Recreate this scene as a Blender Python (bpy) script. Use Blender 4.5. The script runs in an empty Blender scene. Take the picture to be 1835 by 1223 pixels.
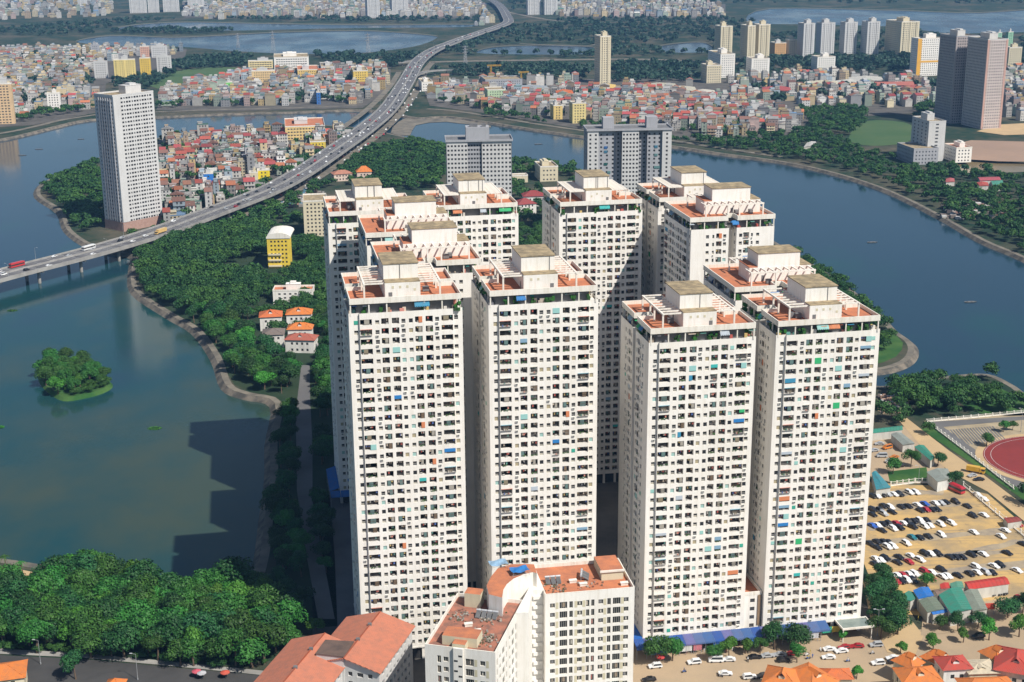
import bpy, math, random
from mathutils import Vector, Matrix, geometry
random.seed(11)
R = math.radians
scene = bpy.context.scene
COL = scene.collection

# ------------------------------------------------------------------ camera
PW, PH = 1835.0, 1223.0
FPX, PITCH, ROLL, CAMH = 2547.0, R(16.5), R(-0.45), 240.0
_fw = Vector((0, math.cos(PITCH), -math.sin(PITCH)))
_u0 = Vector((0, math.sin(PITCH), math.cos(PITCH)))
_r0 = Vector((1, 0, 0))
RT = _r0 * math.cos(ROLL) + _u0 * math.sin(ROLL)
UP = _u0 * math.cos(ROLL) - _r0 * math.sin(ROLL)
FW = _fw
CAMP = Vector((0, 0, CAMH))
cam_d = bpy.data.cameras.new('camera')
cam = bpy.data.objects.new('camera', cam_d)
COL.objects.link(cam)
cam_d.sensor_fit = 'HORIZONTAL'
cam_d.sensor_width = 36.0
cam_d.lens = FPX * 36.0 / PW
cam_d.clip_start = 1.0
cam_d.clip_end = 60000.0
mr = Matrix((RT, UP, -FW)).transposed()
cam.matrix_world = Matrix.Translation(CAMP) @ mr.to_4x4()
scene.camera = cam

# ------------------------------------------------------------------ sky and sun
SUN_EL = R(49.0)
SUN_H = Vector((0.734, -0.679, 0)).normalized()
world = bpy.data.worlds.new('World')
scene.world = world
world.use_nodes = True
wn = world.node_tree
wn.nodes.clear()
sky = wn.nodes.new('ShaderNodeTexSky')
sky.sky_type = 'NISHITA'
sky.sun_disc = False
sky.sun_elevation = SUN_EL
sky.sun_rotation = math.atan2(SUN_H.x, SUN_H.y)
sky.air_density = 1.0
sky.dust_density = 0.7
sky.ozone_density = 1.6
bg = wn.nodes.new('ShaderNodeBackground')
bg.inputs[1].default_value = 0.078
wo = wn.nodes.new('ShaderNodeOutputWorld')
wn.links.new(sky.outputs[0], bg.inputs[0])
wn.links.new(bg.outputs[0], wo.inputs[0])
sun_d = bpy.data.lights.new('sun', 'SUN')
sun_d.energy = 5.0
sun_d.angle = R(0.55)
sun_d.color = (1.0, 0.955, 0.875)
sun = bpy.data.objects.new('sun', sun_d)
COL.objects.link(sun)
to_sun = Vector((SUN_H.x * math.cos(SUN_EL), SUN_H.y * math.cos(SUN_EL), math.sin(SUN_EL)))
sun.rotation_euler = to_sun.to_track_quat('Z', 'Y').to_euler()
sun.location = (200, 100, 600)
scene.view_settings.view_transform = 'Standard'
scene.view_settings.look = 'None'
scene.view_settings.exposure = 0.16
scene.view_settings.gamma = 1.0
scene.view_settings.use_curve_mapping = False
scene.render.engine = 'CYCLES'
scene.cycles.max_bounces = 5
scene.cycles.diffuse_bounces = 3
scene.cycles.glossy_bounces = 2
scene.cycles.transmission_bounces = 2
scene.cycles.volume_bounces = 0

# ------------------------------------------------------------------ pixel -> place
def G(x, y, z=0.0):
    d = FW + RT * ((x - PW / 2) / FPX) + UP * ((PH / 2 - y) / FPX)
    t = (z - CAMH) / d.z
    return CAMP + d * t
def PR(p):
    v = Vector(p) - CAMP
    w = v.dot(FW)
    return PW / 2 + FPX * v.dot(RT) / w, PH / 2 - FPX * v.dot(UP) / w
def height_for(p, ytop):
    lo, hi = 0.0, 239.0
    for _ in range(40):
        m = (lo + hi) / 2
        if PR((p.x, p.y, m))[1] > ytop: lo = m
        else: hi = m
    return lo
def reach(p, d, xpx, hi=300.0):
    """distance along d from p at which the point shows at column xpx"""
    lo = 0.0
    s = 1 if PR(p + d)[0] > PR(p)[0] else -1
    for _ in range(40):
        m = (lo + hi) / 2
        if (PR(p + d * m)[0] - xpx) * s < 0: lo = m
        else: hi = m
    return lo
def inpoly(x, y, P):
    c = False
    j = len(P) - 1
    for i in range(len(P)):
        a, b = P[i], P[j]
        if (a[1] > y) != (b[1] > y) and x < (b[0] - a[0]) * (y - a[1]) / (b[1] - a[1]) + a[0]:
            c = not c
        j = i
    return c
def GP(pts, z=0.0):
    return [G(x, y, z) for x, y in pts]
def smooth(pts, n=6, closed=False):
    out = []
    m = len(pts)
    rng = range(m) if closed else range(m - 1)
    for i in rng:
        if closed:
            p0, p1, p2, p3 = pts[(i - 1) % m], pts[i], pts[(i + 1) % m], pts[(i + 2) % m]
        else:
            p0, p1, p2, p3 = pts[max(i - 1, 0)], pts[i], pts[i + 1], pts[min(i + 2, m - 1)]
        for k in range(n):
            t = k / n
            out.append(0.5 * ((2 * p1) + (p2 - p0) * t + (2 * p0 - 5 * p1 + 4 * p2 - p3) * t * t + (3 * p1 - p0 - 3 * p2 + p3) * t ** 3))
    if not closed: out.append(pts[-1].copy())
    return out

# ------------------------------------------------------------------ materials
def newmat(name):
    m = bpy.data.materials.new(name)
    m.use_nodes = True
    n = m.node_tree.nodes
    n.clear()
    o = n.new('ShaderNodeOutputMaterial')
    b = n.new('ShaderNodeBsdfPrincipled')
    m.node_tree.links.new(b.outputs[0], o.inputs[0])
    return m, n, m.node_tree.links, b
def ramp(n, l, src, stops):
    r = n.new('ShaderNodeValToRGB')
    e = r.color_ramp.elements
    while len(e) < len(stops): e.new(0.5)
    for i, (p, c) in enumerate(stops):
        e[i].position = p
        e[i].color = (c[0], c[1], c[2], 1)
    l.new(src, r.inputs[0])
    return r.outputs[0]
def noise(n, l, scale, detail=4, coord='Object', stretch=None, rough=0.6):
    t = n.new('ShaderNodeTexCoord')
    src = t.outputs[coord]
    if coord == 'World':
        pass
    if stretch:
        mp = n.new('ShaderNodeMapping')
        mp.inputs['Scale'].default_value = stretch
        l.new(src, mp.inputs[0])
        src = mp.outputs[0]
    k = n.new('ShaderNodeTexNoise')
    k.inputs['Scale'].default_value = scale
    k.inputs['Detail'].default_value = detail
    k.inputs['Roughness'].default_value = rough
    l.new(src, k.inputs['Vector'])
    return k.outputs[0]
def mixc(n, l, a, b, fac=None, mode='MIX', fv=0.5):
    x = n.new('ShaderNodeMix')
    x.data_type = 'RGBA'
    x.blend_type = mode
    x.inputs[0].default_value = fv
    if fac is not None: l.new(fac, x.inputs[0])
    for s, v in ((x.inputs[6], a), (x.inputs[7], b)):
        if isinstance(v, (tuple, list)): s.default_value = (v[0], v[1], v[2], 1)
        else: l.new(v, s)
    return x.outputs[2]
def surf(name, c1, c2, scale=0.3, rough=0.8, stretch=None, lo=0.35, hi=0.7, spec=0.3, detail=5, bump=0.0, bscale=2.0):
    m, n, l, b = newmat(name)
    k = noise(n, l, scale, detail, 'Object', stretch)
    l.new(ramp(n, l, k, [(lo, c1), (hi, c2)]), b.inputs['Base Color'])
    b.inputs['Roughness'].default_value = rough
    b.inputs['Specular IOR Level'].default_value = spec
    if bump:
        bp = n.new('ShaderNodeBump')
        bp.inputs['Strength'].default_value = bump
        bp.inputs['Distance'].default_value = 0.3
        l.new(noise(n, l, bscale, 4), bp.inputs['Height'])
        l.new(bp.outputs[0], b.inputs['Normal'])
    return m
def wallmat(name, base, dirt, amt=0.35, rough=0.85):
    m, n, l, b = newmat(name)
    streak = noise(n, l, 1.0, 5, 'Object', (0.9, 0.9, 0.035))
    patch = noise(n, l, 0.09, 4, 'Object')
    f1 = ramp(n, l, streak, [(0.48, (0, 0, 0)), (0.78, (amt, amt, amt))])
    c1 = mixc(n, l, base, dirt, f1)
    f2 = ramp(n, l, patch, [(0.4, (0, 0, 0)), (0.75, (amt * 0.6,) * 3)])
    c2 = mixc(n, l, c1, dirt, f2)
    fine = noise(n, l, 2.2, 6, 'Object', (1, 1, 0.18))
    f3 = ramp(n, l, fine, [(0.5, (0, 0, 0)), (0.8, (amt * 0.8,) * 3)])
    c3 = mixc(n, l, c2, dirt, f3)
    l.new(c3, b.inputs['Base Color'])
    b.inputs['Roughness'].default_value = rough
    b.inputs['Specular IOR Level'].default_value = 0.25
    return m
def objmat(name, rough=0.7, dirt=0.25, spec=0.3, coat=0.0):
    """paint whose colour is set per object"""
    m, n, l, b = newmat(name)
    oi = n.new('ShaderNodeObjectInfo')
    k = noise(n, l, 0.5, 4, 'Object', (1, 1, 0.25))
    f = ramp(n, l, k, [(0.4, (0, 0, 0)), (0.75, (dirt,) * 3)])
    l.new(mixc(n, l, oi.outputs['Color'], (0.14, 0.12, 0.10), f), b.inputs['Base Color'])
    b.inputs['Roughness'].default_value = rough
    b.inputs['Specular IOR Level'].default_value = spec
    b.inputs['Coat Weight'].default_value = coat
    return m
def colmat(name, rough=0.75, var=0.0):
    m, n, l, b = newmat(name)
    a = n.new('ShaderNodeVertexColor')
    a.layer_name = 'Col'
    src = a.outputs[0]
    if var:
        k = noise(n, l, 0.25, 4, 'Object')
        f = ramp(n, l, k, [(0.4, (0, 0, 0)), (0.75, (var,) * 3)])
        src = mixc(n, l, src, (0.12, 0.11, 0.10), f)
    l.new(src, b.inputs['Base Color'])
    b.inputs['Roughness'].default_value = rough
    b.inputs['Specular IOR Level'].default_value = 0.3
    return m
def leafmat(name, a, b2, hue=0.5):
    m, n, l, b = newmat(name)
    k = noise(n, l, 0.55, 3, 'Object')
    oi = n.new('ShaderNodeObjectInfo')
    c = ramp(n, l, k, [(0.32, a), (0.68, b2)])
    hs = n.new('ShaderNodeHueSaturation')
    mr_ = n.new('ShaderNodeMapRange')
    mr_.inputs['To Min'].default_value = 0.62
    mr_.inputs['To Max'].default_value = 1.3
    l.new(oi.outputs['Random'], mr_.inputs[0])
    l.new(mr_.outputs[0], hs.inputs['Value'])
    mh = n.new('ShaderNodeMapRange')
    mh.inputs['To Min'].default_value = 0.475
    mh.inputs['To Max'].default_value = 0.52
    l.new(oi.outputs['Random'], mh.inputs[0])
    l.new(mh.outputs[0], hs.inputs['Hue'])
    l.new(c, hs.inputs['Color'])
    l.new(hs.outputs[0], b.inputs['Base Color'])
    b.inputs['Roughness'].default_value = 0.55
    b.inputs['Specular IOR Level'].default_value = 0.25
    return m

M = {}
M['white'] = wallmat('white_wall', (0.86, 0.825, 0.77), (0.52, 0.45, 0.34), 0.34)
M['white2'] = wallmat('white_wall_cool', (0.60, 0.59, 0.575), (0.36, 0.345, 0.325), 0.40)
M['grey_wall'] = wallmat('grey_wall', (0.40, 0.40, 0.42), (0.23, 0.23, 0.235), 0.45)
M['cream'] = wallmat('cream_wall', (0.68, 0.60, 0.43), (0.42, 0.35, 0.23), 0.40)
M['beige'] = wallmat('beige_panel', (0.62, 0.56, 0.40), (0.42, 0.37, 0.26), 0.3)
M['penthouse'] = wallmat('penthouse_wall', (0.84, 0.81, 0.76), (0.50, 0.43, 0.30), 0.42)
M['parapet'] = wallmat('parapet_paint', (0.82, 0.78, 0.71), (0.45, 0.39, 0.27), 0.5)
M['terracotta'] = surf('terracotta_tiles', (0.55, 0.195, 0.090), (0.37, 0.145, 0.085), 0.30, 0.85, lo=0.36, hi=0.66, bump=0.2, detail=8)
M['pink_roof'] = surf('stained_pink_roof', (0.42, 0.165, 0.105), (0.22, 0.115, 0.085), 0.35, 0.9, lo=0.38, hi=0.62, bump=0.2, detail=9)
M['roof_stain'] = surf('stained_concrete', (0.44, 0.34, 0.20), (0.20, 0.16, 0.105), 0.34, 0.9, lo=0.36, hi=0.64, bump=0.2, detail=9)
M['concrete'] = surf('concrete', (0.36, 0.345, 0.32), (0.22, 0.21, 0.195), 0.15, 0.85, detail=7)
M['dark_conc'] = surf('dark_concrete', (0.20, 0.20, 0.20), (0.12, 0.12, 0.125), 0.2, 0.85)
M['glass'] = surf('dark_glass', (0.030, 0.032, 0.036), (0.055, 0.05, 0.048), 0.4, 0.18, spec=0.5)
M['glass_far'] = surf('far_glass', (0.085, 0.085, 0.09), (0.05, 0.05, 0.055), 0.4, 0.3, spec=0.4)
M['clutter'] = colmat('household_things', 0.7)
M['metal'] = surf('grey_metal', (0.35, 0.36, 0.37), (0.22, 0.22, 0.23), 1.0, 0.4, spec=0.5)
M['steel'] = surf('bright_steel', (0.55, 0.56, 0.58), (0.40, 0.41, 0.42), 1.0, 0.3, spec=0.6)
M['asphalt'] = surf('asphalt', (0.16, 0.155, 0.15), (0.115, 0.11, 0.11), 0.05, 0.85)
M['deck'] = surf('worn_asphalt', (0.165, 0.16, 0.16), (0.105, 0.10, 0.105), 0.05, 0.85, detail=8)
M['paint'] = surf('road_paint', (0.72, 0.72, 0.70), (0.55, 0.55, 0.53), 0.5, 0.7)
M['obj'] = objmat('house_paint', 0.8, 0.35)
M['roofobj'] = objmat('roof_paint', 0.75, 0.36)
_n, _l = M['roofobj'].node_tree.nodes, M['roofobj'].node_tree.links
_w = _n.new('ShaderNodeTexWave'); _w.wave_type = 'BANDS'; _w.bands_direction = 'DIAGONAL'
_w.inputs['Scale'].default_value = 0.9; _w.inputs['Distortion'].default_value = 1.5; _w.inputs['Detail'].default_value = 2
_t = _n.new('ShaderNodeTexCoord'); _l.new(_t.outputs['Object'], _w.inputs['Vector'])
_b = _n.new('ShaderNodeBump'); _b.inputs['Strength'].default_value = 0.5; _b.inputs['Distance'].default_value = 0.25
_l.new(_w.outputs[0], _b.inputs['Height'])
_l.new(_b.outputs[0], [q for q in _n if q.type == 'BSDF_PRINCIPLED'][0].inputs['Normal'])
M['carpaint'] = objmat('car_paint', 0.28, 0.08, 0.5, 0.4)
M['rubber'] = surf('rubber', (0.02, 0.02, 0.02), (0.035, 0.035, 0.035), 3, 0.8)
M['far'] = colmat('far_house_paint', 0.8, 0.3)
M['bark'] = surf('bark', (0.16, 0.11, 0.075), (0.09, 0.065, 0.045), 0.8, 0.9)
M['leafA'] = leafmat('leaf_dark', (0.009, 0.046, 0.012), (0.030, 0.108, 0.024))
M['leafB'] = leafmat('leaf_mid', (0.016, 0.072, 0.012), (0.054, 0.172, 0.026))
M['leafC'] = leafmat('leaf_bright', (0.030, 0.120, 0.013), (0.085, 0.25, 0.030))
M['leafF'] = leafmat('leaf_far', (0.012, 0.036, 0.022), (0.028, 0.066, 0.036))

def woodmat():
    m, n, l, b = newmat('wood_leaves')
    big = noise(n, l, 0.055, 3, 'Object'); k = noise(n, l, 0.6, 3, 'Object')
    a = ramp(n, l, k, [(0.32, (0.010, 0.044, 0.013)), (0.68, (0.032, 0.098, 0.026))])
    c = ramp(n, l, k, [(0.32, (0.024, 0.078, 0.013)), (0.68, (0.075, 0.165, 0.030))])
    f = ramp(n, l, big, [(0.42, (0, 0, 0)), (0.64, (1, 1, 1))])
    l.new(mixc(n, l, a, c, f), b.inputs['Base Color'])
    b.inputs['Roughness'].default_value = 0.6; b.inputs['Specular IOR Level'].default_value = 0.2
    return m
M['leafW'] = woodmat()

# ------------------------------------------------------------------ mesh builder
class MB:
    def __init__(s):
        s.v = []; s.f = []; s.m = []; s.c = []
    def face(s, pts, mat=0, col=(0.5, 0.5, 0.5)):
        b = len(s.v)
        s.v.extend((p[0], p[1], p[2]) for p in pts)
        s.f.append(tuple(range(b, b + len(pts))))
        s.m.append(mat); s.c.append(col)
    def box(s, x0, x1, y0, y1, z0, z1, mat=0, col=(0.5, 0.5, 0.5), top=None, bottom=True, tf=None):
        P = [(x0, y0, z0), (x1, y0, z0), (x1, y1, z0), (x0, y1, z0), (x0, y0, z1), (x1, y0, z1), (x1, y1, z1), (x0, y1, z1)]
        if tf: P = [tf(p) for p in P]
        b = len(s.v)
        s.v.extend(tuple(p) for p in P)
        F = [(0, 1, 5, 4), (1, 2, 6, 5), (2, 3, 7, 6), (3, 0, 4, 7), (4, 5, 6, 7)]
        if bottom: F.append((3, 2, 1, 0))
        for i, q in enumerate(F):
            s.f.append(tuple(b + k for k in q))
            s.m.append(top if (top is not None and i == 4) else mat)
            s.c.append(col)
    def prism(s, pts, z0, z1, mat=0, top=None, col=(0.5, 0.5, 0.5), cap=True):
        n = len(pts)
        for i in range(n):
            a, b = pts[i], pts[(i + 1) % n]
            s.face([(a[0], a[1], z0), (b[0], b[1], z0), (b[0], b[1], z1), (a[0], a[1], z1)], mat, col)
        if cap:
            s.face([(p[0], p[1], z1) for p in pts], mat if top is None else top, col)
            s.face([(p[0], p[1], z0) for p in reversed(pts)], mat, col)
    def tube(s, p, q, r0, r1, n=7, mat=0, col=(0.5, 0.5, 0.5), cap=True):
        p, q = Vector(p), Vector(q)
        d = (q - p).normalized()
        a = d.orthogonal().normalized(); c = d.cross(a)
        b = len(s.v)
        for (o, r) in ((p, r0), (q, r1)):
            for k in range(n):
                t = 2 * math.pi * k / n
                s.v.append(tuple(o + a * math.cos(t) * r + c * math.sin(t) * r))
        for k in range(n):
            s.f.append((b + k, b + (k + 1) % n, b + n + (k + 1) % n, b + n + k)); s.m.append(mat); s.c.append(col)
        if cap:
            s.f.append(tuple(b + n + k for k in range(n))); s.m.append(mat); s.c.append(col)
            s.f.append(tuple(b + k for k in reversed(range(n)))); s.m.append(mat); s.c.append(col)
    def add(s, o, tf):
        b = len(s.v)
        s.v.extend(tuple(tf(p)) for p in o.v)
        s.f.extend(tuple(b + k for k in q) for q in o.f)
        s.m.extend(o.m); s.c.extend(o.c)
    def mesh(s, name, mats, cols=False, sm=False):
        me = bpy.data.meshes.new(name)
        me.from_pydata(s.v, [], s.f)
        for m in mats: me.materials.append(m)
        me.polygons.foreach_set('material_index', s.m)
        if cols:
            at = me.color_attributes.new('Col', 'FLOAT_COLOR', 'CORNER')
            arr = []
            for q, c in zip(s.f, s.c):
                arr.extend((c[0], c[1], c[2], 1.0) * len(q))
            at.data.foreach_set('color', arr)
        if sm: me.polygons.foreach_set('use_smooth', [True] * len(s.f))
        me.update()
        return me
    def build(s, name, mats, parent=None, cols=False, sm=False, loc=None, rz=0.0):
        if not isinstance(mats, (list, tuple)): mats = [mats]
        return ob(name, s.mesh(name, mats, cols, sm), parent, loc, rz)

def ob(name, data, parent=None, loc=None, rz=0.0, color=None):
    o = bpy.data.objects.new(name, data)
    COL.objects.link(o)
    if parent is not None: o.parent = parent
    if loc is not None: o.location = loc
    if rz: o.rotation_euler = (0, 0, rz)
    if color is not None: o.color = (color[0], color[1], color[2], 1)
    return o
def tag(o, label, cat, group=None):
    o['label'] = label; o['category'] = cat
    if group: o['group'] = group
    return o
def thing(name, label, cat, loc=(0, 0, 0), rz=0.0, group=None):
    return tag(ob(name, None, None, loc, rz), label, cat, group)
def struct(o):
    o['kind'] = 'structure'
    return o
def stuff(o):
    o['kind'] = 'stuff'
    return o
def copy_tree(o, parent=None):
    c = o.copy()
    COL.objects.link(c)
    c.parent = parent
    for ch in list(o.children):
        copy_tree(ch, c)
    return c

# ------------------------------------------------------------------ ground and water
lake_px = [(-900, 330), (-300, 290), (-100, 262), (0, 250), (60, 237), (100, 227), (165, 214), (290, 209), (400, 204), (520, 201), (640, 197),
           (700, 203), (745, 211), (800, 209), (860, 217), (950, 231), (1040, 244), (1120, 252), (1205, 262), (1290, 275), (1400, 290), (1500, 312),
           (1590, 342), (1680, 386), (1760, 431), (1835, 463), (2000, 545), (2300, 700),
           (2200, 860), (1960, 760), (1850, 712), (1815, 690), (1770, 671), (1700, 674), (1640, 683), (1590, 692), (1545, 688), (1545, 668), (1590, 661), (1625, 648), (1638, 630),
           (1632, 612), (1602, 590), (1562, 548), (1500, 500), (1425, 455), (1340, 405), (1240, 350), (1130, 318), (1030, 302), (960, 291), (880, 281), (800, 264),
           (745, 250), (700, 240), (660, 231), (600, 226), (520, 221), (420, 236), (330, 240), (290, 246), (230, 262), (170, 286), (130, 308),
           (78, 326), (66, 350), (105, 378), (120, 412), (160, 440), (205, 452), (238, 459), (236, 480), (240, 520), (300, 562),
           (350, 592), (385, 640), (404, 690), (440, 707), (492, 722), (484, 790), (484, 850), (474, 930), (464, 1005), (440, 1040), (330, 1047),
           (200, 1034), (60, 1010), (0, 1001), (-300, 960), (-900, 900)]
LAKE = [Vector((p.x, p.y, 0)) for p in GP(lake_px)]
LAKE = smooth(LAKE, 4, True)
def far_poly(pts, n=4):
    return smooth([Vector((p.x, p.y, 0)) for p in GP(pts)], n, True)
FARW = [far_poly([(135, 74), (200, 63), (300, 66), (390, 63), (480, 58), (640, 54), (770, 62), (780, 70), (740, 84), (650, 95), (540, 97), (420, 92), (320, 84), (200, 82)]),
        far_poly([(205, 54), (240, 44), (330, 39), (450, 41), (650, 44), (850, 43), (830, 49), (690, 50), (560, 52), (430, 55), (300, 54)]),
        far_poly([(855, 95), (880, 84), (960, 80), (1060, 83), (1060, 96), (950, 98)]),
        far_poly([(1175, 84), (1220, 76), (1265, 76), (1275, 92), (1200, 94)]),
        far_poly([(1340, 40), (1380, 15), (1600, 18), (1760, 22), (1960, 10), (2100, 40), (1950, 66), (1835, 58), (1700, 60), (1600, 48), (1450, 44)]),
        far_poly([(1690, 298), (1720, 284), (1800, 286), (1850, 292), (1860, 306), (1760, 310), (1720, 308)])]
WZ = -2.2
# one ground sheet reaching past the horizon, cut along the shores
outer = [Vector((-26000, -3000, 0)), Vector((26000, -3000, 0)), Vector((26000, 40000, 0)), Vector((-26000, 40000, 0))]
mb = MB()
loops = [outer, LAKE] + FARW
allp = [p for lp in loops for p in lp]
for t in geometry.tessellate_polygon(loops):
    a, b, c = (allp[i] for i in t)
    if (b - a).cross(c - a).z < 0: b, c = c, b
    mb.face([a, b, c])
def groundmat():
    m, n, l, b = newmat('open_land')
    k1 = noise(n, l, 0.012, 6, 'Object')
    k2 = noise(n, l, 0.09, 5, 'Object')
    c1 = ramp(n, l, k2, [(0.36, (0.014, 0.038, 0.024)), (0.50, (0.028, 0.050, 0.030)), (0.66, (0.062, 0.062, 0.042))])
    c2 = ramp(n, l, k2, [(0.36, (0.12, 0.10, 0.07)), (0.66, (0.06, 0.065, 0.045))])
    f = ramp(n, l, k1, [(0.46, (0, 0, 0)), (0.62, (1, 1, 1))])
    l.new(mixc(n, l, c1, c2, f), b.inputs['Base Color'])
    b.inputs['Roughness'].default_value = 0.95
    b.inputs['Specular IOR Level'].default_value = 0.1
    return m
struct(mb.build('ground', groundmat()))
def watermat(name, c1, c2, rough, sky_tint=None):
    m, n, l, b = newmat(name)
    k = noise(n, l, 0.007, 6, 'Object', (1, 0.7, 1))
    if sky_tint:
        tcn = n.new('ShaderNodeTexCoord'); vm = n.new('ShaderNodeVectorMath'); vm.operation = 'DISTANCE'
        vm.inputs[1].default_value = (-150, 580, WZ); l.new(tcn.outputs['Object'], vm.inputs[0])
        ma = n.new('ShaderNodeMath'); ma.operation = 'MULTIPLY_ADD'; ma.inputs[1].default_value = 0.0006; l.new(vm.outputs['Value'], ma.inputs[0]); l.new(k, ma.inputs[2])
        l.new(ramp(n, l, ma.outputs[0], [(0.52, c2), (0.70, c1), (0.84, sky_tint)]), b.inputs['Base Color'])  # sky reflection painted in as blue, growing away from the near-left water
    else:
        l.new(ramp(n, l, k, [(0.38, c1), (0.62, c2)]), b.inputs['Base Color'])
    kr = noise(n, l, 0.010, 5, 'Object', (1, 0.5, 1))
    l.new(ramp(n, l, kr, [(0.38, (rough * 0.7,) * 3), (0.66, (rough * 1.8,) * 3)]), b.inputs['Roughness'])
    b.inputs['IOR'].default_value = 1.33
    b.inputs['Specular IOR Level'].default_value = 0.36
    bp = n.new('ShaderNodeBump')
    bp.inputs['Strength'].default_value = 0.11
    bp.inputs['Distance'].default_value = 0.25
    l.new(noise(n, l, 0.7, 4, 'Object', (1, 0.55, 1)), bp.inputs['Height'])
    l.new(bp.outputs[0], b.inputs['Normal'])
    return m
M['water'] = watermat('lake_water', (0.010, 0.052, 0.058), (0.044, 0.064, 0.044), 0.09, (0.013, 0.040, 0.064))  # last colour is the sky's blue put into the water
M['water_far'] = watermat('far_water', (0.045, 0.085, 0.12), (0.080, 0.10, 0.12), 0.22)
M['water_mud'] = watermat('muddy_water', (0.24, 0.18, 0.09), (0.18, 0.14, 0.08), 0.2)
def sheet(name, pts, z, mat, kind=True):
    mb = MB()
    V = [Vector((p[0], p[1], 0)) for p in pts]
    for t in geometry.tessellate_polygon([V]):
        a, b, c = (V[i] for i in t)
        if (b - a).cross(c - a).z < 0: b, c = c, b
        mb.face([(q.x, q.y, z) for q in (a, b, c)])
    o = mb.build(name, mat)
    if kind: struct(o)
    return o
def grow(poly, d):
    """offset a closed loop outwards by d (rough, by vertex normals)"""
    n = len(poly)
    area = sum(poly[i].x * poly[(i + 1) % n].y - poly[(i + 1) % n].x * poly[i].y for i in range(n))
    s = 1 if area > 0 else -1
    out = []
    for i in range(n):
        t = (poly[(i + 1) % n] - poly[i - 1])
        t = t.normalized() if t.length > 1e-6 else Vector((1, 0, 0))
        out.append(poly[i] + Vector((t.y, -t.x, 0)) * d * s)
    return out
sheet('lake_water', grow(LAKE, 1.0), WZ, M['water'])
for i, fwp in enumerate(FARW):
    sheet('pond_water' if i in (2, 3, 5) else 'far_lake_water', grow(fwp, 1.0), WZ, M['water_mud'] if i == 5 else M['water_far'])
# stone-faced bank running round the lake: a sloping apron and a pale kerb walk
def bank(name, loop, width, mat, z0=0.02, z1=WZ - 0.6):
    inner = grow(loop, -width)
    mb = MB()
    n = len(loop)
    for i in range(n):
        a, b = loop[i], loop[(i + 1) % n]
        c, d = inner[(i + 1) % n], inner[i]
        mb.face([(a.x, a.y, z0), (b.x, b.y, z0), (c.x, c.y, z1), (d.x, d.y, z1)])
    return struct(mb.build(name, mat))
M['bank'] = surf('stone_bank', (0.19, 0.16, 0.125), (0.075, 0.07, 0.06), 0.15, 0.9, lo=0.4, hi=0.6, bump=0.3, bscale=1.0)
M['walk'] = surf('lake_walk', (0.23, 0.20, 0.155), (0.10, 0.092, 0.078), 0.09, 0.9, detail=9)
bank('lake_bank', LAKE, 3.6, M['bank'])
o2 = grow(LAKE, 3.6)
mb = MB()
for i in range(len(LAKE)):
    a, b = LAKE[i], LAKE[(i + 1) % len(LAKE)]
    c, d = o2[(i + 1) % len(LAKE)], o2[i]
    mb.face([(a.x, a.y, 0.08), (d.x, d.y, 0.08), (c.x, c.y, 0.08), (b.x, b.y, 0.08)])
struct(mb.build('lake_walk', M['walk']))

# land patches (sheets a few centimetres above one another)
M['sand'] = surf('sandy_lot', (0.54, 0.355, 0.14), (0.34, 0.25, 0.14), 0.06, 0.95, lo=0.40, hi=0.62, bump=0.2, detail=9)
M['dark_road'] = surf('dark_asphalt', (0.075, 0.072, 0.07), (0.045, 0.044, 0.044), 0.08, 0.85, detail=8)  # darker asphalt colour for the riverside road
M['dirt'] = surf('tan_dirt', (0.52, 0.37, 0.20), (0.42, 0.30, 0.17), 0.06, 0.95)
M['street'] = surf('dusty_street', (0.43, 0.315, 0.20), (0.34, 0.26, 0.175), 0.05, 0.9)
M['lawn'] = surf('lawn', (0.020, 0.082, 0.016), (0.058, 0.125, 0.028), 0.06, 0.95, lo=0.38, hi=0.62, bump=0.3)
M['dkgrass'] = surf('rough_grass', (0.014, 0.036, 0.016), (0.034, 0.052, 0.026), 0.05, 0.95)
M['urban'] = surf('urban_ground', (0.13, 0.115, 0.10), (0.065, 0.062, 0.055), 0.05, 0.95)
M['track'] = surf('red_track', (0.25, 0.036, 0.032), (0.19, 0.032, 0.03), 0.08, 0.9, detail=8)
M['pave'] = surf('pale_paving', (0.42, 0.34, 0.22), (0.27, 0.22, 0.15), 0.12, 0.9, detail=8)
M['field'] = surf('far_field', (0.050, 0.105, 0.036), (0.085, 0.130, 0.050), 0.012, 0.95)
M['mud'] = surf('pink_mud', (0.36, 0.24, 0.17), (0.29, 0.20, 0.145), 0.012, 0.95)
def patch(name, px, z, mat, n=1):
    P = [Vector((p.x, p.y, 0)) for p in GP(px)]
    if n > 1: P = smooth(P, n, True)
    return sheet(name, P, z, M[mat])
_n, _l = M['sand'].node_tree.nodes, M['sand'].node_tree.links
_p = [q for q in _n if q.type == 'BSDF_PRINCIPLED'][0]
_src = _p.inputs['Base Color'].links[0].from_socket
_tr = noise(_n, _l, 0.5, 6, 'Object', (0.06, 1.0, 1.0)); _st = noise(_n, _l, 0.25, 6, 'Object')
_a = mixc(_n, _l, _src, (0.26, 0.20, 0.13), ramp(_n, _l, _tr, [(0.52, (0, 0, 0)), (0.66, (0.75,) * 3)]))
_l.new(mixc(_n, _l, _a, (0.17, 0.14, 0.10), ramp(_n, _l, _st, [(0.60, (0, 0, 0)), (0.74, (0.7,) * 3)])), _p.inputs['Base Color'])
patch('woodland_floor', [(245, 470), (330, 430), (450, 400), (560, 410), (600, 500), (610, 900), (640, 1120), (500, 1130), (490, 900), (500, 720), (420, 690), (370, 600), (260, 530)], 0.05, 'dkgrass')
patch('park_ground', [(-200, 1010), (60, 1022), (330, 1058), (500, 1060), (560, 1180), (400, 1190), (200, 1180), (-200, 1160)], 0.05, 'dkgrass')
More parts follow.
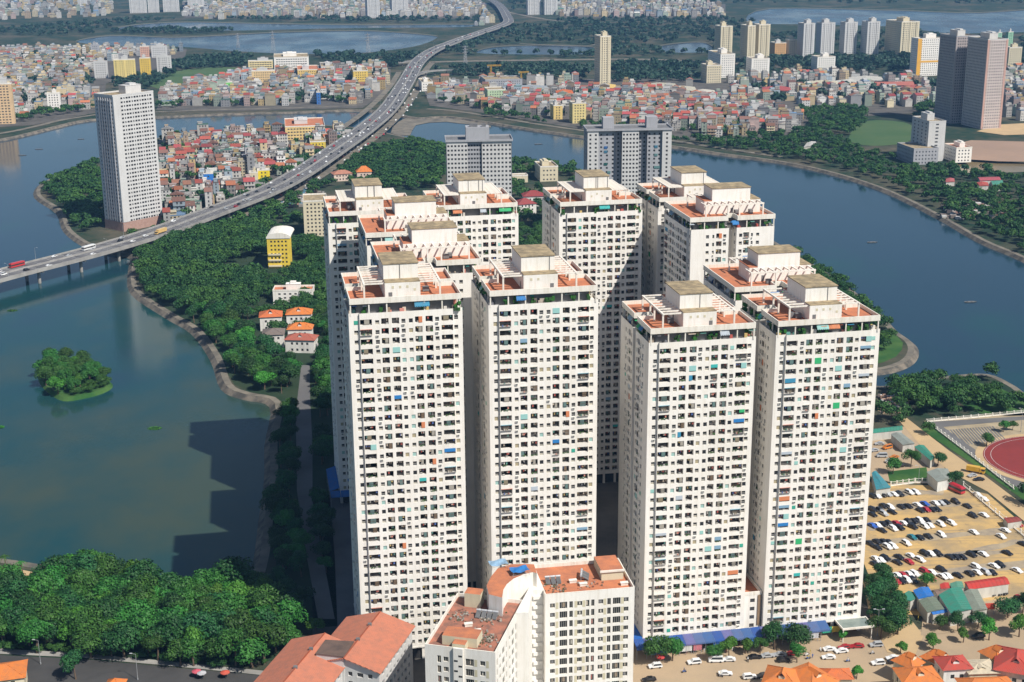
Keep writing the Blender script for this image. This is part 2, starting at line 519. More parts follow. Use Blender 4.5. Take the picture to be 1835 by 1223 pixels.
patch('lakeside_lawn', [(-60, 1022), (40, 1030), (55, 1055), (20, 1070), (-60, 1060)], 0.10, 'lawn', 3)
patch('lakeside_path', [(-60, 1012), (0, 1014), (70, 1028), (70, 1036), (0, 1024), (-60, 1022)], 0.12, 'dirt')
patch('estate_yard', [(560, 900), (640, 860), (1120, 830), (1400, 1000), (1560, 1090), (1560, 1150), (1130, 1170), (760, 1223), (560, 1223)], 0.05, 'urban')
patch('estate_lane', [(540, 655), (555, 655), (556, 720), (560, 800), (560, 900), (575, 980), (600, 1110), (570, 1110), (550, 1000), (532, 880), (530, 740)], 0.10, 'asphalt')
patch('estate_forecourt', [(590, 880), (640, 870), (640, 1130), (605, 1130), (600, 1000)], 0.14, 'deck')
patch('front_street', [(1050, 1150), (1300, 1140), (1560, 1112), (1640, 1130), (1900, 1090), (1900, 1250), (1050, 1330)], 0.08, 'street')
patch('car_park', [(1540, 862), (1600, 868), (1700, 872), (1770, 886), (1850, 955), (1900, 1000), (1900, 1110), (1700, 1110), (1610, 1100), (1560, 1040), (1540, 990)], 0.12, 'sand', 1)
M['gravel'] = surf('grey_gravel', (0.40, 0.32, 0.21), (0.24, 0.20, 0.16), 0.14, 0.95, lo=0.36, hi=0.66, detail=9)
rg = random.Random(12)
for (xa, ya, xb, yb2, hh) in ((1556, 888, 1690, 882, 9), (1556, 914, 1720, 904, 9), (1556, 946, 1690, 934, 10), (1556, 975, 1800, 952, 9), (1562, 1004, 1800, 990, 9), (1580, 1036, 1850, 1010, 12), (1740, 990, 1850, 965, 8)):
    n_ = 9
    tp = [(xa + (xb - xa) * k / n_, ya + (yb2 - ya) * k / n_ - hh / 2 + rg.uniform(-2.5, 2)) for k in range(n_ + 1)]
    bt = [(xa + (xb - xa) * k / n_, ya + (yb2 - ya) * k / n_ + hh / 2 + rg.uniform(-2, 2.5)) for k in range(n_, -1, -1)]
    patch('gravel_band', tp + bt, 0.14, 'gravel', 2)
patch('side_lane', [(1545, 1040), (1600, 1070), (1655, 1140), (1640, 1175), (1590, 1170), (1560, 1110)], 0.16, 'dirt')
patch('dirt_road', [(1607, 750), (1625, 750), (1700, 808), (1760, 850), (1860, 925), (1860, 955), (1770, 882), (1700, 845), (1650, 800)], 0.16, 'dirt')
patch('yard', [(1560, 770), (1620, 765), (1690, 830), (1700, 868), (1600, 866), (1545, 850)], 0.10, 'street')
patch('yard_lawn', [(1590, 846), (1660, 838), (1665, 862), (1595, 866)], 0.15, 'lawn')
patch('verge', [(1650, 770), (1740, 830), (1860, 915), (1860, 890), (1750, 815), (1670, 765)], 0.13, 'lawn')
patch('sports_ground', [(1655, 755), (1840, 738), (1960, 728), (2050, 860), (1850, 900), (1810, 880)], 0.10, 'pave')
patch('sports_road', [(1662, 757), (1672, 766), (1790, 855), (1850, 890), (1850, 878), (1755, 812), (1690, 766), (1850, 752), (1850, 746)], 0.18, 'asphalt')
patch('lake_lawn', [(1700, 690), (1740, 684), (1800, 700), (1850, 730), (1850, 745), (1760, 742), (1720, 720)], 0.10, 'lawn', 2)
patch('cape_lawn', [(1540, 600), (1590, 595), (1618, 615), (1605, 640), (1560, 655), (1530, 650)], 0.10, 'lawn', 2)
patch('market_yard', [(1655, 1095), (1790, 1075), (1850, 1060), (1850, 1120), (1650, 1140)], 0.17, 'street')
patch('riverside_road', [(-60, 1172), (150, 1182), (300, 1196), (520, 1216), (520, 1260), (-60, 1240)], 0.12, 'dark_road')
patch('riverside_pavement', [(-60, 1160), (150, 1172), (300, 1186), (480, 1204), (480, 1212), (300, 1194), (150, 1180), (-60, 1170)], 0.20, 'concrete')
# far fields and ground tints
patch('playing_field', [(1520, 250), (1550, 218), (1620, 220), (1640, 236), (1625, 256), (1560, 262)], 0.3, 'field', 3)
patch('reclaimed_mud', [(1700, 262), (1740, 252), (1960, 258), (1960, 292), (1790, 290), (1700, 284)], 0.3, 'mud')
patch('building_site', [(1750, 236), (1790, 224), (1960, 215), (1960, 238), (1800, 243)], 0.32, 'dirt')
patch('green_field', [(265, 148), (330, 125), (430, 122), (440, 140), (380, 158), (300, 162)], 0.3, 'field', 3)
patch('meadow', [(640, 265), (690, 255), (745, 262), (740, 268), (650, 272)], 0.3, 'lawn', 2)
patch('town_ground', [(285, 250), (640, 236), (560, 292), (300, 415), (285, 330)], 0.3, 'urban')
patch('north_town_ground', [(280, 198), (300, 155), (450, 130), (700, 118), (700, 160), (650, 194), (400, 200)], 0.3, 'urban')
patch('west_town_ground', [(-200, 90), (160, 88), (335, 88), (330, 110), (190, 150), (185, 200), (60, 225), (-200, 240)], 0.3, 'urban')
patch('east_town_ground', [(755, 150), (840, 142), (1240, 142), (1700, 150), (1690, 200), (1450, 215), (1430, 240), (1300, 256), (1190, 248), (1040, 232), (880, 205), (770, 190)], 0.3, 'urban')
patch('far_town_ground', [(330, 6), (860, 2), (880, 34), (600, 34), (330, 32)], 0.4, 'urban')
patch('far_town_ground', [(1000, 4), (1300, 8), (1300, 34), (1000, 32)], 0.4, 'urban')
patch('sandbank', [(715, 215), (745, 206), (800, 208), (860, 217), (880, 226), (800, 216), (745, 222), (735, 240), (700, 236)], WZ + 0.3, 'walk', 2)

# ------------------------------------------------------------------ facades with real openings
def facade(mb, gl, O, U, N, width, rows, cols, z0, z1, wm=0, gm=0, pane=True):
    """wall from z0 to z1 with recessed openings. rows: floor levels; cols: (u0,u1,sill,head,depth)"""
    O, U, N = Vector(O), Vector(U), Vector(N)
    cols = sorted(cols)
    def P(u, z, d=0.0):
        q = O + U * u - N * d
        return (q.x, q.y, z)
    def Q(u0, u1, a, b):
        if u1 - u0 > 1e-4 and b - a > 1e-4:
            mb.face([P(u0, a), P(u1, a), P(u1, b), P(u0, b)], wm)
    if not rows or not cols:
        Q(0, width, z0, z1); return
    u = 0.0
    for c in cols:
        Q(u, c[0], z0, z1)
        u = c[1]
        z = z0
        for r in rows:
            a, b, d = r + c[2], r + c[3], c[4]
            Q(c[0], c[1], z, a)
            z = b
            mb.face([P(c[0], a), P(c[1], a), P(c[1], a, d), P(c[0], a, d)], wm)
            mb.face([P(c[0], b, d), P(c[1], b, d), P(c[1], b), P(c[0], b)], wm)
            mb.face([P(c[0], a, d), P(c[0], b, d), P(c[0], b), P(c[0], a)], wm)
            mb.face([P(c[1], a), P(c[1], b), P(c[1], b, d), P(c[1], a, d)], wm)
            if pane and gl is not None:
                gl.face([P(c[0], a, d), P(c[1], a, d), P(c[1], b, d), P(c[0], b, d)], gm)
        Q(c[0], c[1], z, z1)
    Q(u, width, z0, z1)

# ------------------------------------------------------------------ window contents
rw = random.Random(5)
PAL = [(0.45, 0.10, 0.08), (0.10, 0.16, 0.42), (0.62, 0.58, 0.52), (0.70, 0.66, 0.60), (0.30, 0.22, 0.15), (0.12, 0.30, 0.26),
       (0.55, 0.40, 0.16), (0.20, 0.20, 0.22), (0.60, 0.25, 0.20), (0.36, 0.30, 0.24), (0.62, 0.52, 0.42), (0.16, 0.13, 0.11), (0.42, 0.36, 0.30)]
BLIND = [(0.03, 0.20, 0.50), (0.05, 0.42, 0.40), (0.04, 0.42, 0.16), (0.22, 0.36, 0.48), (0.62, 0.22, 0.10), (0.30, 0.55, 0.52), (0.05, 0.26, 0.42), (0.45, 0.50, 0.55)]
def small_window(w=1.3, h=1.45):
    mb = MB()
    fr = 0.07
    g = rw.choice([(0.020, 0.022, 0.026), (0.035, 0.035, 0.035), (0.05, 0.06, 0.055), (0.06, 0.05, 0.045)])
    y = 0.16
    mb.box(0, w, y, y + 0.06, 0, fr, 0, (0.62, 0.60, 0.55)); mb.box(0, w, y, y + 0.06, h - fr, h, 0, (0.62, 0.60, 0.55))
    mb.box(0, fr, y, y + 0.06, fr, h - fr, 0, (0.62, 0.60, 0.55)); mb.box(w - fr, w, y, y + 0.06, fr, h - fr, 0, (0.62, 0.60, 0.55))
    if rw.random() < 0.12:
        mb.box(0.15, w - 0.25, -0.36, -0.01, -0.75, -0.18, 0, (0.55, 0.54, 0.50)); mb.box(0.3, w - 0.4, -0.37, -0.361, -0.65, -0.28, 0, (0.12, 0.12, 0.12))
    half = rw.random() < 0.75
    if half:
        zm = h * rw.uniform(0.36, 0.5)
        mb.box(fr, w - fr, y + 0.01, y + 0.05, zm - 0.04, zm + 0.04, 0, (0.5, 0.48, 0.44))
        lowc = rw.choice([(0.40, 0.37, 0.30), (0.30, 0.28, 0.24), (0.10, 0.10, 0.10), (0.48, 0.44, 0.36)])
        mb.face([(fr, y + 0.05, fr), (w - fr, y + 0.05, fr), (w - fr, y + 0.05, zm), (fr, y + 0.05, zm)], 0, lowc)
        mb.face([(fr, y + 0.05, zm), (w - fr, y + 0.05, zm), (w - fr, y + 0.05, h - fr), (fr, y + 0.05, h - fr)], 1)
    else:
        c = g if rw.random() < 0.7 else rw.choice([(0.40, 0.34, 0.22), (0.10, 0.28, 0.20), (0.32, 0.5, 0.46)])
        mb.face([(fr, y + 0.05, fr), (w - fr, y + 0.05, fr), (w - fr, y + 0.05, h - fr), (fr, y + 0.05, h - fr)], 0, c)
    return mb
def loggia(w, h, blind=None):
    mb = MB()
    D = 1.1
    back = rw.choice([(0.060, 0.050, 0.045), (0.10, 0.08, 0.07), (0.15, 0.12, 0.09), (0.22, 0.17, 0.13), (0.045, 0.04, 0.04), (0.13, 0.10, 0.085), (0.09, 0.085, 0.08)])
    mb.face([(0, D, 0), (w, D, 0), (w, D, h), (0, D, h)], 0, back)
    dw = w * rw.uniform(0.25, 0.45); dx = rw.uniform(0.05, w - dw - 0.05)
    mb.face([(dx, D - 0.03, 0), (dx + dw, D - 0.03, 0), (dx + dw, D - 0.03, h * 0.95), (dx, D - 0.03, h * 0.95)], 1)
    if blind is not None:
        k = rw.uniform(0.45, 1.0)
        d2 = tuple(c * 0.8 for c in blind)
        x0, x1 = (0, w) if rw.random() < 0.7 else ((0, w * 0.5) if rw.random() < 0.5 else (w * 0.5, w))
        mb.box(x0, x1, -0.06, 0.0, h * (1 - k), h, 0, blind)
        mb.box(x0, x1, -0.10, -0.06, h * (1 - k), h * (1 - k) + 0.10, 0, d2)
    style = rw.random()
    rc = rw.choice([(0.09, 0.08, 0.08), (0.30, 0.28, 0.26), (0.05, 0.05, 0.05), (0.16, 0.12, 0.09)])
    if style < 0.45:      # security grille of uprights
        n = max(3, int(w / 0.45))
        for i in range(1, n):
            x = w * i / n
            mb.box(x - 0.025, x + 0.025, 0.04, 0.09, 0, h, 0, rc)
        mb.box(0, w, 0.03, 0.10, h * 0.48, h * 0.48 + 0.06, 0, rc)
    else:                 # hand rail only
        mb.box(0, w, 0.03, 0.09, h * 0.22, h * 0.22 + 0.06, 0, rc)
    if rw.random() < 0.28:  # glazed panels
        x = rw.uniform(0, w * 0.5)
        mb.box(x, min(w, x + w * rw.uniform(0.3, 0.5)), 0.12, 0.16, 0.05, h - 0.05, 0, rw.choice([(0.26, 0.22, 0.15), (0.36, 0.33, 0.28), (0.12, 0.20, 0.19), (0.20, 0.14, 0.09)]))
    if blind is None and rw.random() < 0.06:      # cage standing out from the wall
        cc = rw.choice([(0.30, 0.29, 0.28), (0.10, 0.09, 0.09), (0.42, 0.40, 0.36)])
        mb.box(0, w, -0.5, 0.02, -0.05, 0.0, 0, cc); mb.box(0, w, -0.5, 0.02, h, h + 0.04, 0, rw.choice([cc, (0.10, 0.24, 0.30), (0.36, 0.14, 0.10)]))
        for i in range(int(w / 0.4) + 1):
            x = min(w - 0.03, i * 0.4); mb.box(x, x + 0.03, -0.5, -0.46, 0, h, 0, cc)
        for i in range(rw.randint(1, 4)):
            x = rw.uniform(0, w - 0.4); mb.box(x, x + 0.35, -0.42, -0.1, 0.0, rw.uniform(0.25, 0.6), 0, rw.choice(PAL + [(0.04, 0.13, 0.03), (0.05, 0.16, 0.03)]))
    for i in range(rw.randint(1, int(1.3 * w) + 1)):   # washing
        x = rw.uniform(0.05, w - 0.5); ww = rw.uniform(0.25, 0.55); hh = rw.uniform(0.45, 0.95)
        mb.box(x, x + ww, 0.30, 0.36, h - 0.12 - hh, h - 0.12, 0, rw.choice(PAL))
    if rw.random() < 0.35:
        x = rw.uniform(0, w - 0.8)
        mb.box(x, x + 0.75, 0.2, 0.55, 0.0, 0.55, 0, (0.55, 0.54, 0.50))
    if rw.random() < 0.22:
        for i in range(5):
            x = rw.uniform(0.05, w - 0.35); z = rw.uniform(0, 0.5)
            mb.box(x, x + 0.3, 0.05, 0.35, z, z + 0.35, 0, (0.05, 0.14, 0.03))
    return mb
SMALL_W, MED_W, WIDE_W = 1.3, 2.3, 3.7
VAR = {'s': [small_window() for i in range(14)],
       'n': [small_window(0.8, 1.45) for i in range(4)],
       'm': [loggia(MED_W, 2.05) for i in range(36)],
       'w': [loggia(WIDE_W, 1.85) for i in range(36)]}
VARB = {'m': [loggia(MED_W, 2.05, b) for b in BLIND], 'w': [loggia(WIDE_W, 1.85, b) for b in BLIND], 's': [], 'n': []}
for b in ((0.05, 0.36, 0.26), (0.3, 0.55, 0.5)):
    q = MB(); q.add(VAR['s'][0], lambda p: p); q.box(0.02, 1.28, -0.04, 0.0, 0.25, 1.45, 0, b); VARB['s'].append(q)
VARB['n'] = VAR['n'][:1]
WM = [M['clutter'], M['glass']]
VMESH = {k: [m.mesh('window', WM, True) for m in v] for k, v in VAR.items()}
VMESHB = {k: [m.mesh('window', WM, True) for m in v] for k, v in VARB.items()}
def pickwin(k):
    if rw.random() < (0.055 if k in 'mw' else 0.025):
        i = rw.randrange(len(VARB[k])); return VARB[k][i], VMESHB[k][i]
    i = rw.randrange(len(VAR[k])); return VAR[k][i], VMESH[k][i]
SPEC = {'s': (SMALL_W, 0.90, 2.35, 0.24), 'n': (0.8, 0.90, 2.35, 0.24), 'm': (MED_W, 0.80, 2.85, 1.1), 'w': (WIDE_W, 0.90, 2.75, 1.1)}

# ------------------------------------------------------------------ the twelve white towers
FLOOR = 3.21
FCOL = [('s', 2.2), ('w', 5.3), ('s', 8.8), ('m', 11.25), ('m', 14.6), ('s', 17.05), ('s', 19.4), ('m', 21.9), ('m', 25.25), ('s', 27.75), ('w', 31.0), ('s', 33.9)]
SCOL = [('s', 7.6), ('n', 10.0), ('m', 12.35), ('s', 14.7), ('s', 21.3), ('m', 23.65), ('n', 26.0), ('s', 28.4)]
HW = 18.0
def cspec(k, c):
    w, a, b, d = SPEC[k]
    return (c - w / 2, c + w / 2, a, b, d)
def tower_meshes(zw, nrow):
    """shared meshes of a tower: shell, openings' dark backs, roof parts"""
    z0 = zw - 1.6 - nrow * FLOOR
    rows = [z0 + i * FLOOR for i in range(nrow)]
    w, g = MB(), MB()
    zb = 5.2
    ST = 0.75
    for s in (1, -1):      # F faces (local -y and +y)
        U = Vector((s, 0, 0)); N = Vector((0, -s, 0))
        def O(u, d=0.0): return Vector((-s * HW, -s * HW, 0)) + U * u - N * d
        left = [cspec(*c) for c in FCOL if c[1] < 3.3]
        main = [cspec(k, c - 3.3) for k, c in FCOL if 3.3 < c < 32.7]
        right = [cspec(k, c - 32.7) for k, c in FCOL if c > 32.7]
        facade(w, g, O(0, ST), U, N, 3.3, rows, left, zb, zw)
        facade(w, g, O(3.3), U, N, 29.4, rows, main, zb, zw)
        facade(w, g, O(32.7, ST), U, N, 3.3, rows, right, zb, zw)
        for u in (3.3, 32.7):
            a, b = O(u), O(u, ST)
            w.face([(a.x, a.y, zb), (b.x, b.y, zb), (b.x, b.y, zw), (a.x, a.y, zw)])
    half = HW - ST - 1.6
    for s in (1, -1):      # S faces (local -x and +x) in two halves either side of a deep slot
        U = Vector((0, -s, 0)); N = Vector((-s, 0, 0))
        def O(u, d=0.0): return Vector((-s * HW, s * HW, 0)) + U * u - N * d
        facade(w, g, O(ST), U, N, half, rows, [cspec(k, c - ST) for k, c in SCOL if c < 18], zb, zw)
        facade(w, g, O(HW + 1.6), U, N, half, rows, [cspec(k, c - HW - 1.6) for k, c in SCOL if c > 18], zb, zw)
        e, f = O(HW - 1.6), O(HW - 1.6, 6.0)
        facade(w, g, e, -N, U, 6.0, rows, [cspec('s', 2.4)], zb, zw)
        h, i = O(HW + 1.6), O(HW + 1.6, 6.0)
        facade(w, g, i, N, -U, 6.0, rows, [cspec('s', 3.6)], zb, zw)
        facade(w, g, f, U, N, 3.2, rows, [cspec('s', 1.6)], zb, zw)
    # coping inside the wall head, terrace floor
    n1 = HW - 5.98
    outl = []
    for s in (1, -1):
        outl += [(-s * HW, s * -(HW - ST)), (-s * 14.7, s * -(HW - ST)), (-s * 14.7, -s * HW), (s * 14.7, -s * HW), (s * 14.7, -s * (HW - ST)), (s * HW, -s * (HW - ST)), (s * HW, -s * 1.6), (s * 12, -s * 1.6), (s * 12, s * 1.6), (s * HW, s * 1.6)]
    w.face([(p[0], p[1], zw - 0.9) for p in outl])
    wall = w.mesh('wall', [M['white']])
    # slab outline with the slots
    h = 17.65
    so = []
    for s in (1, -1):
        so += [(-s * h, -s * h), (s * h, -s * h), (s * h, -s * 1.9), (s * 12.2, -s * 1.9), (s * 12.2, s * 1.9), (s * h, s * 1.9)]
    pm = MB()
    zs, zt = zw + 2.9, zw + 4.75
    pm.prism(so, zs, zs + 0.5, 0)
    slab = pm.mesh('roof_slab', [M['parapet']])
    pm = MB()
    n = len(so)
    for i in range(n):
        a, b = Vector(so[i] + (0,)), Vector(so[(i + 1) % n] + (0,))
        d = (b - a).normalized(); nn = Vector((-d.y, d.x, 0))
        q = [a + nn * 0.001, b + nn * 0.001, b + nn * 0.32, a + nn * 0.32]
        pm.prism([(p.x, p.y) for p in q], zs + 0.502 + 0.0007 * i, zt + 0.0011 * i, 0)
    par = pm.mesh('parapet', [M['parapet']])
    fm = MB()
    fm.face([(p[0] * 0.982, p[1] * 0.982, zs + 0.56) for p in so])
    floor = fm.mesh('roof_terrace', [M['terracotta']])
    # recessed top storey behind the open terrace
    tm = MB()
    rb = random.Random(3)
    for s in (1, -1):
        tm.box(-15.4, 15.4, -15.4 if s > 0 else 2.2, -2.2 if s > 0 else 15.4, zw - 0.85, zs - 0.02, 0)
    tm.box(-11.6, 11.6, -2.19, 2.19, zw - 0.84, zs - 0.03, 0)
    top = tm.mesh('top_storey', [M['dark_conc']])  # dark colour carries the terrace shade as well as dark glazing
    return dict(wall=wall, glass=g.mesh('opening_back', [M['glass']]), slab=slab, par=par, floor=floor, top=top, rows=rows, zw=zw, zf=zs + 0.56)
zfs = {}
TM = {122.5: tower_meshes(122.5, 36), 110.0: tower_meshes(110.0, 32)}

def roof_parts():
    d = {}
    b = MB(); b.box(-6.2, 5.0, -15.4, 8.2, 0, 5.2, 0); d['pent'] = b.mesh('penthouse', [M['penthouse']])
    b = MB(); b.box(-6.2, 5.0, 5.0, 8.2, 5.2, 5.5, 0); d['ledge2'] = b.mesh('penthouse_roof', [M['terracotta']])
    b = MB(); b.box(-6.2, 5.0, -15.4, -11.0, 5.2, 5.5, 0); d['ledge'] = b.mesh('penthouse_roof', [M['roof_stain']])
    b = MB(); b.box(-6.1, 4.9, -11.0, 4.99, 5.21, 10.2, 0); d['tank'] = b.mesh('tank_room', [M['penthouse']])
    b = MB(); b.box(-6.35, 5.15, -11.25, 5.25, 10.2, 10.5, 0); d['tankroof'] = b.mesh('tank_room_roof', [M['roof_stain']])
    b = MB(); b.box(-0.28, 0.28, 0, 24.6, -0.55, 0, 0); d['beam'] = b.mesh('pergola_beam', [M['parapet']])
    b = MB(); b.box(0, 6.2, -0.24, 0.24, -0.42, 0.0, 0); d['slat'] = b.mesh('pergola_slat', [M['parapet']])
    b = MB(); b.box(-0.27, 0.27, -0.27, 0.27, 0, 4.55, 0); d['post'] = b.mesh('pergola_post', [M['parapet']])
    b = MB(); b.box(0, 1.0, -0.06, 0, 0, 2.1, 0); b.box(-0.1, 1.1, -0.03, 0, 0, 2.2, 0); d['door'] = b.mesh('door', [M['dark_conc']])
    b = MB(); b.box(0, 0.7, -0.05, 0, 0, 0.8, 0); d['vent'] = b.mesh('vent', [M['beige']])
    b = MB(); b.box(0, 2.0, 0, 1.4, 0.25, 1.7, 0); b.box(0.1, 0.3, 0.1, 1.3, 0, 0.25, 0); b.box(1.7, 1.9, 0.1, 1.3, 0, 0.25, 0)
    b.tube((1.0, -0.02, 1.0), (1.0, 0.0, 1.0), 0.5, 0.5, 10, 0); d['unit'] = b.mesh('cooling_unit', [M['dark_conc']])
    b = MB(); b.tube((0, 0, 0), (0, 0, 4.9), 0.09, 0.09, 6); d['pipe'] = b.mesh('drain_pipe', [M['dark_conc']])
    return d
RP = roof_parts()
def make_tower(cx, cy, rz, zw, typ, label, indiv_rows, seed, dense=False):
    T = TM[zw]
    rr = random.Random(seed)
    t = thing('apartment_tower', label, 'tower', (cx, cy, 0), rz, 'white apartment towers of the lakeside estate')
    ob('wall', T['wall'], t); stuff(ob('opening_backs', T['glass'], t))
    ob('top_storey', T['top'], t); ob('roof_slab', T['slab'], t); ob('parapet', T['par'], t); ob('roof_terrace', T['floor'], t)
    zf = T['zf']
    pe = ob('penthouse', RP['pent'], t, (0, 0, zf)); ob('penthouse_roof', RP['ledge'], pe); ob('penthouse_roof', RP['ledge2'], pe)
    tk = ob('tank_room', RP['tank'], t, (0, 0, zf)); ob('tank_room_roof', RP['tankroof'], tk)
    for k in range(rr.randint(1, 3)):
        ob('drain_pipe', RP['pipe'], tk, (rr.uniform(-5.5, 4.5), -11.12, 5.25))
    d = ob('door', RP['door'], pe, (rr.choice((-5.0, -1.0, 2.6)), -15.41, 0.0))
    for k in range(rr.randint(2, 4)):
        ob('vent', RP['vent'], pe, (-4.0 + k * 2.3, -15.41, rr.choice((2.4, 3.4))))
    ob('door', RP['door'], pe, (-6.21, rr.uniform(-10, 4), 0.0), R(-90))
    for k in range(rr.randint(1, 3)):
        ob('cooling_unit', RP['unit'], t, (rr.choice((-9.2, 6.6)), rr.uniform(-13.5, 5), zf), R(rr.choice((0, 90))))
    zp = zf + 5.1
    for xb, x0, sgn in ((-12.6, -6.25, -1), (11.4, 5.05, 1)):
        ob('pergola_beam', RP['beam'], t, (xb, -14.6, zp))
        for y in (-14.2, -4.4, 0.4, 9.6):
            ob('pergola_post', RP['post'], t, (xb, y, zf))
        n = 17 if dense else 9
        for i in range(n):
            ob('pergola_slat', RP['slat'], t, (xb + 0.2 if sgn < 0 else x0, -14.0 + i * (23.6 / (n - 1)), zp - 0.03))
    # terrace clutter: plants, awnings, washing, posts between wall head and slab
    mb = MB()
    zw0 = zw - 0.88
    def ring(u, d):   # point on the terrace ring, u 0..4
        k = int(u) % 4; f = (u % 1) * 35.0 - 17.5; r = 17.5 - d
        return [(f, -r), (r, f), (-f, r), (-r, -f)][k]
    for i in range(64):
        u = rr.uniform(0, 4); x, y = ring(u, rr.uniform(0.5, 1.6)); s = rr.uniform(0.3, 0.9)
        kind = rr.random()
        if kind < 0.35:
            for q in range(7):
                a, b2, c2 = x + rr.uniform(-s, s), y + rr.uniform(-s, s), zw0 + rr.uniform(0.5, 2.6)
                e = rr.uniform(0.2, 0.5)
                mb.box(a - e, a + e, b2 - e, b2 + e, c2 - e, c2 + e, 0, (0.03, rr.uniform(0.07, 0.16), 0.02))
        elif kind < 0.75:
            mb.box(x - s, x + s, y - s * 0.5, y + s * 0.5, zw0, zw0 + rr.uniform(0.9, 2.2), 0, rr.choice(PAL))
        else:
            mb.box(x - s * 1.4, x + s * 1.4, y - s, y + s, zw0 + 2.9, zw0 + 3.05, 0, rr.choice(PAL + BLIND))
    stuff(mb.build('terrace_clutter', M['clutter'], t, True))
    pm = MB()
    for k in range(4):
        for f in (0.005, 0.17, 0.33, 0.67, 0.83):
            x, y = ring(k + f, 0.35)
            pm.box(x - 0.2, x + 0.2, y - 0.2, y + 0.2, zw0 + 0.02, zw + 2.9, 0)
    stuff(pm.build('terrace_posts', M['parapet'], t))
    for k in range(rr.randint(2, 4)):       # coloured awnings hung under the slab edge
        face = rr.choice((0, 3)) if typ == 'A' else rr.choice((2, 3))
        L = rr.uniform(2.5, 5.5); u = rr.uniform(-12, 10)
        am = MB()
        am.face([(0, 0, 0), (L, 0, 0), (L, -1.1, -1.3), (0, -1.1, -1.3)]); am.face([(0, 0, -0.05), (0, -1.1, -1.35), (L, -1.1, -1.35), (L, 0, -0.05)])
        am.face([(0, -1.1, -1.3), (L, -1.1, -1.3), (L, -1.1, -1.6), (0, -1.1, -1.6)])
        r_, p_ = {0: (0, (u, -17.0, zw + 2.75)), 3: (R(-90), (-17.0, -u, zw + 2.75)), 2: (R(180), (-u, 17.0, zw + 2.75))}[face]
        ob('awning', am.mesh('awning', [M['roofobj']]), t, p_, r_, rr.choice(BLIND))
    # windows: those that show largest singly, the rest joined
    sm = MB()
    rows = T['rows']
    nr = len(rows)
    def place(face, colset, singles):
        for i, z in enumerate(rows):
            for k, c in colset:
                w, a, b, dd = SPEC[k]
                inset = 0.75 if (colset is FCOL and (c < 3.3 or c > 32.7)) else 0.0
                u = -HW + c - w / 2
                if face == 0: p, r_ = (u, -HW + inset, z + a), 0.0
                elif face == 2: p, r_ = (-u, HW - inset, z + a), math.pi
                elif face == 3: p, r_ = (-HW, -u, z + a), -math.pi / 2
                else: p, r_ = (HW, u, z + a), math.pi / 2
                src, me = pickwin(k)
                if nr - 1 - i < singles:
                    ob('window', me, t, p, r_)
                else:
                    cs, sn = math.cos(r_), math.sin(r_)
                    sm.add(src, lambda q: (p[0] + q[0] * cs - q[1] * sn, p[1] + q[0] * sn + q[1] * cs, p[2] + q[2]))
    if typ == 'A':
        place(0, FCOL, indiv_rows); place(3, SCOL, 0)
    else:
        place(3, SCOL, indiv_rows); place(2, FCOL, 0)
    stuff(sm.build('lower_and_side_windows', WM, t, True))
    return t
A0 = R(10.6)
UX = Vector((math.cos(A0), math.sin(A0), 0)); VX = Vector((-math.sin(A0), math.cos(A0), 0))
TW = [('T1', -50.6, 427.8, 122.5, 'A', 25, 'white tower behind the red-roofed block, its parapet facing the lake shadow'),
      ('T2', -45.2, 475.4, 122.5, 'B', 6, 'white tower wedged directly behind the tower above the red-roofed block'),
      ('T3', -55.0, 525.2, 122.5, 'B', 6, 'white tower third back in the lakeside row, long rooftop wall facing front'),
      ('T4', -73.9, 566.4, 122.5, 'A', 25, 'white tower at the back lakeside corner beside the cream brick block'),
      ('T5', -7.0, 436.6, 122.5, 'A', 25, 'white tower rising behind the flat-roofed block with blue tarpaulins'),
      ('T6', -31.9, 577.6, 122.5, 'A', 16, 'white tower in front of the shorter grey high-rise'),
      ('T7', 20.5, 583.2, 122.5, 'A', 25, 'white tower standing alone over the courtyard, half in a neighbour\'s shadow'),
      ('T8', 44.2, 435.2, 110.0, 'A', 25, 'white tower above the blue shop awning at its left end'),
      ('T9', 86.3, 442.8, 110.0, 'A', 25, 'white tower next to the sandy car park, glass canopy at its foot'),
      ('T10', 78.9, 487.3, 110.0, 'B', 10, 'white tower tucked behind the one beside the car park'),
      ('T11', 70.4, 549.0, 122.5, 'B', 31, 'white tower with a slot down its front, beside the eastern lake'),
      ('T12', 62.6, 591.4, 122.5, 'A', 8, 'white tower hardly showing behind the slotted one by the eastern lake')]
TOWERS = {}
for i, (n, fx, fy, zw, typ, ir, lab) in enumerate(TW):
    c = Vector((fx, fy, 0)) + UX * 17.65 + VX * 17.65
    TOWERS[n] = make_tower(c.x, c.y, A0 + (math.pi / 2 if typ == 'B' else 0), zw, typ, lab, ir, 100 + i, n in ('T4', 'T6', 'T7', 'T12'))
def loc_pt(n, u, v, z=0.0):
    """point at u,v metres from the front left corner of a tower, along the estate grid"""
    t = [q for q in TW if q[0] == n][0]
    p = Vector((t[1], t[2], 0)) + UX * u + VX * v
    return Vector((p.x, p.y, z))

# shop floors under the towers, with pillars and dark shop fronts
_sf = MB()
_sf.box(-17.2, 17.2, -17.0, 17.0, 0, 5.19, 0)
sf_glass = _sf.mesh('shop_front', [M['glass']])
_sf = MB()
for k in range(4):
    for i in range(8):
        f = -17.5 + i * 5.0
        x, y = [(f, -17.3), (17.3, f), (-f, 17.3), (-17.3, -f)][k]
        _sf.box(x - 0.45, x + 0.45, y - 0.4, y + 0.4, 0, 5.19, 0)
_sf.box(-18.1, 18.1, -18.1, 18.1, 4.6, 5.19, 0)
sf_pillar = _sf.mesh('shop_pillars', [M['white']])
for t in TOWERS.values():
    a = ob('shop_front', sf_glass, t); ob('shop_surround', sf_pillar, t)

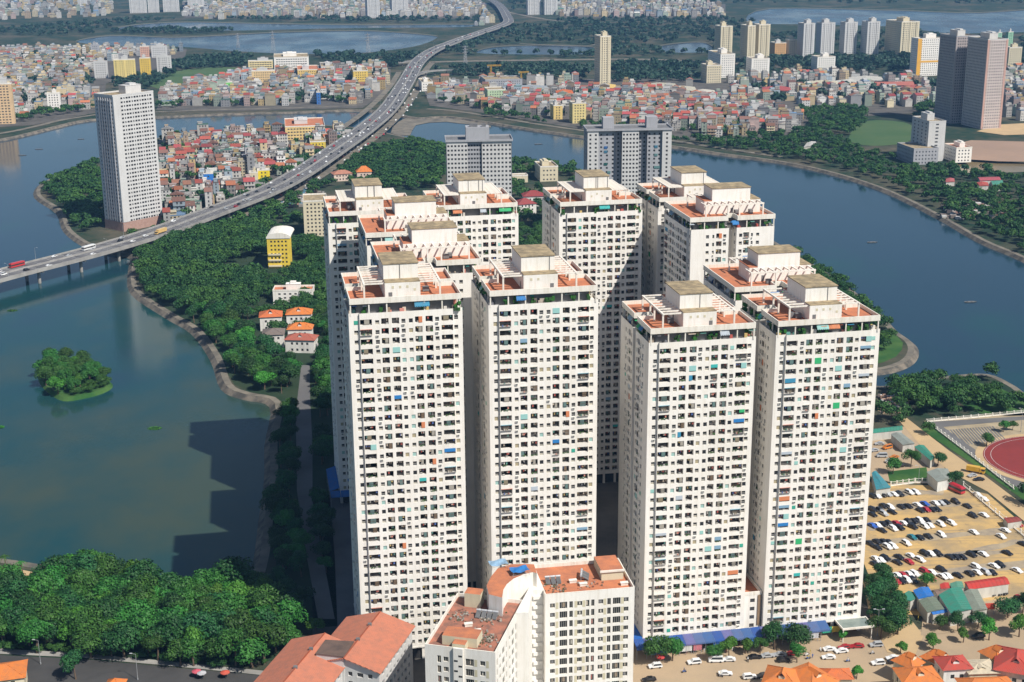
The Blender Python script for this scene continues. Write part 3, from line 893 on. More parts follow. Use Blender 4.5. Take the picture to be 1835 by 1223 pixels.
# ------------------------------------------------------------------ generic buildings
def gen_cols(width, pitch, ww, sill=0.9, head=2.4, depth=0.25, margin=1.2, skip=None):
    n = max(1, int((width - 2 * margin) / pitch))
    out = []
    for i in range(n):
        c = width / 2 + (i - (n - 1) / 2) * pitch
        if skip and skip(i, n): continue
        w = ww[i % len(ww)] if isinstance(ww, (list, tuple)) else ww
        out.append((c - w / 2, c + w / 2, sill, head, depth))
    return out
def slab_block(name, label, cat, P, a, w, d, h, wall, floors=None, pitch=3.4, ww=1.5, spitch=None, group=None, roof='roof_stain', glass='glass_far', hut=True,
               z0=0.0, head=2.4, sill=0.9, fins=0, band=None, wallobj=None, back=False, seed=0, hut_mat=None):
    """rectangular block: P front-left ground corner, a heading of the front wall"""
    rr = random.Random(seed + int(P.x * 7 + P.y))
    t = thing(name, label, cat, (P.x, P.y, 0), a, group)
    fl = h / floors if floors else 3.3
    n = floors or max(1, int((h - 0.8) / 3.3))
    fh = (h - 1.2) / n
    rows = [0.3 + i * fh for i in range(n)]
    k = min(1.0, fh / 3.2)
    mb, gl = MB(), MB()
    X, Y = Vector((1, 0, 0)), Vector((0, 1, 0))
    hd, sl = head * k, sill * k
    facade(mb, gl, (0, 0, 0), X, -Y, w, rows, gen_cols(w, pitch, ww, sl, hd), z0, h)
    sp = spitch or pitch
    facade(mb, gl, (0, d, 0), -Y, -X, d, rows, gen_cols(d, sp, ww, sl, hd), z0, h)
    facade(mb, gl, (w, 0, 0), Y, X, d, rows, gen_cols(d, sp, ww, sl, hd), z0, h)
    facade(mb, gl, (w, d, 0), -X, Y, w, [], [], z0, h)
    wm = M[wall] if wallobj is None else M['obj']
    o = mb.build('wall', wm, t)
    if wallobj: o.color = (*wallobj, 1)
    stuff(gl.build('window_panes', M[glass], t))
    rm = MB(); rm.face([(0.02, 0.02, h - 0.5), (w - 0.02, 0.02, h - 0.5), (w - 0.02, d - 0.02, h - 0.5), (0.02, d - 0.02, h - 0.5)])
    rm.build('roof', M[roof], t)
    pm = MB()
    for q in ((-0.1, w + 0.1, -0.1, 0.25), (-0.1, w + 0.1, d - 0.25, d + 0.1), (-0.1, 0.25, 0.252, d - 0.252), (w - 0.25, w + 0.1, 0.252, d - 0.252)):
        pm.box(q[0], q[1], q[2], q[3], h - 0.3, h + 0.9, 0)
    pm.build('parapet', M['parapet'] if wall in ('white', 'cream') else M[wall], t)
    if hut:
        hm = MB(); hw_, hd_ = w * rr.uniform(0.3, 0.45), d * rr.uniform(0.3, 0.5)
        hx, hy = w * rr.uniform(0.2, 0.45), d * rr.uniform(0.2, 0.4)
        hh = min(6.0, h * 0.09 + 2.4)
        hm.box(hx, hx + hw_, hy, hy + hd_, h - 0.49, h + hh, 0); hm.box(hx - 0.2, hx + hw_ + 0.2, hy - 0.2, hy + hd_ + 0.2, h + hh, h + hh + 0.3, 0)
        hm.box(hx + hw_ * 0.3, hx + hw_ * 0.7, hy + 0.3, hy + hd_ * 0.7, h + hh + 0.3, h + hh + 1.8, 0)
        hm.build('roof_house', M[hut_mat or wall] if wallobj is None else M['white2'], t)
    for i in range(fins):
        fm = MB(); x = w * (i + 0.5) / fins
        fm.box(x - 0.8, x + 0.8, -0.9, -0.01, z0, h - 0.6, 0)
        fo = fm.build('fin', wm, t)
        if wallobj: fo.color = (*wallobj, 1)
    if band:
        bm = MB()
        for (za, zb_, bx0, bx1) in band[1]:
            bm.box(w * bx0, w * bx1, -0.22, -0.012, za * h, zb_ * h, 0)
        bo = bm.build('facade_band', M['obj'], t); bo.color = (*band[0], 1)
    return t
def px_block(name, label, cat, xl, xe, xr, yt, yb, wall, a=12.0, dmax=None, **kw):
    """block from its left, edge and right columns, its top row and the row of its foot"""
    p = G(xe, yb)
    U = Vector((math.cos(R(a)), math.sin(R(a)), 0)); V = Vector((-U.y, U.x, 0))
    w = reach(p, U, xr)
    d = reach(p, V, xl) if xl < xe - 0.5 else w * 0.8
    if dmax: d = min(d, dmax)
    d = max(min(d, 70.0), 8.0)
    h = height_for(p, yt)
    return slab_block(name, label, cat, p, R(a), w, d, h, wall, **kw)

# tall tower on the spit
P0 = G(201.3, 173, 109.0); P1 = G(274.4, 164.5, 109.0); P2 = G(167, 163.5, 109.0)
aLT = math.atan2(P1.y - P0.y, P1.x - P0.x)
wLT = (P1 - P0).length
dLT = reach(P0, Vector((-math.sin(aLT), math.cos(aLT), 0)), 168.0)
lt = slab_block('apartment_tower', 'pale grey tower with a brown base alone on the wooded spit by the bridge', 'tower', Vector((P0.x, P0.y, 0)), aLT, wLT, dLT, 109.0, 'white2', floors=34, pitch=2.55,
                ww=[1.1, 2.0, 1.9], spitch=2.4, glass='glass', seed=4, hut_mat='white2')
mbx = MB(); mbx.box(-0.25, wLT + 0.25, -0.25, dLT + 0.25, 0.02, 7.5, 0); ob('base_cladding', mbx.mesh('base_cladding', [surf('brown_cladding', (0.42, 0.27, 0.22), (0.34, 0.21, 0.17), 0.4)]), lt)
mbx = MB(); mbx.box(0.0, wLT * 0.17, -0.5, -0.02, 7.6, 108.5, 0); ob('blank_panel', mbx.mesh('blank_panel', [M['white2']]), lt)
for i in range(6):
    mbx = MB(); y0 = 3 + i * (min(dLT, wLT) - 6) / 6
    mbx.box(-0.7, -0.02, y0, y0 + 1.1, 8, 107, 0); ob('fin', mbx.mesh('fin', [M['grey_wall']]), lt)

# the two grey high-rises behind the estate
def grey_highrise(label, xl, xr, Y, h, notch, seed, roofteal=False):
    p0 = G(0, 0)
    a = R(4.0)
    # left end at column xl, right end at column xr, at distance Y
    dirl = (RT * ((xl - PW / 2) / FPX) + FW + UP * ((PH / 2 - 250) / FPX))
    P = CAMP + dirl * (Y / dirl.y)
    P = Vector((P.x, P.y, h))
    U = Vector((math.cos(a), math.sin(a), 0))
    w = reach(P, U, xr)
    d = 24.0
    t = thing('apartment_block', label, 'high-rise', (P.x, P.y, 0), a, 'grey high-rises behind the white towers')
    n = int((h - 5) / 3.2)
    rows = [h - 1.6 - (n - i) * 3.2 for i in range(n)]
    mb, gl = MB(), MB()
    X, Yv = Vector((1, 0, 0)), Vector((0, 1, 0))
    x = 0.0
    for (f, dep, colsn) in notch:
        wd = w * f
        pitch = wd / max(colsn, 1)
        cols = [(pitch * (i + 0.5) - 0.75, pitch * (i + 0.5) + 0.75, 0.9, 2.4, 0.3) for i in range(colsn)]
        facade(mb, gl, (x, dep, 0), X, -Yv, wd, rows, cols, 0, h, 1 if dep < 0.5 else 0, 0)
        mb.face([(x, 0, 0), (x, 4.5, 0), (x, 4.5, h), (x, 0, h)]); mb.face([(x + wd, 0, 0), (x + wd, 4.5, 0), (x + wd, 4.5, h), (x + wd, 0, h)])
        x += wd
    facade(mb, gl, (0, d, 0), -Yv, -X, d, rows, gen_cols(d, 3.2, 1.4), 0, h)
    facade(mb, gl, (w, 0, 0), Yv, X, d, rows, gen_cols(d, 3.2, 1.4), 0, h)
    facade(mb, gl, (w, d, 0), -X, Yv, w, [], [], 0, h)
    mb.build('wall', [M['grey_wall'], M['white2']], t); stuff(gl.build('window_panes', M['glass'], t))
    rm = MB(); rm.box(-0.8, w + 0.8, -0.8, d + 0.5, h + 0.005, h + 0.5, 0, top=1); rm.build('roof', [M['grey_wall'], M['dark_conc']], t)
    for q in ((-0.8, w + 0.8, -0.8, -0.4), (-0.8, w + 0.8, d + 0.1, d + 0.5), (-0.8, -0.4, -0.399, d + 0.099), (w + 0.4, w + 0.8, -0.399, d + 0.099)):
        pm = MB(); pm.box(q[0], q[1], q[2], q[3], h + 0.505, h + 1.6, 0); pm.build('parapet', M['grey_wall'], t)
    return t, w, d
m1, w1, d1 = grey_highrise('grey high-rise with a broad white roof house, behind the courtyard towers', 800, 917, 1042, 84.0, [(0.32, 0, 6), (0.22, 1.6, 5), (0.46, 0.4, 8)], 1)
mb = MB(); mb.box(w1 * 0.3, w1 * 0.66, 3, 15, 84.51, 94.0, 0); mb.build('roof_house', M['grey_wall'], m1)
for q in (0.36, 0.42, 0.55):
    mb = MB(); mb.box(w1 * q, w1 * q + 3, 5, 8, 94.01, 96.2, 0); mb.build('roof_vent', M['dark_conc'], m1)
m2, w2, d2 = grey_highrise('grey high-rise with recessed balcony bays and two roof huts', 1053, 1204, 1085, 85.0, [(0.13, 0, 2), (0.21, 1.8, 3), (0.07, 4.2, 1), (0.20, 0, 5), (0.1, 4.2, 2), (0.18, 1.8, 3), (0.11, 0, 1)], 2)
for q in (0.2, 0.72):
    mb = MB(); mb.box(w2 * q, w2 * q + 8.5, 9, 17, 85.51, 94.0, 0); mb.build('roof_house', M['grey_wall'], m2)
mb = MB()
rq = random.Random(8)
for i in range(14):
    x = w2 * rq.choice([0.2, 0.24, 0.28, 0.8, 0.84]); z = 20 + 3.2 * rq.randint(5, 18)
    mb.box(x, x + 2.6, 1.4, 1.75, z, z + 1.8, 0, rq.choice([(0.05, 0.16, 0.24), (0.04, 0.2, 0.18), (0.04, 0.12, 0.3), (0.1, 0.2, 0.2)]))
stuff(mb.build('balcony_awnings', M['clutter'], m2, True))

# ------------------------------------------------------------------ front block with two wings (flat terracotta roofs)
CW = thing('apartment_block', 'white two-winged block with flat terracotta roofs, in front of the towers', 'apartment block', (0, 0, 0))
def wing(P, a, w, d, h, fcols, lcols, rcols, rowh=3.2, indiv=True, seed=1, roofm='terracotta'):
    rr = random.Random(seed)
    U = Vector((math.cos(a), math.sin(a), 0)); V = Vector((-U.y, U.x, 0))
    n = int((h - 3) / rowh)
    rows = [h - 2.2 - (n - i) * rowh for i in range(n)]
    mb = MB()
    specs = {'a': (1.5, 0.9, 2.4), 'b': (2.4, 0.35, 2.6), 'c': (1.1, 0.35, 2.6), 'd': (1.0, 0.35, 2.6), 'e': (2.0, 1.2, 2.2)}
    def cs(cols): return [(c - specs[k][0] / 2, c + specs[k][0] / 2, specs[k][1], specs[k][2], 0.35) for k, c in cols]
    facade(mb, None, P, U, -V, w, rows, cs(fcols), 0, h)
    facade(mb, None, P + V * d, -V, -U, d, rows, cs(lcols), 0, h)
    facade(mb, None, P + U * w, V, U, d, rows, cs(rcols), 0, h)
    facade(mb, None, P + U * w + V * d, -U, V, w, [], [], 0, h)
    mb.build('wall', M['white'], CW)
    wms = {}
    for k, (ww, s0, s1) in specs.items():
        ms = []
        for j in range(6):
            q = MB(); hh = s1 - s0
            fc = (0.5, 0.48, 0.42)
            q.face([(0, 0.34, 0), (ww, 0.34, 0), (ww, 0.34, hh), (0, 0.34, hh)], 1)
            for bx in ([0, ww - 0.07] + [ww * i / (1 + int(ww / 0.7)) for i in range(1, 1 + int(ww / 0.7))]):
                q.box(bx, bx + 0.07, 0.2, 0.28, 0, hh, 0, fc)
            q.box(0.0701, ww - 0.0701, 0.2, 0.28, 0, 0.07, 0, fc); q.box(0.0701, ww - 0.0701, 0.2, 0.28, hh - 0.07, hh, 0, fc)
            if rr.random() < 0.5:
                x = rr.uniform(0.1, ww * 0.5)
                q.box(x, x + rr.uniform(0.3, ww * 0.45), 0.29, 0.33, hh * 0.2, hh - 0.1, 0, rr.choice(PAL))
            ms.append(q.mesh('window', WM, True))
        wms[k] = ms
    def put(O, U_, cols, rz, lim):
        for i, z in enumerate(rows):
            if z < lim: continue
            for k, c in cols:
                p = O + U_ * (c - specs[k][0] / 2)
                ob('window', rr.choice(wms[k]), CW, (p.x, p.y, z + specs[k][1]), rz)
    put(P, U, fcols, a, 4.0)
    put(P + V * d, -V, lcols, a - math.pi / 2, 4.0)
    put(P + U * w, V, rcols, a + math.pi / 2, 4.0)
    # roof
    def T(x, y, z): q = P + U * x + V * y; return (q.x, q.y, z)
    rm = MB(); rm.face([T(0.02, 0.02, h - 1.0), T(w - 0.02, 0.02, h - 1.0), T(w - 0.02, d - 0.02, h - 1.0), T(0.02, d - 0.02, h - 1.0)]); rm.build('roof_terrace', M[roofm], CW)
    pm = MB()
    tf = lambda p: T(*p)
    for q in ((0.001, w - 0.001, 0.001, 0.3), (0.001, w - 0.001, d - 0.3, d - 0.001), (0.001, 0.3, 0.301, d - 0.301), (w - 0.3, w - 0.001, 0.301, d - 0.301)):
        pm.box(q[0], q[1], q[2], q[3], h - 0.98, h + 0.25, 0, tf=tf)
    pm.build('parapet', M['parapet'], CW)
    return T
def beige_panels(P, U, N, cols, rows_h, h, w=1.0):
    for c in cols:
        mb = MB()
        n = int((h - 3) / rows_h)
        for i in range(n):
            z = h - 2.2 - (n - i) * rows_h
            p = P + U * (c - w / 2) + N * 0.03; q = P + U * (c + w / 2) + N * 0.03
            mb.face([(p.x, p.y, z + 0.4), (q.x, q.y, z + 0.4), (q.x, q.y, z + 2.6), (p.x, p.y, z + 2.6)])
        stuff(mb.build('beige_panels', M['beige'], CW))
cP = G(976.8, 1067, 43.0); cP.z = 0
aR = R(9.3)
RWW, RWD = 28.0, 21.2
fR = [('a', 2.3), ('b', 5.7), ('c', 8.1), ('a', 10.8), ('d', 13.3), ('d', 14.9), ('a', 17.4), ('c', 20.0), ('b', 22.4), ('a', 25.4)]
TR = wing(cP, aR, RWW, RWD, 43.0, fR, [('c', 3.0), ('b', 7), ('a', 11), ('b', 15)], [('a', 4), ('b', 9), ('a', 14)], seed=3)
UR = Vector((math.cos(aR), math.sin(aR), 0)); VR = Vector((-UR.y, UR.x, 0))
beige_panels(cP, UR, -VR, [3.7, 9.6, 12.1, 18.7, 24.2], 3.2, 43.0, 0.9)
lP = G(761, 1156, 43.0); lP.z = 0
lQ = G(887.5, 1171, 43.0); lQ.z = 0
aL = math.atan2(lQ.y - lP.y, lQ.x - lP.x)
LWW = (lQ - lP).length
TL = wing(lP, aL, LWW, 33.0, 43.0, [('c', 4.2), ('a', 6.2), ('b', 13.2), ('a', 17.0)], [('a', 5), ('b', 10), ('a', 15)],
          [('d', 2.0), ('a', 5.2), ('b', 9.0), ('c', 12.4), ('a', 16.2), ('b', 20.0), ('d', 23.6), ('a', 27.0)], seed=4, roofm='pink_roof')
UL = Vector((math.cos(aL), math.sin(aL), 0)); VL = Vector((-UL.y, UL.x, 0))
beige_panels(lP, UL, -VL, [15.0, 18.4], 3.2, 43.0, 0.8)
# stair shaft with staggered slots on the left wing
mb = MB(); tf = lambda p: TL(*p)
mb.box(8.6, 11.4, -0.7, -0.01, 0, 43.4, 0, tf=tf); mb.build('stair_shaft', M['white'], CW)
for i in range(22):
    q = MB(); z = 42 - i * 1.6 - 1.2; x = 8.8 if i % 2 else 10.1
    q.box(x, x + 1.1, -0.73, -0.705, z, z + 0.55, 0, tf=tf); q.build('stair_slot', M['glass'], CW)
# stair head boxes and courts on the left wing roof
for (x0, x1, y0, y1, z1, rm_) in ((4.2, 14.5, 3.2, 9.0, 44.9, 'terracotta'), (8.0, 11.8, 0.4, 3.19, 44.2, 'terracotta'), (4.0, 9.0, 27.0, 31.0, 46.5, 'terracotta')):
    q = MB(); q.box(x0, x1, y0, y1, 42.03, z1, 0, top=1, tf=tf); q.build('stair_head', [M['beige'], M[rm_]], CW)
# linking core between the wings, higher, with a curved lit wall
core_px = [(872, 1056), (880, 1040), (893, 1024), (915, 1018), (940, 1017), (957, 1018), (962, 1034), (955, 1032), (938, 1036), (920, 1044), (908, 1054), (902, 1064), (900, 1078), (876, 1072)]
core = [G(x, y, 47.0) for x, y in core_px]
cmb = MB(); cmb.prism([(p.x, p.y) for p in reversed(core)], 0, 48.2, 0, top=1); cmb.build('link_core', [M['penthouse'], M['terracotta']], CW)
gap = [TL(LWW, 20, 0), TL(LWW, 33, 0), TR(0, RWD, 0), TR(0, 2, 0)]
cmb = MB(); cmb.prism([(p[0], p[1]) for p in [TL(LWW - 0.05, 24, 0), TL(LWW + 3.5, 25, 0), TR(-3.5, 3.0, 0), TR(-0.05, 3.2, 0), TR(-0.05, 14, 0), TL(LWW - 0.05, 33, 0)]], 0, 43.5, 0)
cmb.build('link_wall', M['white'], CW)
for i in range(12):
    q = MB(); z = 40.5 - i * 3.2
    q.box(-3.2, -0.3, 3.0 - 0.55, 3.0 - 0.1, z, z + 1.1, 0, tf=lambda p: TR(*p)); q.build('link_balcony', M['white'], CW)
# things standing on the flat roofs
def solar_heater(T, x, y, z, label, n=3, rot=0.0):
    p = T(x, y, z)
    t = thing('solar_heater', label, 'solar heater', p, rot, 'solar water heaters on the flat roofs')
    for k in range(n):
        q = MB(); q.face([(k * 1.7, 0, 0.3), (k * 1.7 + 1.4, 0, 0.3), (k * 1.7 + 1.4, 2.2, 1.5), (k * 1.7, 2.2, 1.5)]); q.face([(k * 1.7, 0, 0.22), (k * 1.7, 2.2, 1.42), (k * 1.7 + 1.4, 2.2, 1.42), (k * 1.7 + 1.4, 0, 0.22)])
        for j in range(8): q.tube((k * 1.7 + 0.1 + j * 0.17, 0, 0.36), (k * 1.7 + 0.1 + j * 0.17, 2.2, 1.56), 0.05, 0.05, 5)
        q.build('collector', M['dark_conc'], t)
        q = MB(); q.tube((k * 1.7 - 0.05, 2.4, 1.7), (k * 1.7 + 1.5, 2.4, 1.7), 0.32, 0.32, 10); q.build('water_drum', M['steel'], t)
        q = MB(); q.box(k * 1.7 + 0.1, k * 1.7 + 0.2, 2.3, 2.45, 0, 1.5, 0); q.box(k * 1.7 + 1.2, k * 1.7 + 1.3, 2.3, 2.45, 0, 1.5, 0); q.build('stand', M['metal'], t)
solar_heater(TR, 2.0, 8.5, 42.0, 'three-panel solar water heater at the left end of the orange roof', 3, aR)
solar_heater(TR, 15.5, 9.0, 42.0, 'three-panel solar water heater beside the raised roof box', 3, aR + R(75))
solar_heater(TL, 9.0, 20.5, 42.0, 'four-drum solar water heater on the stained pink roof', 4, aL)
q = MB(); q.box(19.5, 26.5, 8.5, 19.5, 42.03, 45.2, 0, top=1, tf=lambda p: TR(*p)); q.build('roof_box', [M['beige'], M['terracotta']], CW)
q = MB(); q.box(19.0, 27.0, 8.0, 8.49, 44.9, 45.5, 0, tf=lambda p: TR(*p)); q.build('roof_box_lip', M['parapet'], CW)
for (T_, x, y, lab) in ((TR, 10.5, 9.0, 'low white roof vent box between the solar heaters'), (TR, 13.2, 6.2, 'second low white vent box nearer the solar heater'), (TL, 8.5, 15.5, 'pale vent box beside the drum heater'), (TL, 12.0, 12.2, 'square pale vent box by the stair-head court'), (TR, 25.8, 4.5, 'small white vent box in the roof corner')):
    q = MB(); q.box(-1.1, 1.1, -0.55, 0.55, 0, 0.8, 0); q.box(-1.25, 1.25, -0.7, 0.7, 0.8, 0.95, 0)
    p = T_(x, y, 42.02); tag(q.build('roof_vent_box', M['parapet'], None, loc=p, rz=aR), lab, 'vent')
def tarp(px, z, col, label, seed):
    rr = random.Random(seed)
    t = thing('tarpaulin_frame', label, 'tarpaulin', G(px[0], px[1], z), 0.3)
    q = MB()
    nx, ny = 6, 5
    def H(i, j): return 1.3 + 0.25 * math.sin(i * 1.3 + seed) * math.cos(j * 1.1) + 0.25 * i / nx
    for i in range(nx):
        for j in range(ny):
            q.face([(i * 0.9 - 2.7, j * 0.8 - 2, H(i, j)), (i * 0.9 - 1.8, j * 0.8 - 2, H(i + 1, j)), (i * 0.9 - 1.8, j * 0.8 - 1.2, H(i + 1, j + 1)), (i * 0.9 - 2.7, j * 0.8 - 1.2, H(i, j + 1))])
    o = q.build('sheet', M['roofobj'], t); o.color = (*col, 1)
    for (x, y) in ((-2.6, -1.9), (2.5, -1.9), (2.5, 1.9), (-2.6, 1.9)):
        q = MB(); q.tube((x, y, 0), (x, y, 1.35), 0.06, 0.06, 6); q.build('leg', M['metal'], t)
    for k in range(5):
        q = MB(); q.tube((-3.2 + rr.random(), -2.4 + k, 0.4), (3.2, -2.4 + k + rr.uniform(-0.6, 0.6), 0.9 + rr.random() * 0.4), 0.03, 0.03, 5); q.build('rod', M['metal'], t)
tarp((931, 1028), 48.25, (0.02, 0.20, 0.55), 'plain blue tarpaulin on a wire frame, on the link roof', 1)
tarp((893, 1016), 48.25, (0.28, 0.45, 0.62), 'blue and white tarpaulin frame at the edge of the link roof', 2)

# red gabled block beside it
def gable_block(name, label, B, C, Wd, zE, rise, wall, roofcol, rows=5):
    """eave corners B->C along one long side, Wd the width vector"""
    L = (C - B); Lu = L.normalized(); Wu = Wd.normalized(); w = Wd.length; l = L.length
    t = thing(name, label, 'apartment block', (0, 0, 0))
    mb, gl = MB(), MB()
    rws = [zE - 0.6 - (i + 1) * 3.2 for i in range(int(zE / 3.2) - 1)][::-1]
    cs = lambda L_: gen_cols(L_, 3.2, [1.4, 2.0], 0.9, 2.4, 0.5)
    Z = Vector((0, 0, 0))
    def wallf(O, U, N, wd, win=True): facade(mb, gl, (O.x, O.y, 0), U, N, wd, rws if win else [], cs(wd), 0, zE)
    wallf(B, Lu, -Wu, l); wallf(C, Wu, Lu, w); wallf(C + Wd, -Lu, Wu, l); wallf(B + Wd, -Wu, -Lu, w)
    for E_ in (B, C):
        m_ = E_ + Wd * 0.5
        mb.face([(E_.x, E_.y, zE), (E_.x + Wd.x, E_.y + Wd.y, zE), (m_.x, m_.y, zE + rise)])
    mb.build('wall', M[wall], t); stuff(gl.build('window_panes', M['glass'], t))
    e = 0.9
    for s in (0, 1):
        rm = MB()
        a = (B + Wd * s) + (Wu * (e if s else -e)) - Lu * e; b = (C + Wd * s) + (Wu * (e if s else -e)) + Lu * e
        r1 = B + Wd * 0.5 - Lu * e; r2 = C + Wd * 0.5 + Lu * e
        dz = rise * e / (w / 2)
        pts = [(a.x, a.y, zE - dz + 0.2), (b.x, b.y, zE - dz + 0.2), (r2.x, r2.y, zE + rise + 0.2), (r1.x, r1.y, zE + rise + 0.2)]
        rm.face(pts); rm.face([(p[0], p[1], p[2] - 0.25) for p in reversed(pts)])
        for i in range(4):
            p, q2 = pts[i], pts[(i + 1) % 4]
            rm.face([(p[0], p[1], p[2] - 0.25), (q2[0], q2[1], q2[2] - 0.25), q2, p])
        ro = rm.build('roof_slope', M['roofobj'], t); ro.color = (*roofcol, 1)
    rid = MB(); r1 = B + Wd * 0.5 - Lu * e; r2 = C + Wd * 0.5 + Lu * e
    rid.tube((r1.x, r1.y, zE + rise + 0.22), (r2.x, r2.y, zE + rise + 0.22), 0.22, 0.22, 6); ro = rid.build('ridge', M['roofobj'], t); ro.color = (0.30, 0.07, 0.03, 1)
    for k in (0.3, 0.62):
        p = r1.lerp(r2, k); v = MB(); v.box(p.x - 0.6, p.x + 0.6, p.y - 0.4, p.y + 0.4, zE + rise - 0.2, zE + rise + 0.8, 0); v.build('ridge_vent', M['dark_conc'], t)
    return t
zE = 25.0
b_ = G(738, 1123, zE); c_ = G(679, 1204, zE); a_ = G(623, 1109, zE)
for v in (a_, b_, c_): v.z = 0
Wd = (a_ - b_); Lu = (c_ - b_).normalized(); Wd = Wd - Lu * Wd.dot(Lu)
ROOFRED = (0.52, 0.185, 0.11)
gable_block('gabled_block', 'white block under a smooth salmon gabled roof, in front of the lakeside tower', b_, c_, Wd, zE, 3.2, 'white2', ROOFRED)
e1 = G(525, 1148, zE); f1 = G(614, 1194, zE)
for v in (e1, f1): v.z = 0
Wn = -Wd.normalized(); w1_ = (f1 - e1).dot(Wn)
gable_block('gabled_block', 'salmon-roofed block nearer the park, joined to its neighbour by a flat brown roof', e1 + Wn * w1_, e1 + Wn * w1_ + Lu * 34.0, -Wn * w1_, zE, 3.4, 'white2', ROOFRED)
jp = [G(x, y, zE + 3.6) for x, y in ((583, 1147), (634.5, 1150), (616, 1178), (565, 1172))]
c0 = sum(jp, Vector()) / 4
jt = thing('link_building', 'flat brown-roofed link between the two salmon-roofed blocks', 'link building', (c0.x, c0.y, 0))
jl = MB(); jl.prism([((p - c0) * 0.96)[:2] for p in reversed(jp)], 0, zE + 3.4, 0); jl.build('wall', M['white2'], jt)
jl = MB(); jl.prism([(p - c0)[:2] for p in reversed(jp)], zE + 3.41, zE + 3.7, 0); jl.build('roof', surf('brown_flat_roof', (0.15, 0.10, 0.08), (0.09, 0.065, 0.055), 0.3, 0.9), jt)

# low link between the two shop-front towers, and a brown stair strip
lk = loc_pt('T8', 35.75, 1.6)
t = slab_block('link_block', 'low white link block with terracotta roof between the two shop-front towers', 'link block', lk, A0, 6.3, 24, 17.0, 'white', floors=5, pitch=2.2, ww=[1.7, 1.1], roof='terracotta', hut=False)
mb = MB(); mb.box(5.0, 6.1, -0.3, -0.02, 5.2, 16.5, 0); mb.build('stair_strip', surf('brown_strip', (0.30, 0.20, 0.12), (0.22, 0.15, 0.10), 0.5), t)

def rebase(root, p):
    p = Vector((p[0], p[1], 0))
    for ch in root.children:
        ch.location = Vector(ch.location) - p
    root.location = p
rebase(CW, cP)

# ------------------------------------------------------------------ blocks among the trees
yb = px_block('yellow_block', 'narrow yellow block with a pale barrel roof standing in the trees', 'apartment block', 478, 481, 522, 428, 482, 'cream', a=2.0, dmax=26, floors=7, pitch=2.6, ww=[1.3], roof='concrete', hut=False, wallobj=(0.80, 0.58, 0.06), glass='glass')
mb = MB()
yw = reach(G(481, 482), Vector((1, 0, 0)), 522); yh = height_for(G(481, 482), 428)
for i in range(8):
    t0, t1 = math.pi * i / 8, math.pi * (i + 1) / 8
    f = lambda t: (yw / 2 - (yw / 2 + 0.4) * math.cos(t), yh + 0.9 + 3.0 * math.sin(t))
    (x0, z0_), (x1, z1_) = f(t0), f(t1)
    mb.face([(x0, -0.5, z0_), (x1, -0.5, z1_), (x1, 26.5, z1_), (x0, 26.5, z0_)])
    mb.face([(x0, -0.45, z0_), (x1, -0.45, z1_), (x1, -0.45, yh), (x0, -0.45, yh)])
mb.build('barrel_roof', M['parapet'], yb)
for i in range(3):
    mb = MB(); mb.box(0.6, yw * 0.6, -0.9, -0.02, 1.5 + i * 4.2, 2.6 + i * 4.2, 0); mb.build('balcony', M['cream'], yb)
px_block('cream_block', 'cream brick block with a mossy roof beside the back lakeside tower', 'apartment block', 536, 546, 588, 362, 425, 'cream', a=8.0, dmax=30, floors=9, pitch=3.0, ww=[1.4], roof='roof_stain', glass='glass', hut=False)

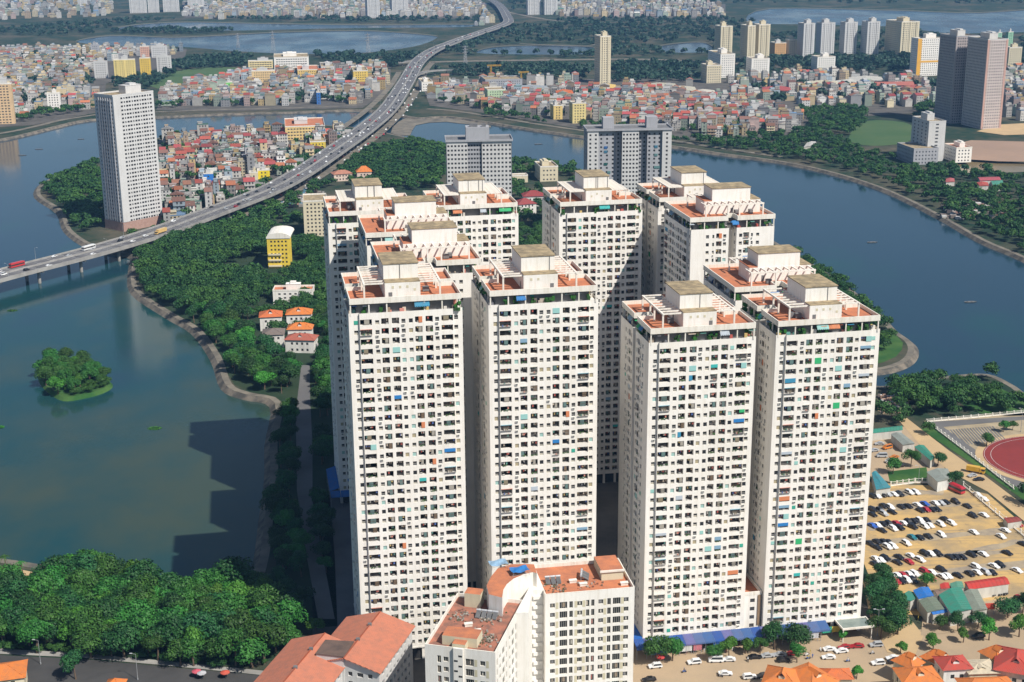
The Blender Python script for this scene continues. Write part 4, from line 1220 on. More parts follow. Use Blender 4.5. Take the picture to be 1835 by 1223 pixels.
# ------------------------------------------------------------------ far high-rises
FT = [  # label, xl, xe, xr, ytop, ybase, wall, kwargs
 ('cream slab tower left of the twin cream towers across the lake', 1279, 1290, 1311, 48, 116, 'cream', dict(fins=2)),
 ('left half of the twin cream towers across the lake', 1325, 1338, 1352, 47, 112, 'cream', dict(fins=1)),
 ('right half of the twin cream towers across the lake', 1349, 1358, 1378, 45, 110, 'cream', dict(fins=2)),
 ('white slab tower nearest the cream twins, in the row of grey-sided slabs', 1427, 1438, 1458, 43, 104, 'white2', dict(fins=2)),
 ('second grey-sided slab tower in the row, dark window column', 1460, 1470, 1494, 42, 98, 'white2', dict(fins=2)),
 ('third grey-sided slab tower in the row', 1503, 1512, 1534, 41, 97, 'white2', dict(fins=2)),
 ('fourth grey-sided slab tower in the row', 1541, 1552, 1574, 40, 98, 'white2', dict(fins=2)),
 ('wide slab tower with a cream end closing the row of slabs', 1584, 1612, 1644, 40, 101, 'cream', dict(fins=3)),
 ('orange and white tower beside the tallest dark twins', 1629, 1641, 1684, 70, 137, 'white', dict(band=((0.80, 0.42, 0.05), [(0.0, 1.0, 0.0, 0.16), (0.36, 0.41, 0.16, 1.0), (0.0, 1.0, 0.92, 1.0)]))),
 ('darker twin of the tallest grey and pink pair across the lake', 1673, 1702, 1742, 66, 222, 'grey_wall', dict(pitch=3.0, ww=1.5, wallobj=(0.40, 0.35, 0.34))),
 ('pink-edged twin of the tallest pair across the lake', 1722, 1757, 1793, 72, 232, 'white2', dict(pitch=3.0, ww=1.5, wallobj=(0.58, 0.50, 0.47), band=((0.55, 0.34, 0.28), [(0.0, 1.0, 0.0, 0.10), (0.0, 1.0, 0.90, 1.0)]))),
 ('slim cream and brown tower alone above the market roofs', 1065, 1075, 1094, 66, 151, 'cream', dict(fins=2)),
 ('pale tower at the top edge, left of a pair by the far road', 943, 946, 970, -8, 27, 'white2', dict(fins=3)),
 ('pale tower at the top edge, right of a pair by the far road', 972, 976, 999, -8, 27, 'white2', dict(fins=3)),
 ('widest pale tower of the far group beyond the north lake', 229, 233, 264, -22, 24, 'white2', dict(fins=4)),
 ('pale tower squeezed between two wider ones beyond the north lake', 263, 266, 286, -20, 23, 'white2', dict(fins=2)),
 ('third pale tower of the far group beyond the north lake', 289, 293, 322, -24, 22, 'white2', dict(fins=3)),
 ('pale tower set apart right of the far group beyond the north lake', 333, 337, 367, -24, 18, 'white2', dict(fins=3)),
 ('pale far tower by the north lake, left of two', 655, 659, 681, -3, 33, 'white2', dict(fins=2)),
 ('pale far tower by the north lake, right of two', 699, 703, 732, -14, 27, 'white2', dict(fins=2)),
 ('white far tower above the western houses', 137, 140, 157, -14, 14, 'white2', dict(fins=2)),
 ('green slab tower far beyond the tallest twins', 1803, 1805, 1814, 58, 84, 'cream', dict(wallobj=(0.30, 0.55, 0.36))),
 ('narrow green slab tower beside the other green one', 1785, 1787, 1794, 59, 82, 'cream', dict(wallobj=(0.32, 0.56, 0.40))),
]
for i, (lab, xl, xe, xr, yt, ybs, wall, kw) in enumerate(FT):
    px_block('distant_tower', lab, 'tower', xl, xe, xr, yt, ybs, wall, a=14.0, group='high-rises across the lakes', seed=i, **kw)
FB = [
 ('white mid-rise in front of the lone cream slab tower', 1268, 1290, 1316, 98, 140, 'white', {}),
 ('low cream mid-rise stepping down beside the white one', 1256, 1266, 1292, 118, 150, 'cream', {}),
 ('white mid-rise in front of the twin cream towers', 1336, 1346, 1378, 106, 138, 'white', {}),
 ('orange terrace of flats between the cream twins and the slabs', 1379, 1388, 1408, 78, 104, 'cream', dict(wallobj=(0.66, 0.38, 0.16))),
 ('cream terrace of flats between the cream twins and the slabs', 1406, 1412, 1427, 72, 102, 'cream', {}),
 ('low white block under the second slab tower', 1453, 1464, 1496, 103, 127, 'white', {}),
 ('cream mid-rise right of the tallest twins', 1796, 1806, 1829, 86, 120, 'cream', {}),
 ('slate office tower with a white stair end by the pink mud', 1630, 1660, 1690, 219, 290, 'white2', dict(pitch=9.0, ww=3.2, hut=True)),
 ('low slate wing of the office by the pink mud', 1606, 1636, 1680, 268, 296, 'grey_wall', dict(hut=False)),
 ('low white villa block beside the slate office', 1690, 1712, 1740, 266, 292, 'white', dict(roof='terracotta')),
 ('largest yellow apartment block of the western quarter', 192, 206, 244, 108, 143, 'cream', dict(wallobj=(0.82, 0.66, 0.24), fins=3)),
 ('deep yellow apartment block next to the largest yellow one', 243, 252, 271, 105, 134, 'cream', dict(wallobj=(0.80, 0.54, 0.08))),
 ('white apartment block left of the yellow ones', 158, 170, 194, 111, 141, 'white2', {}),
 ('white apartment block right of the yellow ones', 270, 282, 308, 102, 130, 'white2', dict(fins=2)),
 ('pink apartment block behind the yellow ones', 248, 252, 268, 84, 104, 'cream', dict(wallobj=(0.66, 0.38, 0.28))),
 ('grey mid-rise behind the yellow blocks', 268, 272, 300, 84, 104, 'white2', {}),
 ('plain grey slab above the western roofs', 162, 164, 179, 81, 103, 'grey_wall', {}),
 ('orange hotel block at the picture edge by the west shore', -30, -24, 27, 152, 224, 'cream', dict(wallobj=(0.72, 0.50, 0.28), pitch=4.0, ww=2.4)),
 ('white block with grey top storey near the west shore', 74, 86, 109, 168, 196, 'white', {}),
 ('yellow school block with ribbon windows north of the channel', 442, 446, 490, 110, 134, 'cream', dict(wallobj=(0.80, 0.66, 0.34), pitch=4.0, ww=3.2)),
 ('long white school block beside the yellow ribbon-window one', 486, 492, 554, 104, 126, 'white', dict(pitch=4.0, ww=3.0)),
 ('orange-yellow school wing below the ribbon-window block', 445, 452, 494, 128, 150, 'cream', dict(wallobj=(0.78, 0.56, 0.28))),
 ('yellow hall under a red roof north of the channel', 528, 534, 572, 126, 144, 'cream', dict(wallobj=(0.78, 0.54, 0.18), roof='terracotta')),
 ('grey office block right of the red-roofed hall', 568, 576, 600, 120, 136, 'white2', {}),
 ('yellow cube block beside the highway', 628, 634, 660, 128, 154, 'cream', dict(wallobj=(0.80, 0.56, 0.12))),
 ('long yellow school under an orange roof on the channel spit', 503, 512, 583, 228, 252, 'cream', dict(wallobj=(0.80, 0.58, 0.24), roof='terracotta', pitch=3.4, ww=2.2)),
 ('low yellow hall below the orange-roofed school', 548, 556, 584, 255, 268, 'cream', dict(wallobj=(0.78, 0.58, 0.06))),
 ('turquoise-ended office by the interchange', 750, 756, 776, 148, 164, 'white', {}),
 ('pale green factory shed near the north shore', 868, 874, 906, 162, 182, 'cream', dict(wallobj=(0.50, 0.64, 0.40), hut=False)),
 ('long grey factory shed behind the pale green one', 862, 870, 936, 144, 158, 'grey_wall', dict(hut=False)),
 ('yellow townhouse block on the north shore', 1020, 1026, 1050, 186, 222, 'cream', dict(wallobj=(0.76, 0.62, 0.26))),
 ('cream townhouse left of the yellow one on the north shore', 986, 992, 1008, 190, 215, 'cream', dict(wallobj=(0.76, 0.56, 0.20))),
 ('lime green house north of the channel', 404, 406, 417, 148, 168, 'cream', dict(wallobj=(0.22, 0.66, 0.16))),
 ('blue-fronted house by the channel road', 566, 568, 575, 166, 188, 'cream', dict(wallobj=(0.04, 0.16, 0.46))),
 ('bright blue house among the spit houses', 362, 366, 383, 312, 334, 'cream', dict(wallobj=(0.02, 0.20, 0.62))),
 ('bright yellow corner house beside the highway', 454, 462, 484, 306, 326, 'cream', dict(wallobj=(0.80, 0.62, 0.02))),
 ('pale yellow house left of the bright yellow corner house', 444, 448, 463, 310, 328, 'cream', {}),
 ('cream pavilion roofed in moss between the grey high-rises', 958, 968, 1000, 300, 326, 'cream', dict(hut=True)),
 ('long cream hall left of the mossy pavilion', 915, 918, 946, 316, 328, 'cream', dict(hut=False)),
]
for i, (lab, xl, xe, xr, yt, ybs, wall, kw) in enumerate(FB):
    px_block('mid_rise', lab, 'building', xl, xe, xr, yt, ybs, wall, a=9.0, seed=200 + i, **kw)
# lake shed roofs, sheds and warehouses on the east side
def shed(label, px, h, roofcol, wallcol=(0.55, 0.53, 0.48), rise=0.0, name='shed', cat='shed', zr=None):
    """roof corners in the photograph, at roof height h, in order round"""
    P = [G(x, y, h) for x, y in px]
    c = sum(P, Vector()) / len(P)
    t = thing(name, label, cat, (c.x, c.y, 0))
    L = [Vector((p.x - c.x, p.y - c.y, 0)) for p in P]
    ar = sum(L[i].x * L[(i + 1) % len(L)].y - L[(i + 1) % len(L)].x * L[i].y for i in range(len(L)))
    if ar < 0: L.reverse()
    mb = MB(); mb.prism([(p.x * 0.94, p.y * 0.94) for p in L], 0, h - 0.05, 0)
    o = mb.build('wall', M['obj'], t); o.color = (*wallcol, 1)
    mb = MB()
    if rise and len(L) == 4:
        i0 = 0 if (L[1] - L[0]).length >= (L[2] - L[1]).length else 1
        A, B, C, D = (L[(i0 + k) % 4] for k in range(4))
        m1_, m2_ = (A + D) / 2, (B + C) / 2
        z = h
        for s in ((A, B, m2_, m1_), (C, D, m1_, m2_)):
            mb.face([(s[0].x, s[0].y, z), (s[1].x, s[1].y, z), (s[2].x, s[2].y, z + rise), (s[3].x, s[3].y, z + rise)])
        mb.face([(A.x, A.y, z), (m1_.x, m1_.y, z + rise), (D.x, D.y, z)]); mb.face([(B.x, B.y, z), (C.x, C.y, z), (m2_.x, m2_.y, z + rise)])
        mb.face([(q.x, q.y, z) for q in (D, C, B, A)])
        # standing seams
        n = max(3, int((B - A).length / 1.6))
        for k in range(1, n):
            f = k / n
            for (p, q) in ((A.lerp(B, f), m1_.lerp(m2_, f)), (D.lerp(C, f), m1_.lerp(m2_, f))):
                mb.tube((p.x, p.y, z + 0.03), (q.x, q.y, z + rise + 0.03), 0.05, 0.05, 4, cap=False)
    else:
        mb.prism([(p.x, p.y) for p in L], h, h + 0.25, 0)
        A, B, C, D = (L + L)[:4]
        n = max(3, int((B - A).length / 1.8))
        for k in range(1, n):
            p, q = A.lerp(B, k / n), D.lerp(C, k / n)
            mb.tube((p.x, p.y, h + 0.27), (q.x, q.y, h + 0.27), 0.05, 0.05, 4, cap=False)
    o = mb.build('roof', M['roofobj'], t); o.color = (*roofcol, 1)
    return t
GRN, RED, BLU, GRY = (0.04, 0.24, 0.17), (0.52, 0.05, 0.04), (0.02, 0.16, 0.50), (0.27, 0.30, 0.27)
shed('long green-roofed shed at the top of the yard', [(1562, 769), (1616, 763), (1618, 771), (1562, 777)], 4, GRN, rise=0.8)
shed('grey-roofed lean-to on the yard lane', [(1596, 778), (1616, 776), (1640, 795), (1618, 798)], 4, GRY, rise=0.7)
shed('green-roofed bicycle shed beside the dirt road', [(1638, 801), (1656, 798), (1676, 820), (1668, 826)], 4, GRN, rise=0.7)
shed('blue and green lean-to at the foot of the car-park tower', [(1562, 848), (1570, 844), (1597, 874), (1570, 878)], 4, (0.05, 0.25, 0.30), rise=0.5)
shed('grey-roofed gatehouse beside the yard lawn', [(1660, 846), (1698, 840), (1708, 858), (1680, 864)], 5, GRY, (0.66, 0.66, 0.62), rise=1.0)
shed('round-ended green canopy of the market', [(1618, 1066), (1628, 1060), (1642, 1064), (1644, 1072), (1632, 1078), (1620, 1075)], 4, GRN)
shed('bright blue market canopy', [(1636, 1058), (1664, 1052), (1674, 1068), (1646, 1074)], 5, BLU, rise=0.7)
shed('grey-green market roof below the blue canopy', [(1646, 1076), (1676, 1070), (1694, 1092), (1662, 1098)], 4.5, (0.16, 0.20, 0.15), rise=0.6)
shed('small blue market canopy over the red stall fronts', [(1663, 1092), (1690, 1087), (1700, 1097), (1672, 1102)], 4, (0.03, 0.18, 0.55), rise=0.4)
shed('large green market roof', [(1682, 1066), (1722, 1052), (1742, 1092), (1704, 1100)], 5.5, GRN, rise=1.0)
shed('weathered translucent market roof beside the large green one', [(1724, 1062), (1752, 1056), (1770, 1092), (1744, 1096)], 5, (0.24, 0.27, 0.22), rise=0.8)
shed('brown low roof between the market roofs', [(1672, 1058), (1700, 1054), (1704, 1062), (1680, 1068)], 4, (0.22, 0.15, 0.12), rise=0.4)
shed('long bright red roof behind the market', [(1727, 1043), (1800, 1033), (1810, 1047), (1737, 1057)], 4.5, RED, (0.60, 0.58, 0.52), rise=0.8)
shed('short red roof at the back corner of the market', [(1684, 1047), (1700, 1044), (1703, 1054), (1686, 1056)], 4, RED, rise=0.4)
shed('green slatted roof between the two red market roofs', [(1702, 1046), (1724, 1042), (1728, 1054), (1706, 1056)], 4.5, (0.10, 0.28, 0.20), rise=0.5)
shed('dark red shelter at the edge of the car park', [(1798, 928), (1822, 926), (1832, 934), (1806, 938)], 3, (0.30, 0.06, 0.05), rise=0.3)
shed('pink-roofed hall in the east bank trees', [(1752, 318), (1790, 317), (1794, 323), (1756, 324)], 6, (0.46, 0.10, 0.12), rise=0.8)
shed('green-roofed hall next to the pink-roofed one', [(1776, 325), (1796, 323), (1800, 332), (1780, 334)], 5, (0.08, 0.30, 0.22), rise=0.6)
shed('red cottage roof below the pink-roofed hall', [(1748, 328), (1770, 327), (1772, 333), (1750, 334)], 4, (0.46, 0.09, 0.07), rise=1.2)
shed('cottage with a pink roof at the edge of the bank trees', [(1694, 321), (1710, 320), (1711, 326), (1695, 327)], 4, (0.44, 0.12, 0.12), rise=1.0)
shed('grey lakeside hut on the east bank', [(1446, 256), (1462, 254), (1464, 261), (1440, 264)], 5, (0.52, 0.50, 0.47), rise=1.0)
for i, (x, y, w, hh, col) in enumerate(((1550, 142, 60, 6, (0.55, 0.53, 0.48)), (1600, 150, 70, 6, (0.50, 0.16, 0.12)), (1520, 148, 50, 5, (0.60, 0.58, 0.52)), (1470, 150, 60, 6, (0.62, 0.56, 0.42)), (1390, 160, 50, 5, (0.44, 0.10, 0.10)), (1640, 158, 50, 5, (0.46, 0.12, 0.10)), (1260, 166, 40, 6, (0.62, 0.58, 0.50)), (1180, 154, 60, 6, (0.50, 0.47, 0.38)), (1220, 160, 50, 6, (0.55, 0.52, 0.42)), (1085, 156, 36, 7, (0.72, 0.52, 0.18)), (1010, 166, 30, 8, (0.60, 0.16, 0.05)), (950, 158, 60, 6, (0.35, 0.38, 0.40)))):
    shed(['broad pale factory roof in the eastern quarter', 'broad red factory roof in the eastern quarter', 'pale factory roof next to the broad pale one', 'sandy factory roof below the slab towers', 'dark red factory roof left of the sandy one', 'red factory roof before the orange tower', 'white depot roof above the north shore houses', 'olive warehouse roof beside the slim tower', 'straw-coloured warehouse roof near the olive one', 'yellow barrel-like hall roof at the slim tower', 'orange temple-like roof left of the slim tower', 'blue-grey workshop roof above the north shore'][i],
         [(x - w / 2, y - 3), (x + w / 2, y - 4), (x + w / 2 + 4, y + 3), (x - w / 2 + 4, y + 4)], hh, col, rise=2.2, name='warehouse', cat='warehouse')
# market signs
MS = [('red', (0.62, 0.05, 0.04)), ('white', (0.75, 0.74, 0.72)), ('red', (0.62, 0.05, 0.04)), ('white', (0.75, 0.72, 0.68)), ('red', (0.66, 0.08, 0.05))]
for i, (cn, c) in enumerate(MS):
    p = G(1692 + i * 18, 1109 - i * 1.6, 0)
    t = thing('stall_sign', ['red stall sign under the small blue canopy', 'white stall sign between the first two red ones', 'red stall sign below the large green roof', 'cream stall sign below the translucent roof', 'red stall sign at the right end of the market front'][i], 'sign', (p.x, p.y, 0), R(4), 'signboards along the market front')
    q = MB(); q.box(0, 3.6, -0.1, 0.1, 2.2, 4.6, 0); o = q.build('board', M['roofobj'], t); o.color = (*c, 1)
    for x in (0.1, 3.3):
        q = MB(); q.box(x, x + 0.2, -0.09, 0.09, 0, 2.2, 0); q.build('leg', M['metal'], t)

# ------------------------------------------------------------------ villas with hipped roofs
def hip_house(label, px, py, w, d, h, rise, rot, wallc, roofc, group=None, zpx=None, dormer=False):
    z = h if zpx is None else zpx
    p = G(px, py, z + rise * 0.4)
    t = thing('villa', label, 'house', (p.x, p.y, 0), R(rot), group)
    mb, gl = MB(), MB()
    X, Y = Vector((1, 0, 0)), Vector((0, 1, 0))
    n = max(1, int(h / 3.3)); rows = [0.4 + i * (h - 0.6) / n for i in range(n)]
    for O, U, N, L in (((-w / 2, -d / 2, 0), X, -Y, w), ((-w / 2, d / 2, 0), -Y, -X, d), ((w / 2, -d / 2, 0), Y, X, d), ((w / 2, d / 2, 0), -X, Y, w)):
        facade(mb, gl, O, U, N, L, rows, gen_cols(L, 3.0, 1.3, 0.8, 2.3, 0.2), 0, h)
    o = mb.build('wall', M['obj'], t); o.color = (*wallc, 1)
    stuff(gl.build('window_panes', M['glass'], t))
    e = 0.7
    W, D = w / 2 + e, d / 2 + e
    r = max(0.0, W - D) if W > D else 0.0
    s = max(0.0, D - W) if D > W else 0.0
    z0 = h - 0.1
    a, b, c, f = (-W, -D, z0), (W, -D, z0), (W, D, z0), (-W, D, z0)
    k1, k2 = (-r, -s, z0 + rise), (r, s, z0 + rise)
    mb = MB()
    if r >= s: fs = [(a, b, k2, k1), (c, f, k1, k2), (b, c, k2), (f, a, k1)]
    else: fs = [(b, c, k2, k1), (f, a, k1, k2), (a, b, k1), (c, f, k2)]
    for q in fs: mb.face(q)
    mb.face([f, c, b, a])
    for q in ((a, k1), (b, k2 if r >= s else k1), (c, k2), (f, k1 if r >= s else k2), (k1, k2)):
        if (Vector(q[0]) - Vector(q[1])).length > 0.2: mb.tube(q[0], q[1], 0.14, 0.14, 5)
    o = mb.build('roof', M['roofobj'], t); o.color = (*roofc, 1)
    if dormer:
        q = MB(); q.box(-1.0, 1.0, -D * 0.55, 0, z0 + 0.2, z0 + rise * 0.75, 0); o = q.build('dormer', M['obj'], t); o.color = (*wallc, 1)
        q = MB(); q.face([(-1.3, -D * 0.6, z0 + rise * 0.72), (0, -D * 0.6, z0 + rise * 1.15), (0, 0.2, z0 + rise * 1.15), (-1.3, 0.2, z0 + rise * 0.72)]); q.face([(0, -D * 0.6, z0 + rise * 1.15), (1.3, -D * 0.6, z0 + rise * 0.72), (1.3, 0.2, z0 + rise * 0.72), (0, 0.2, z0 + rise * 1.15)])
        o = q.build('dormer_roof', M['roofobj'], t); o.color = (*roofc, 1)
    return t
ORG, ORG2, RDR, BRN = (0.66, 0.20, 0.045), (0.62, 0.16, 0.05), (0.48, 0.07, 0.05), (0.30, 0.15, 0.10)
WHT, CRM, PNK = (0.78, 0.75, 0.70), (0.74, 0.66, 0.48), (0.72, 0.56, 0.46)
V = [('orange pyramid-roofed villa at the street edge below the blue awning', 1404, 1208, 11, 12, 7, 3.4, -20, CRM, ORG),
     ('orange-roofed villa beside the pyramid-roofed one, satellite drums behind', 1452, 1206, 11, 13, 7, 3.2, 32, CRM, ORG),
     ('low orange-roofed wing next to the villa with the drums', 1498, 1204, 9, 6, 6, 1.8, 0, CRM, ORG2),
     ('wide orange-roofed villa by the street corner', 1645, 1204, 12, 9, 8, 2.4, 5, CRM, ORG),
     ('tall-roofed orange annexe behind the wide corner villa', 1628, 1179, 6, 7, 7, 3.2, 40, CRM, ORG),
     ('steep orange villa roof beside the red-roofed house', 1681, 1174, 6, 8, 7, 3.0, 40, CRM, ORG),
     ('red mansard house with a white top floor among the villas', 1708, 1183, 9, 8, 9, 2.2, 5, WHT, RDR),
     ('cream house with a balcony right of the red mansard', 1755, 1192, 9, 8, 8, 1.2, 3, CRM, (0.60, 0.52, 0.38)),
     ('small orange tower roof behind the big red-roofed house', 1784, 1166, 6, 7, 8, 3.0, 30, CRM, ORG),
     ('big red-roofed house at the picture corner', 1822, 1178, 12, 16, 9, 3.0, -22, PNK, RDR),
     ('orange roofs of the villa below the cream balcony house', 1768, 1222, 16, 8, 7, 2.2, 3, CRM, ORG),
     ('orange roof at the bottom edge next to the hedge', 1640, 1236, 9, 8, 6, 2.0, 0, CRM, ORG),
     ('orange-roofed house at the lower left corner by the road', 6, 1198, 13, 11, 7, 2.6, 15, CRM, ORG),
     ('small orange roof tip at the bottom by the riverside road', 206, 1222, 5, 5, 4, 2.2, 0, CRM, ORG)]
for v in V: hip_house(*v[:10], group='hip-roofed villas by the front street', dormer=('red' in v[0] or 'wide' in v[0] or 'pyramid' in v[0]))
V2 = [('orange-roofed villa nearest the lake in the tree-ringed cluster', 485, 560, 13, 12, 9, 3, 8, WHT, ORG2),
      ('orange-roofed villa right of it, gabled twice, in the cluster', 536, 556, 15, 11, 9, 3, 4, WHT, ORG),
      ('orange villa with two white chimneys in the cluster', 538, 583, 14, 9, 9, 3, 2, WHT, ORG),
      ('red-brown villa at the front of the cluster', 540, 602, 17, 10, 8, 2.6, -6, WHT, (0.42, 0.12, 0.08)),
      ('grey-roofed villa at the front corner of the cluster', 490, 592, 12, 12, 8, 2.4, 6, WHT, (0.20, 0.16, 0.14)),
      ('orange pagoda-like roof in the woods by the highway', 652, 303, 14, 10, 9, 5, 10, PNK, ORG),
      ('brown-orange low roof left of the pagoda-like one', 612, 308, 18, 12, 7, 3, 20, PNK, (0.46, 0.20, 0.13)),
      ('dark red house roof between the grey high-rises', 955, 346, 18, 14, 9, 4, 5, WHT, (0.30, 0.05, 0.05)),
      ('dark red house roof nearest the courtyard towers', 940, 360, 16, 14, 10, 4, 20, WHT, (0.32, 0.06, 0.06))]
for i, v in enumerate(V2): hip_house(*v, group='villas in the trees', dormer=i < 4)
slab_block('terrace_house', 'white house with a flat terracotta roof above the orange villas', 'house', G(490, 546), R(2), 26, 12, 9, 'white', floors=3, pitch=3.5, ww=1.6, roof='terracotta', hut=True)

# ------------------------------------------------------------------ highway on piers
HZ = 9.0
hw_px = [(-420, 598), (-200, 548), (0, 493), (170, 449), (290, 413), (380, 380), (476, 343), (537, 311), (599, 270), (655, 230), (697, 193), (727, 148), (749, 111), (777, 90), (816, 74), (856, 60), (895, 47), (911, 39), (908, 29), (902, 18), (893, 8), (880, 0)]
HWY = smooth([G(x, y, HZ) for x, y in hw_px], 8)
def offs(path, d, dz=0.0):
    out = []
    n = len(path)
    for i in range(n):
        t = path[min(i + 1, n - 1)] - path[max(i - 1, 0)]
        t.z = 0; t.normalize()
        out.append(path[i] + Vector((t.y, -t.x, 0)) * d + Vector((0, 0, dz)))
    return out
def ribbon(mb, path, d0, d1, z, mat=0):
    a, b = offs(path, d0, z), offs(path, d1, z)
    for i in range(len(path) - 1):
        mb.face([a[i], b[i], b[i + 1], a[i + 1]] if d1 > d0 else [a[i], a[i + 1], b[i + 1], b[i]], mat)
def beam(mb, path, d0, d1, z0, z1, mat=0):
    A = [offs(path, d0, z0), offs(path, d1, z0), offs(path, d1, z1), offs(path, d0, z1)]
    for i in range(len(path) - 1):
        for k in range(4):
            mb.face([A[k][i], A[(k + 1) % 4][i], A[(k + 1) % 4][i + 1], A[k][i + 1]], mat)
    mb.face([A[k][0] for k in range(4)], mat); mb.face([A[k][-1] for k in reversed(range(4))], mat)
hwy = thing('highway_bridge', 'grey elevated highway on piers sweeping across the lake to the horizon', 'highway')
HWID = 12.5
q = MB(); beam(q, HWY, -HWID, HWID, -1.7, -0.06); q.build('deck', M['concrete'], hwy)
q = MB(); ribbon(q, HWY, -HWID + 0.4, HWID - 0.4, 0.0); q.build('carriageway', M['deck'], hwy)
for d in (-HWID, HWID - 0.45):
    q = MB(); beam(q, HWY, d, d + 0.45, -0.05, 1.0); q.build('barrier', M['concrete'], hwy)
q = MB(); beam(q, HWY, -0.5, 0.5, 0.01, 0.9); q.build('median', M['concrete'], hwy)
q = MB()
lens = [0.0]
for i in range(1, len(HWY)): lens.append(lens[-1] + (HWY[i] - HWY[i - 1]).length)
def at_len(s, d=0.0, z=0.0):
    s = max(0.0, min(s, lens[-1] - 0.01))
    lo, hi = 0, len(lens) - 1
    while hi - lo > 1:
        m = (lo + hi) // 2
        if lens[m] <= s: lo = m
        else: hi = m
    f = (s - lens[lo]) / (lens[hi] - lens[lo])
    p = HWY[lo].lerp(HWY[hi], f)
    t = (HWY[hi] - HWY[lo]); t.z = 0; t.normalize()
    return p + Vector((t.y, -t.x, 0)) * d + Vector((0, 0, z)), math.atan2(t.y, t.x), t
for d in (-11.3, -1.0, 1.0, 11.3):
    ribbon(q, HWY, d - 0.12, d + 0.12, 0.03)
s = 0.0
while s < min(lens[-1], 2200):
    for d in (-7.8, -4.4, 4.4, 7.8):
        a, _, t = at_len(s, d, 0.03); b, _, _ = at_len(s + 4, d, 0.03)
        n = Vector((t.y, -t.x, 0)) * 0.1
        q.face([a - n, a + n, b + n, b - n])
    s += 12
stuff(q.build('lane_markings', M['paint'], hwy))
q = MB(); s = 6.0
while s < 2400:
    a, _, t = at_len(s, -12.0, 0.02); b, _, _ = at_len(s, 12.0, 0.02); q.face([a - t * 0.35, b - t * 0.35, b + t * 0.35, a + t * 0.35]); s += 38
stuff(q.build('expansion_joints', M['rubber'], hwy))
s = 6.0
while s < lens[-1] - 20:
    for d in (-6.5, 6.5):
        p, an, t = at_len(s, d)
        q = MB(); q.tube((0, 0, -HZ - 4.0), (0, 0, -2.9), 1.15, 1.15, 12); q.build('pier', M['concrete'], hwy, loc=(p.x, p.y, HZ), rz=an)
    p, an, t = at_len(s)
    q = MB(); q.box(-1.1, 1.1, -11.5, 11.5, -2.92, -1.72, 0); q.build('pier_cap', M['concrete'], hwy, loc=(p.x, p.y, HZ), rz=an)
    s += 38 if s < 1900 else 75
# ground roads: frontage roads, ramps, far roads
def road(name, px, w, z=0.35, mat='deck', zz=0.0):
    path = smooth([G(x, y, zz) for x, y in px], 6)
    q = MB(); ribbon(q, path, -w / 2, w / 2, z); return struct(q.build(name, M[mat]))
road('frontage_road', [(395, 404), (470, 372), (560, 325), (625, 280), (680, 240), (720, 200), (748, 160), (762, 128), (775, 112)], 11, mat='walk')
road('frontage_road', [(560, 262), (620, 225), (660, 195), (695, 160), (715, 130)], 9, mat='walk')
for nm, lab, px, wd in (('ramp', 'slip road curving off the highway to the left of the interchange', [(752, 106), (735, 110), (712, 113), (680, 115), (650, 117), (628, 122)], 9), ('ramp', 'slip road leaving the interchange to the right', [(735, 142), (752, 132), (770, 128), (800, 126), (830, 127)], 9)):
    path = smooth([G(x, y, 6.0) for x, y in px], 6)
    t = thing('slip_road', lab, 'road')
    q = MB(); beam(q, path, -wd / 2, wd / 2, -1.0, -0.06); q.build('deck', M['concrete'], t)
    q = MB(); ribbon(q, path, -wd / 2 + 0.3, wd / 2 - 0.3, 0.0); q.build('carriageway', M['deck'], t)
    for d in (-wd / 2, wd / 2 - 0.35):
        q = MB(); beam(q, path, d, d + 0.35, -0.05, 0.9); q.build('barrier', M['concrete'], t)
    for i in range(2, len(path) - 1, 4):
        q = MB(); q.tube((0, 0, -6.2), (0, 0, -1.0), 0.9, 0.9, 10); q.build('pier', M['concrete'], t, loc=path[i])
road('crosstown_road', [(770, 112), (850, 110), (1000, 108), (1150, 107), (1290, 113), (1420, 122)], 26, mat='walk')
road('shore_road', [(765, 196), (800, 198), (860, 206), (950, 221), (1040, 234), (1120, 243), (1205, 253), (1290, 266), (1400, 282)], 8, mat='walk')
road('channel_road', [(180, 205), (290, 201), (400, 197), (520, 194), (640, 190)], 9, mat='walk')
road('west_shore_road', [(-100, 252), (0, 240), (60, 228), (110, 216), (180, 205)], 9, mat='walk')
road('far_road', [(900, 20), (1000, 38), (1130, 40), (1280, 36)], 14, mat='walk')
road('green_belt_road', [(1090, 60), (1060, 82), (960, 80), (930, 78)], 8, mat='walk')

for k in range(46):
    s = 30 + k * 45
    for d in (-12.2, 12.2):
        if (k + (d > 0)) % 2: continue
        p, an, t = at_len(s, d)
        lt_ = thing('street_lamp', 'thin grey lamp post on the edge of the elevated highway', 'street lamp', (p.x, p.y, HZ), an + (math.pi / 2 if d > 0 else -math.pi / 2), 'lamp posts along the highway')
        q = MB(); q.tube((0, 0, -0.5), (0, 0, 9.5), 0.14, 0.08, 6); q.build('pole', M['metal'], lt_)
        q = MB(); q.tube((0, 0, 9.5), (2.0, 0, 9.9), 0.06, 0.05, 5); q.build('arm', M['metal'], lt_)
        q = MB(); q.box(1.9, 2.8, -0.16, 0.16, 9.82, 9.98, 0); q.build('lamp_head', M['steel'], lt_)
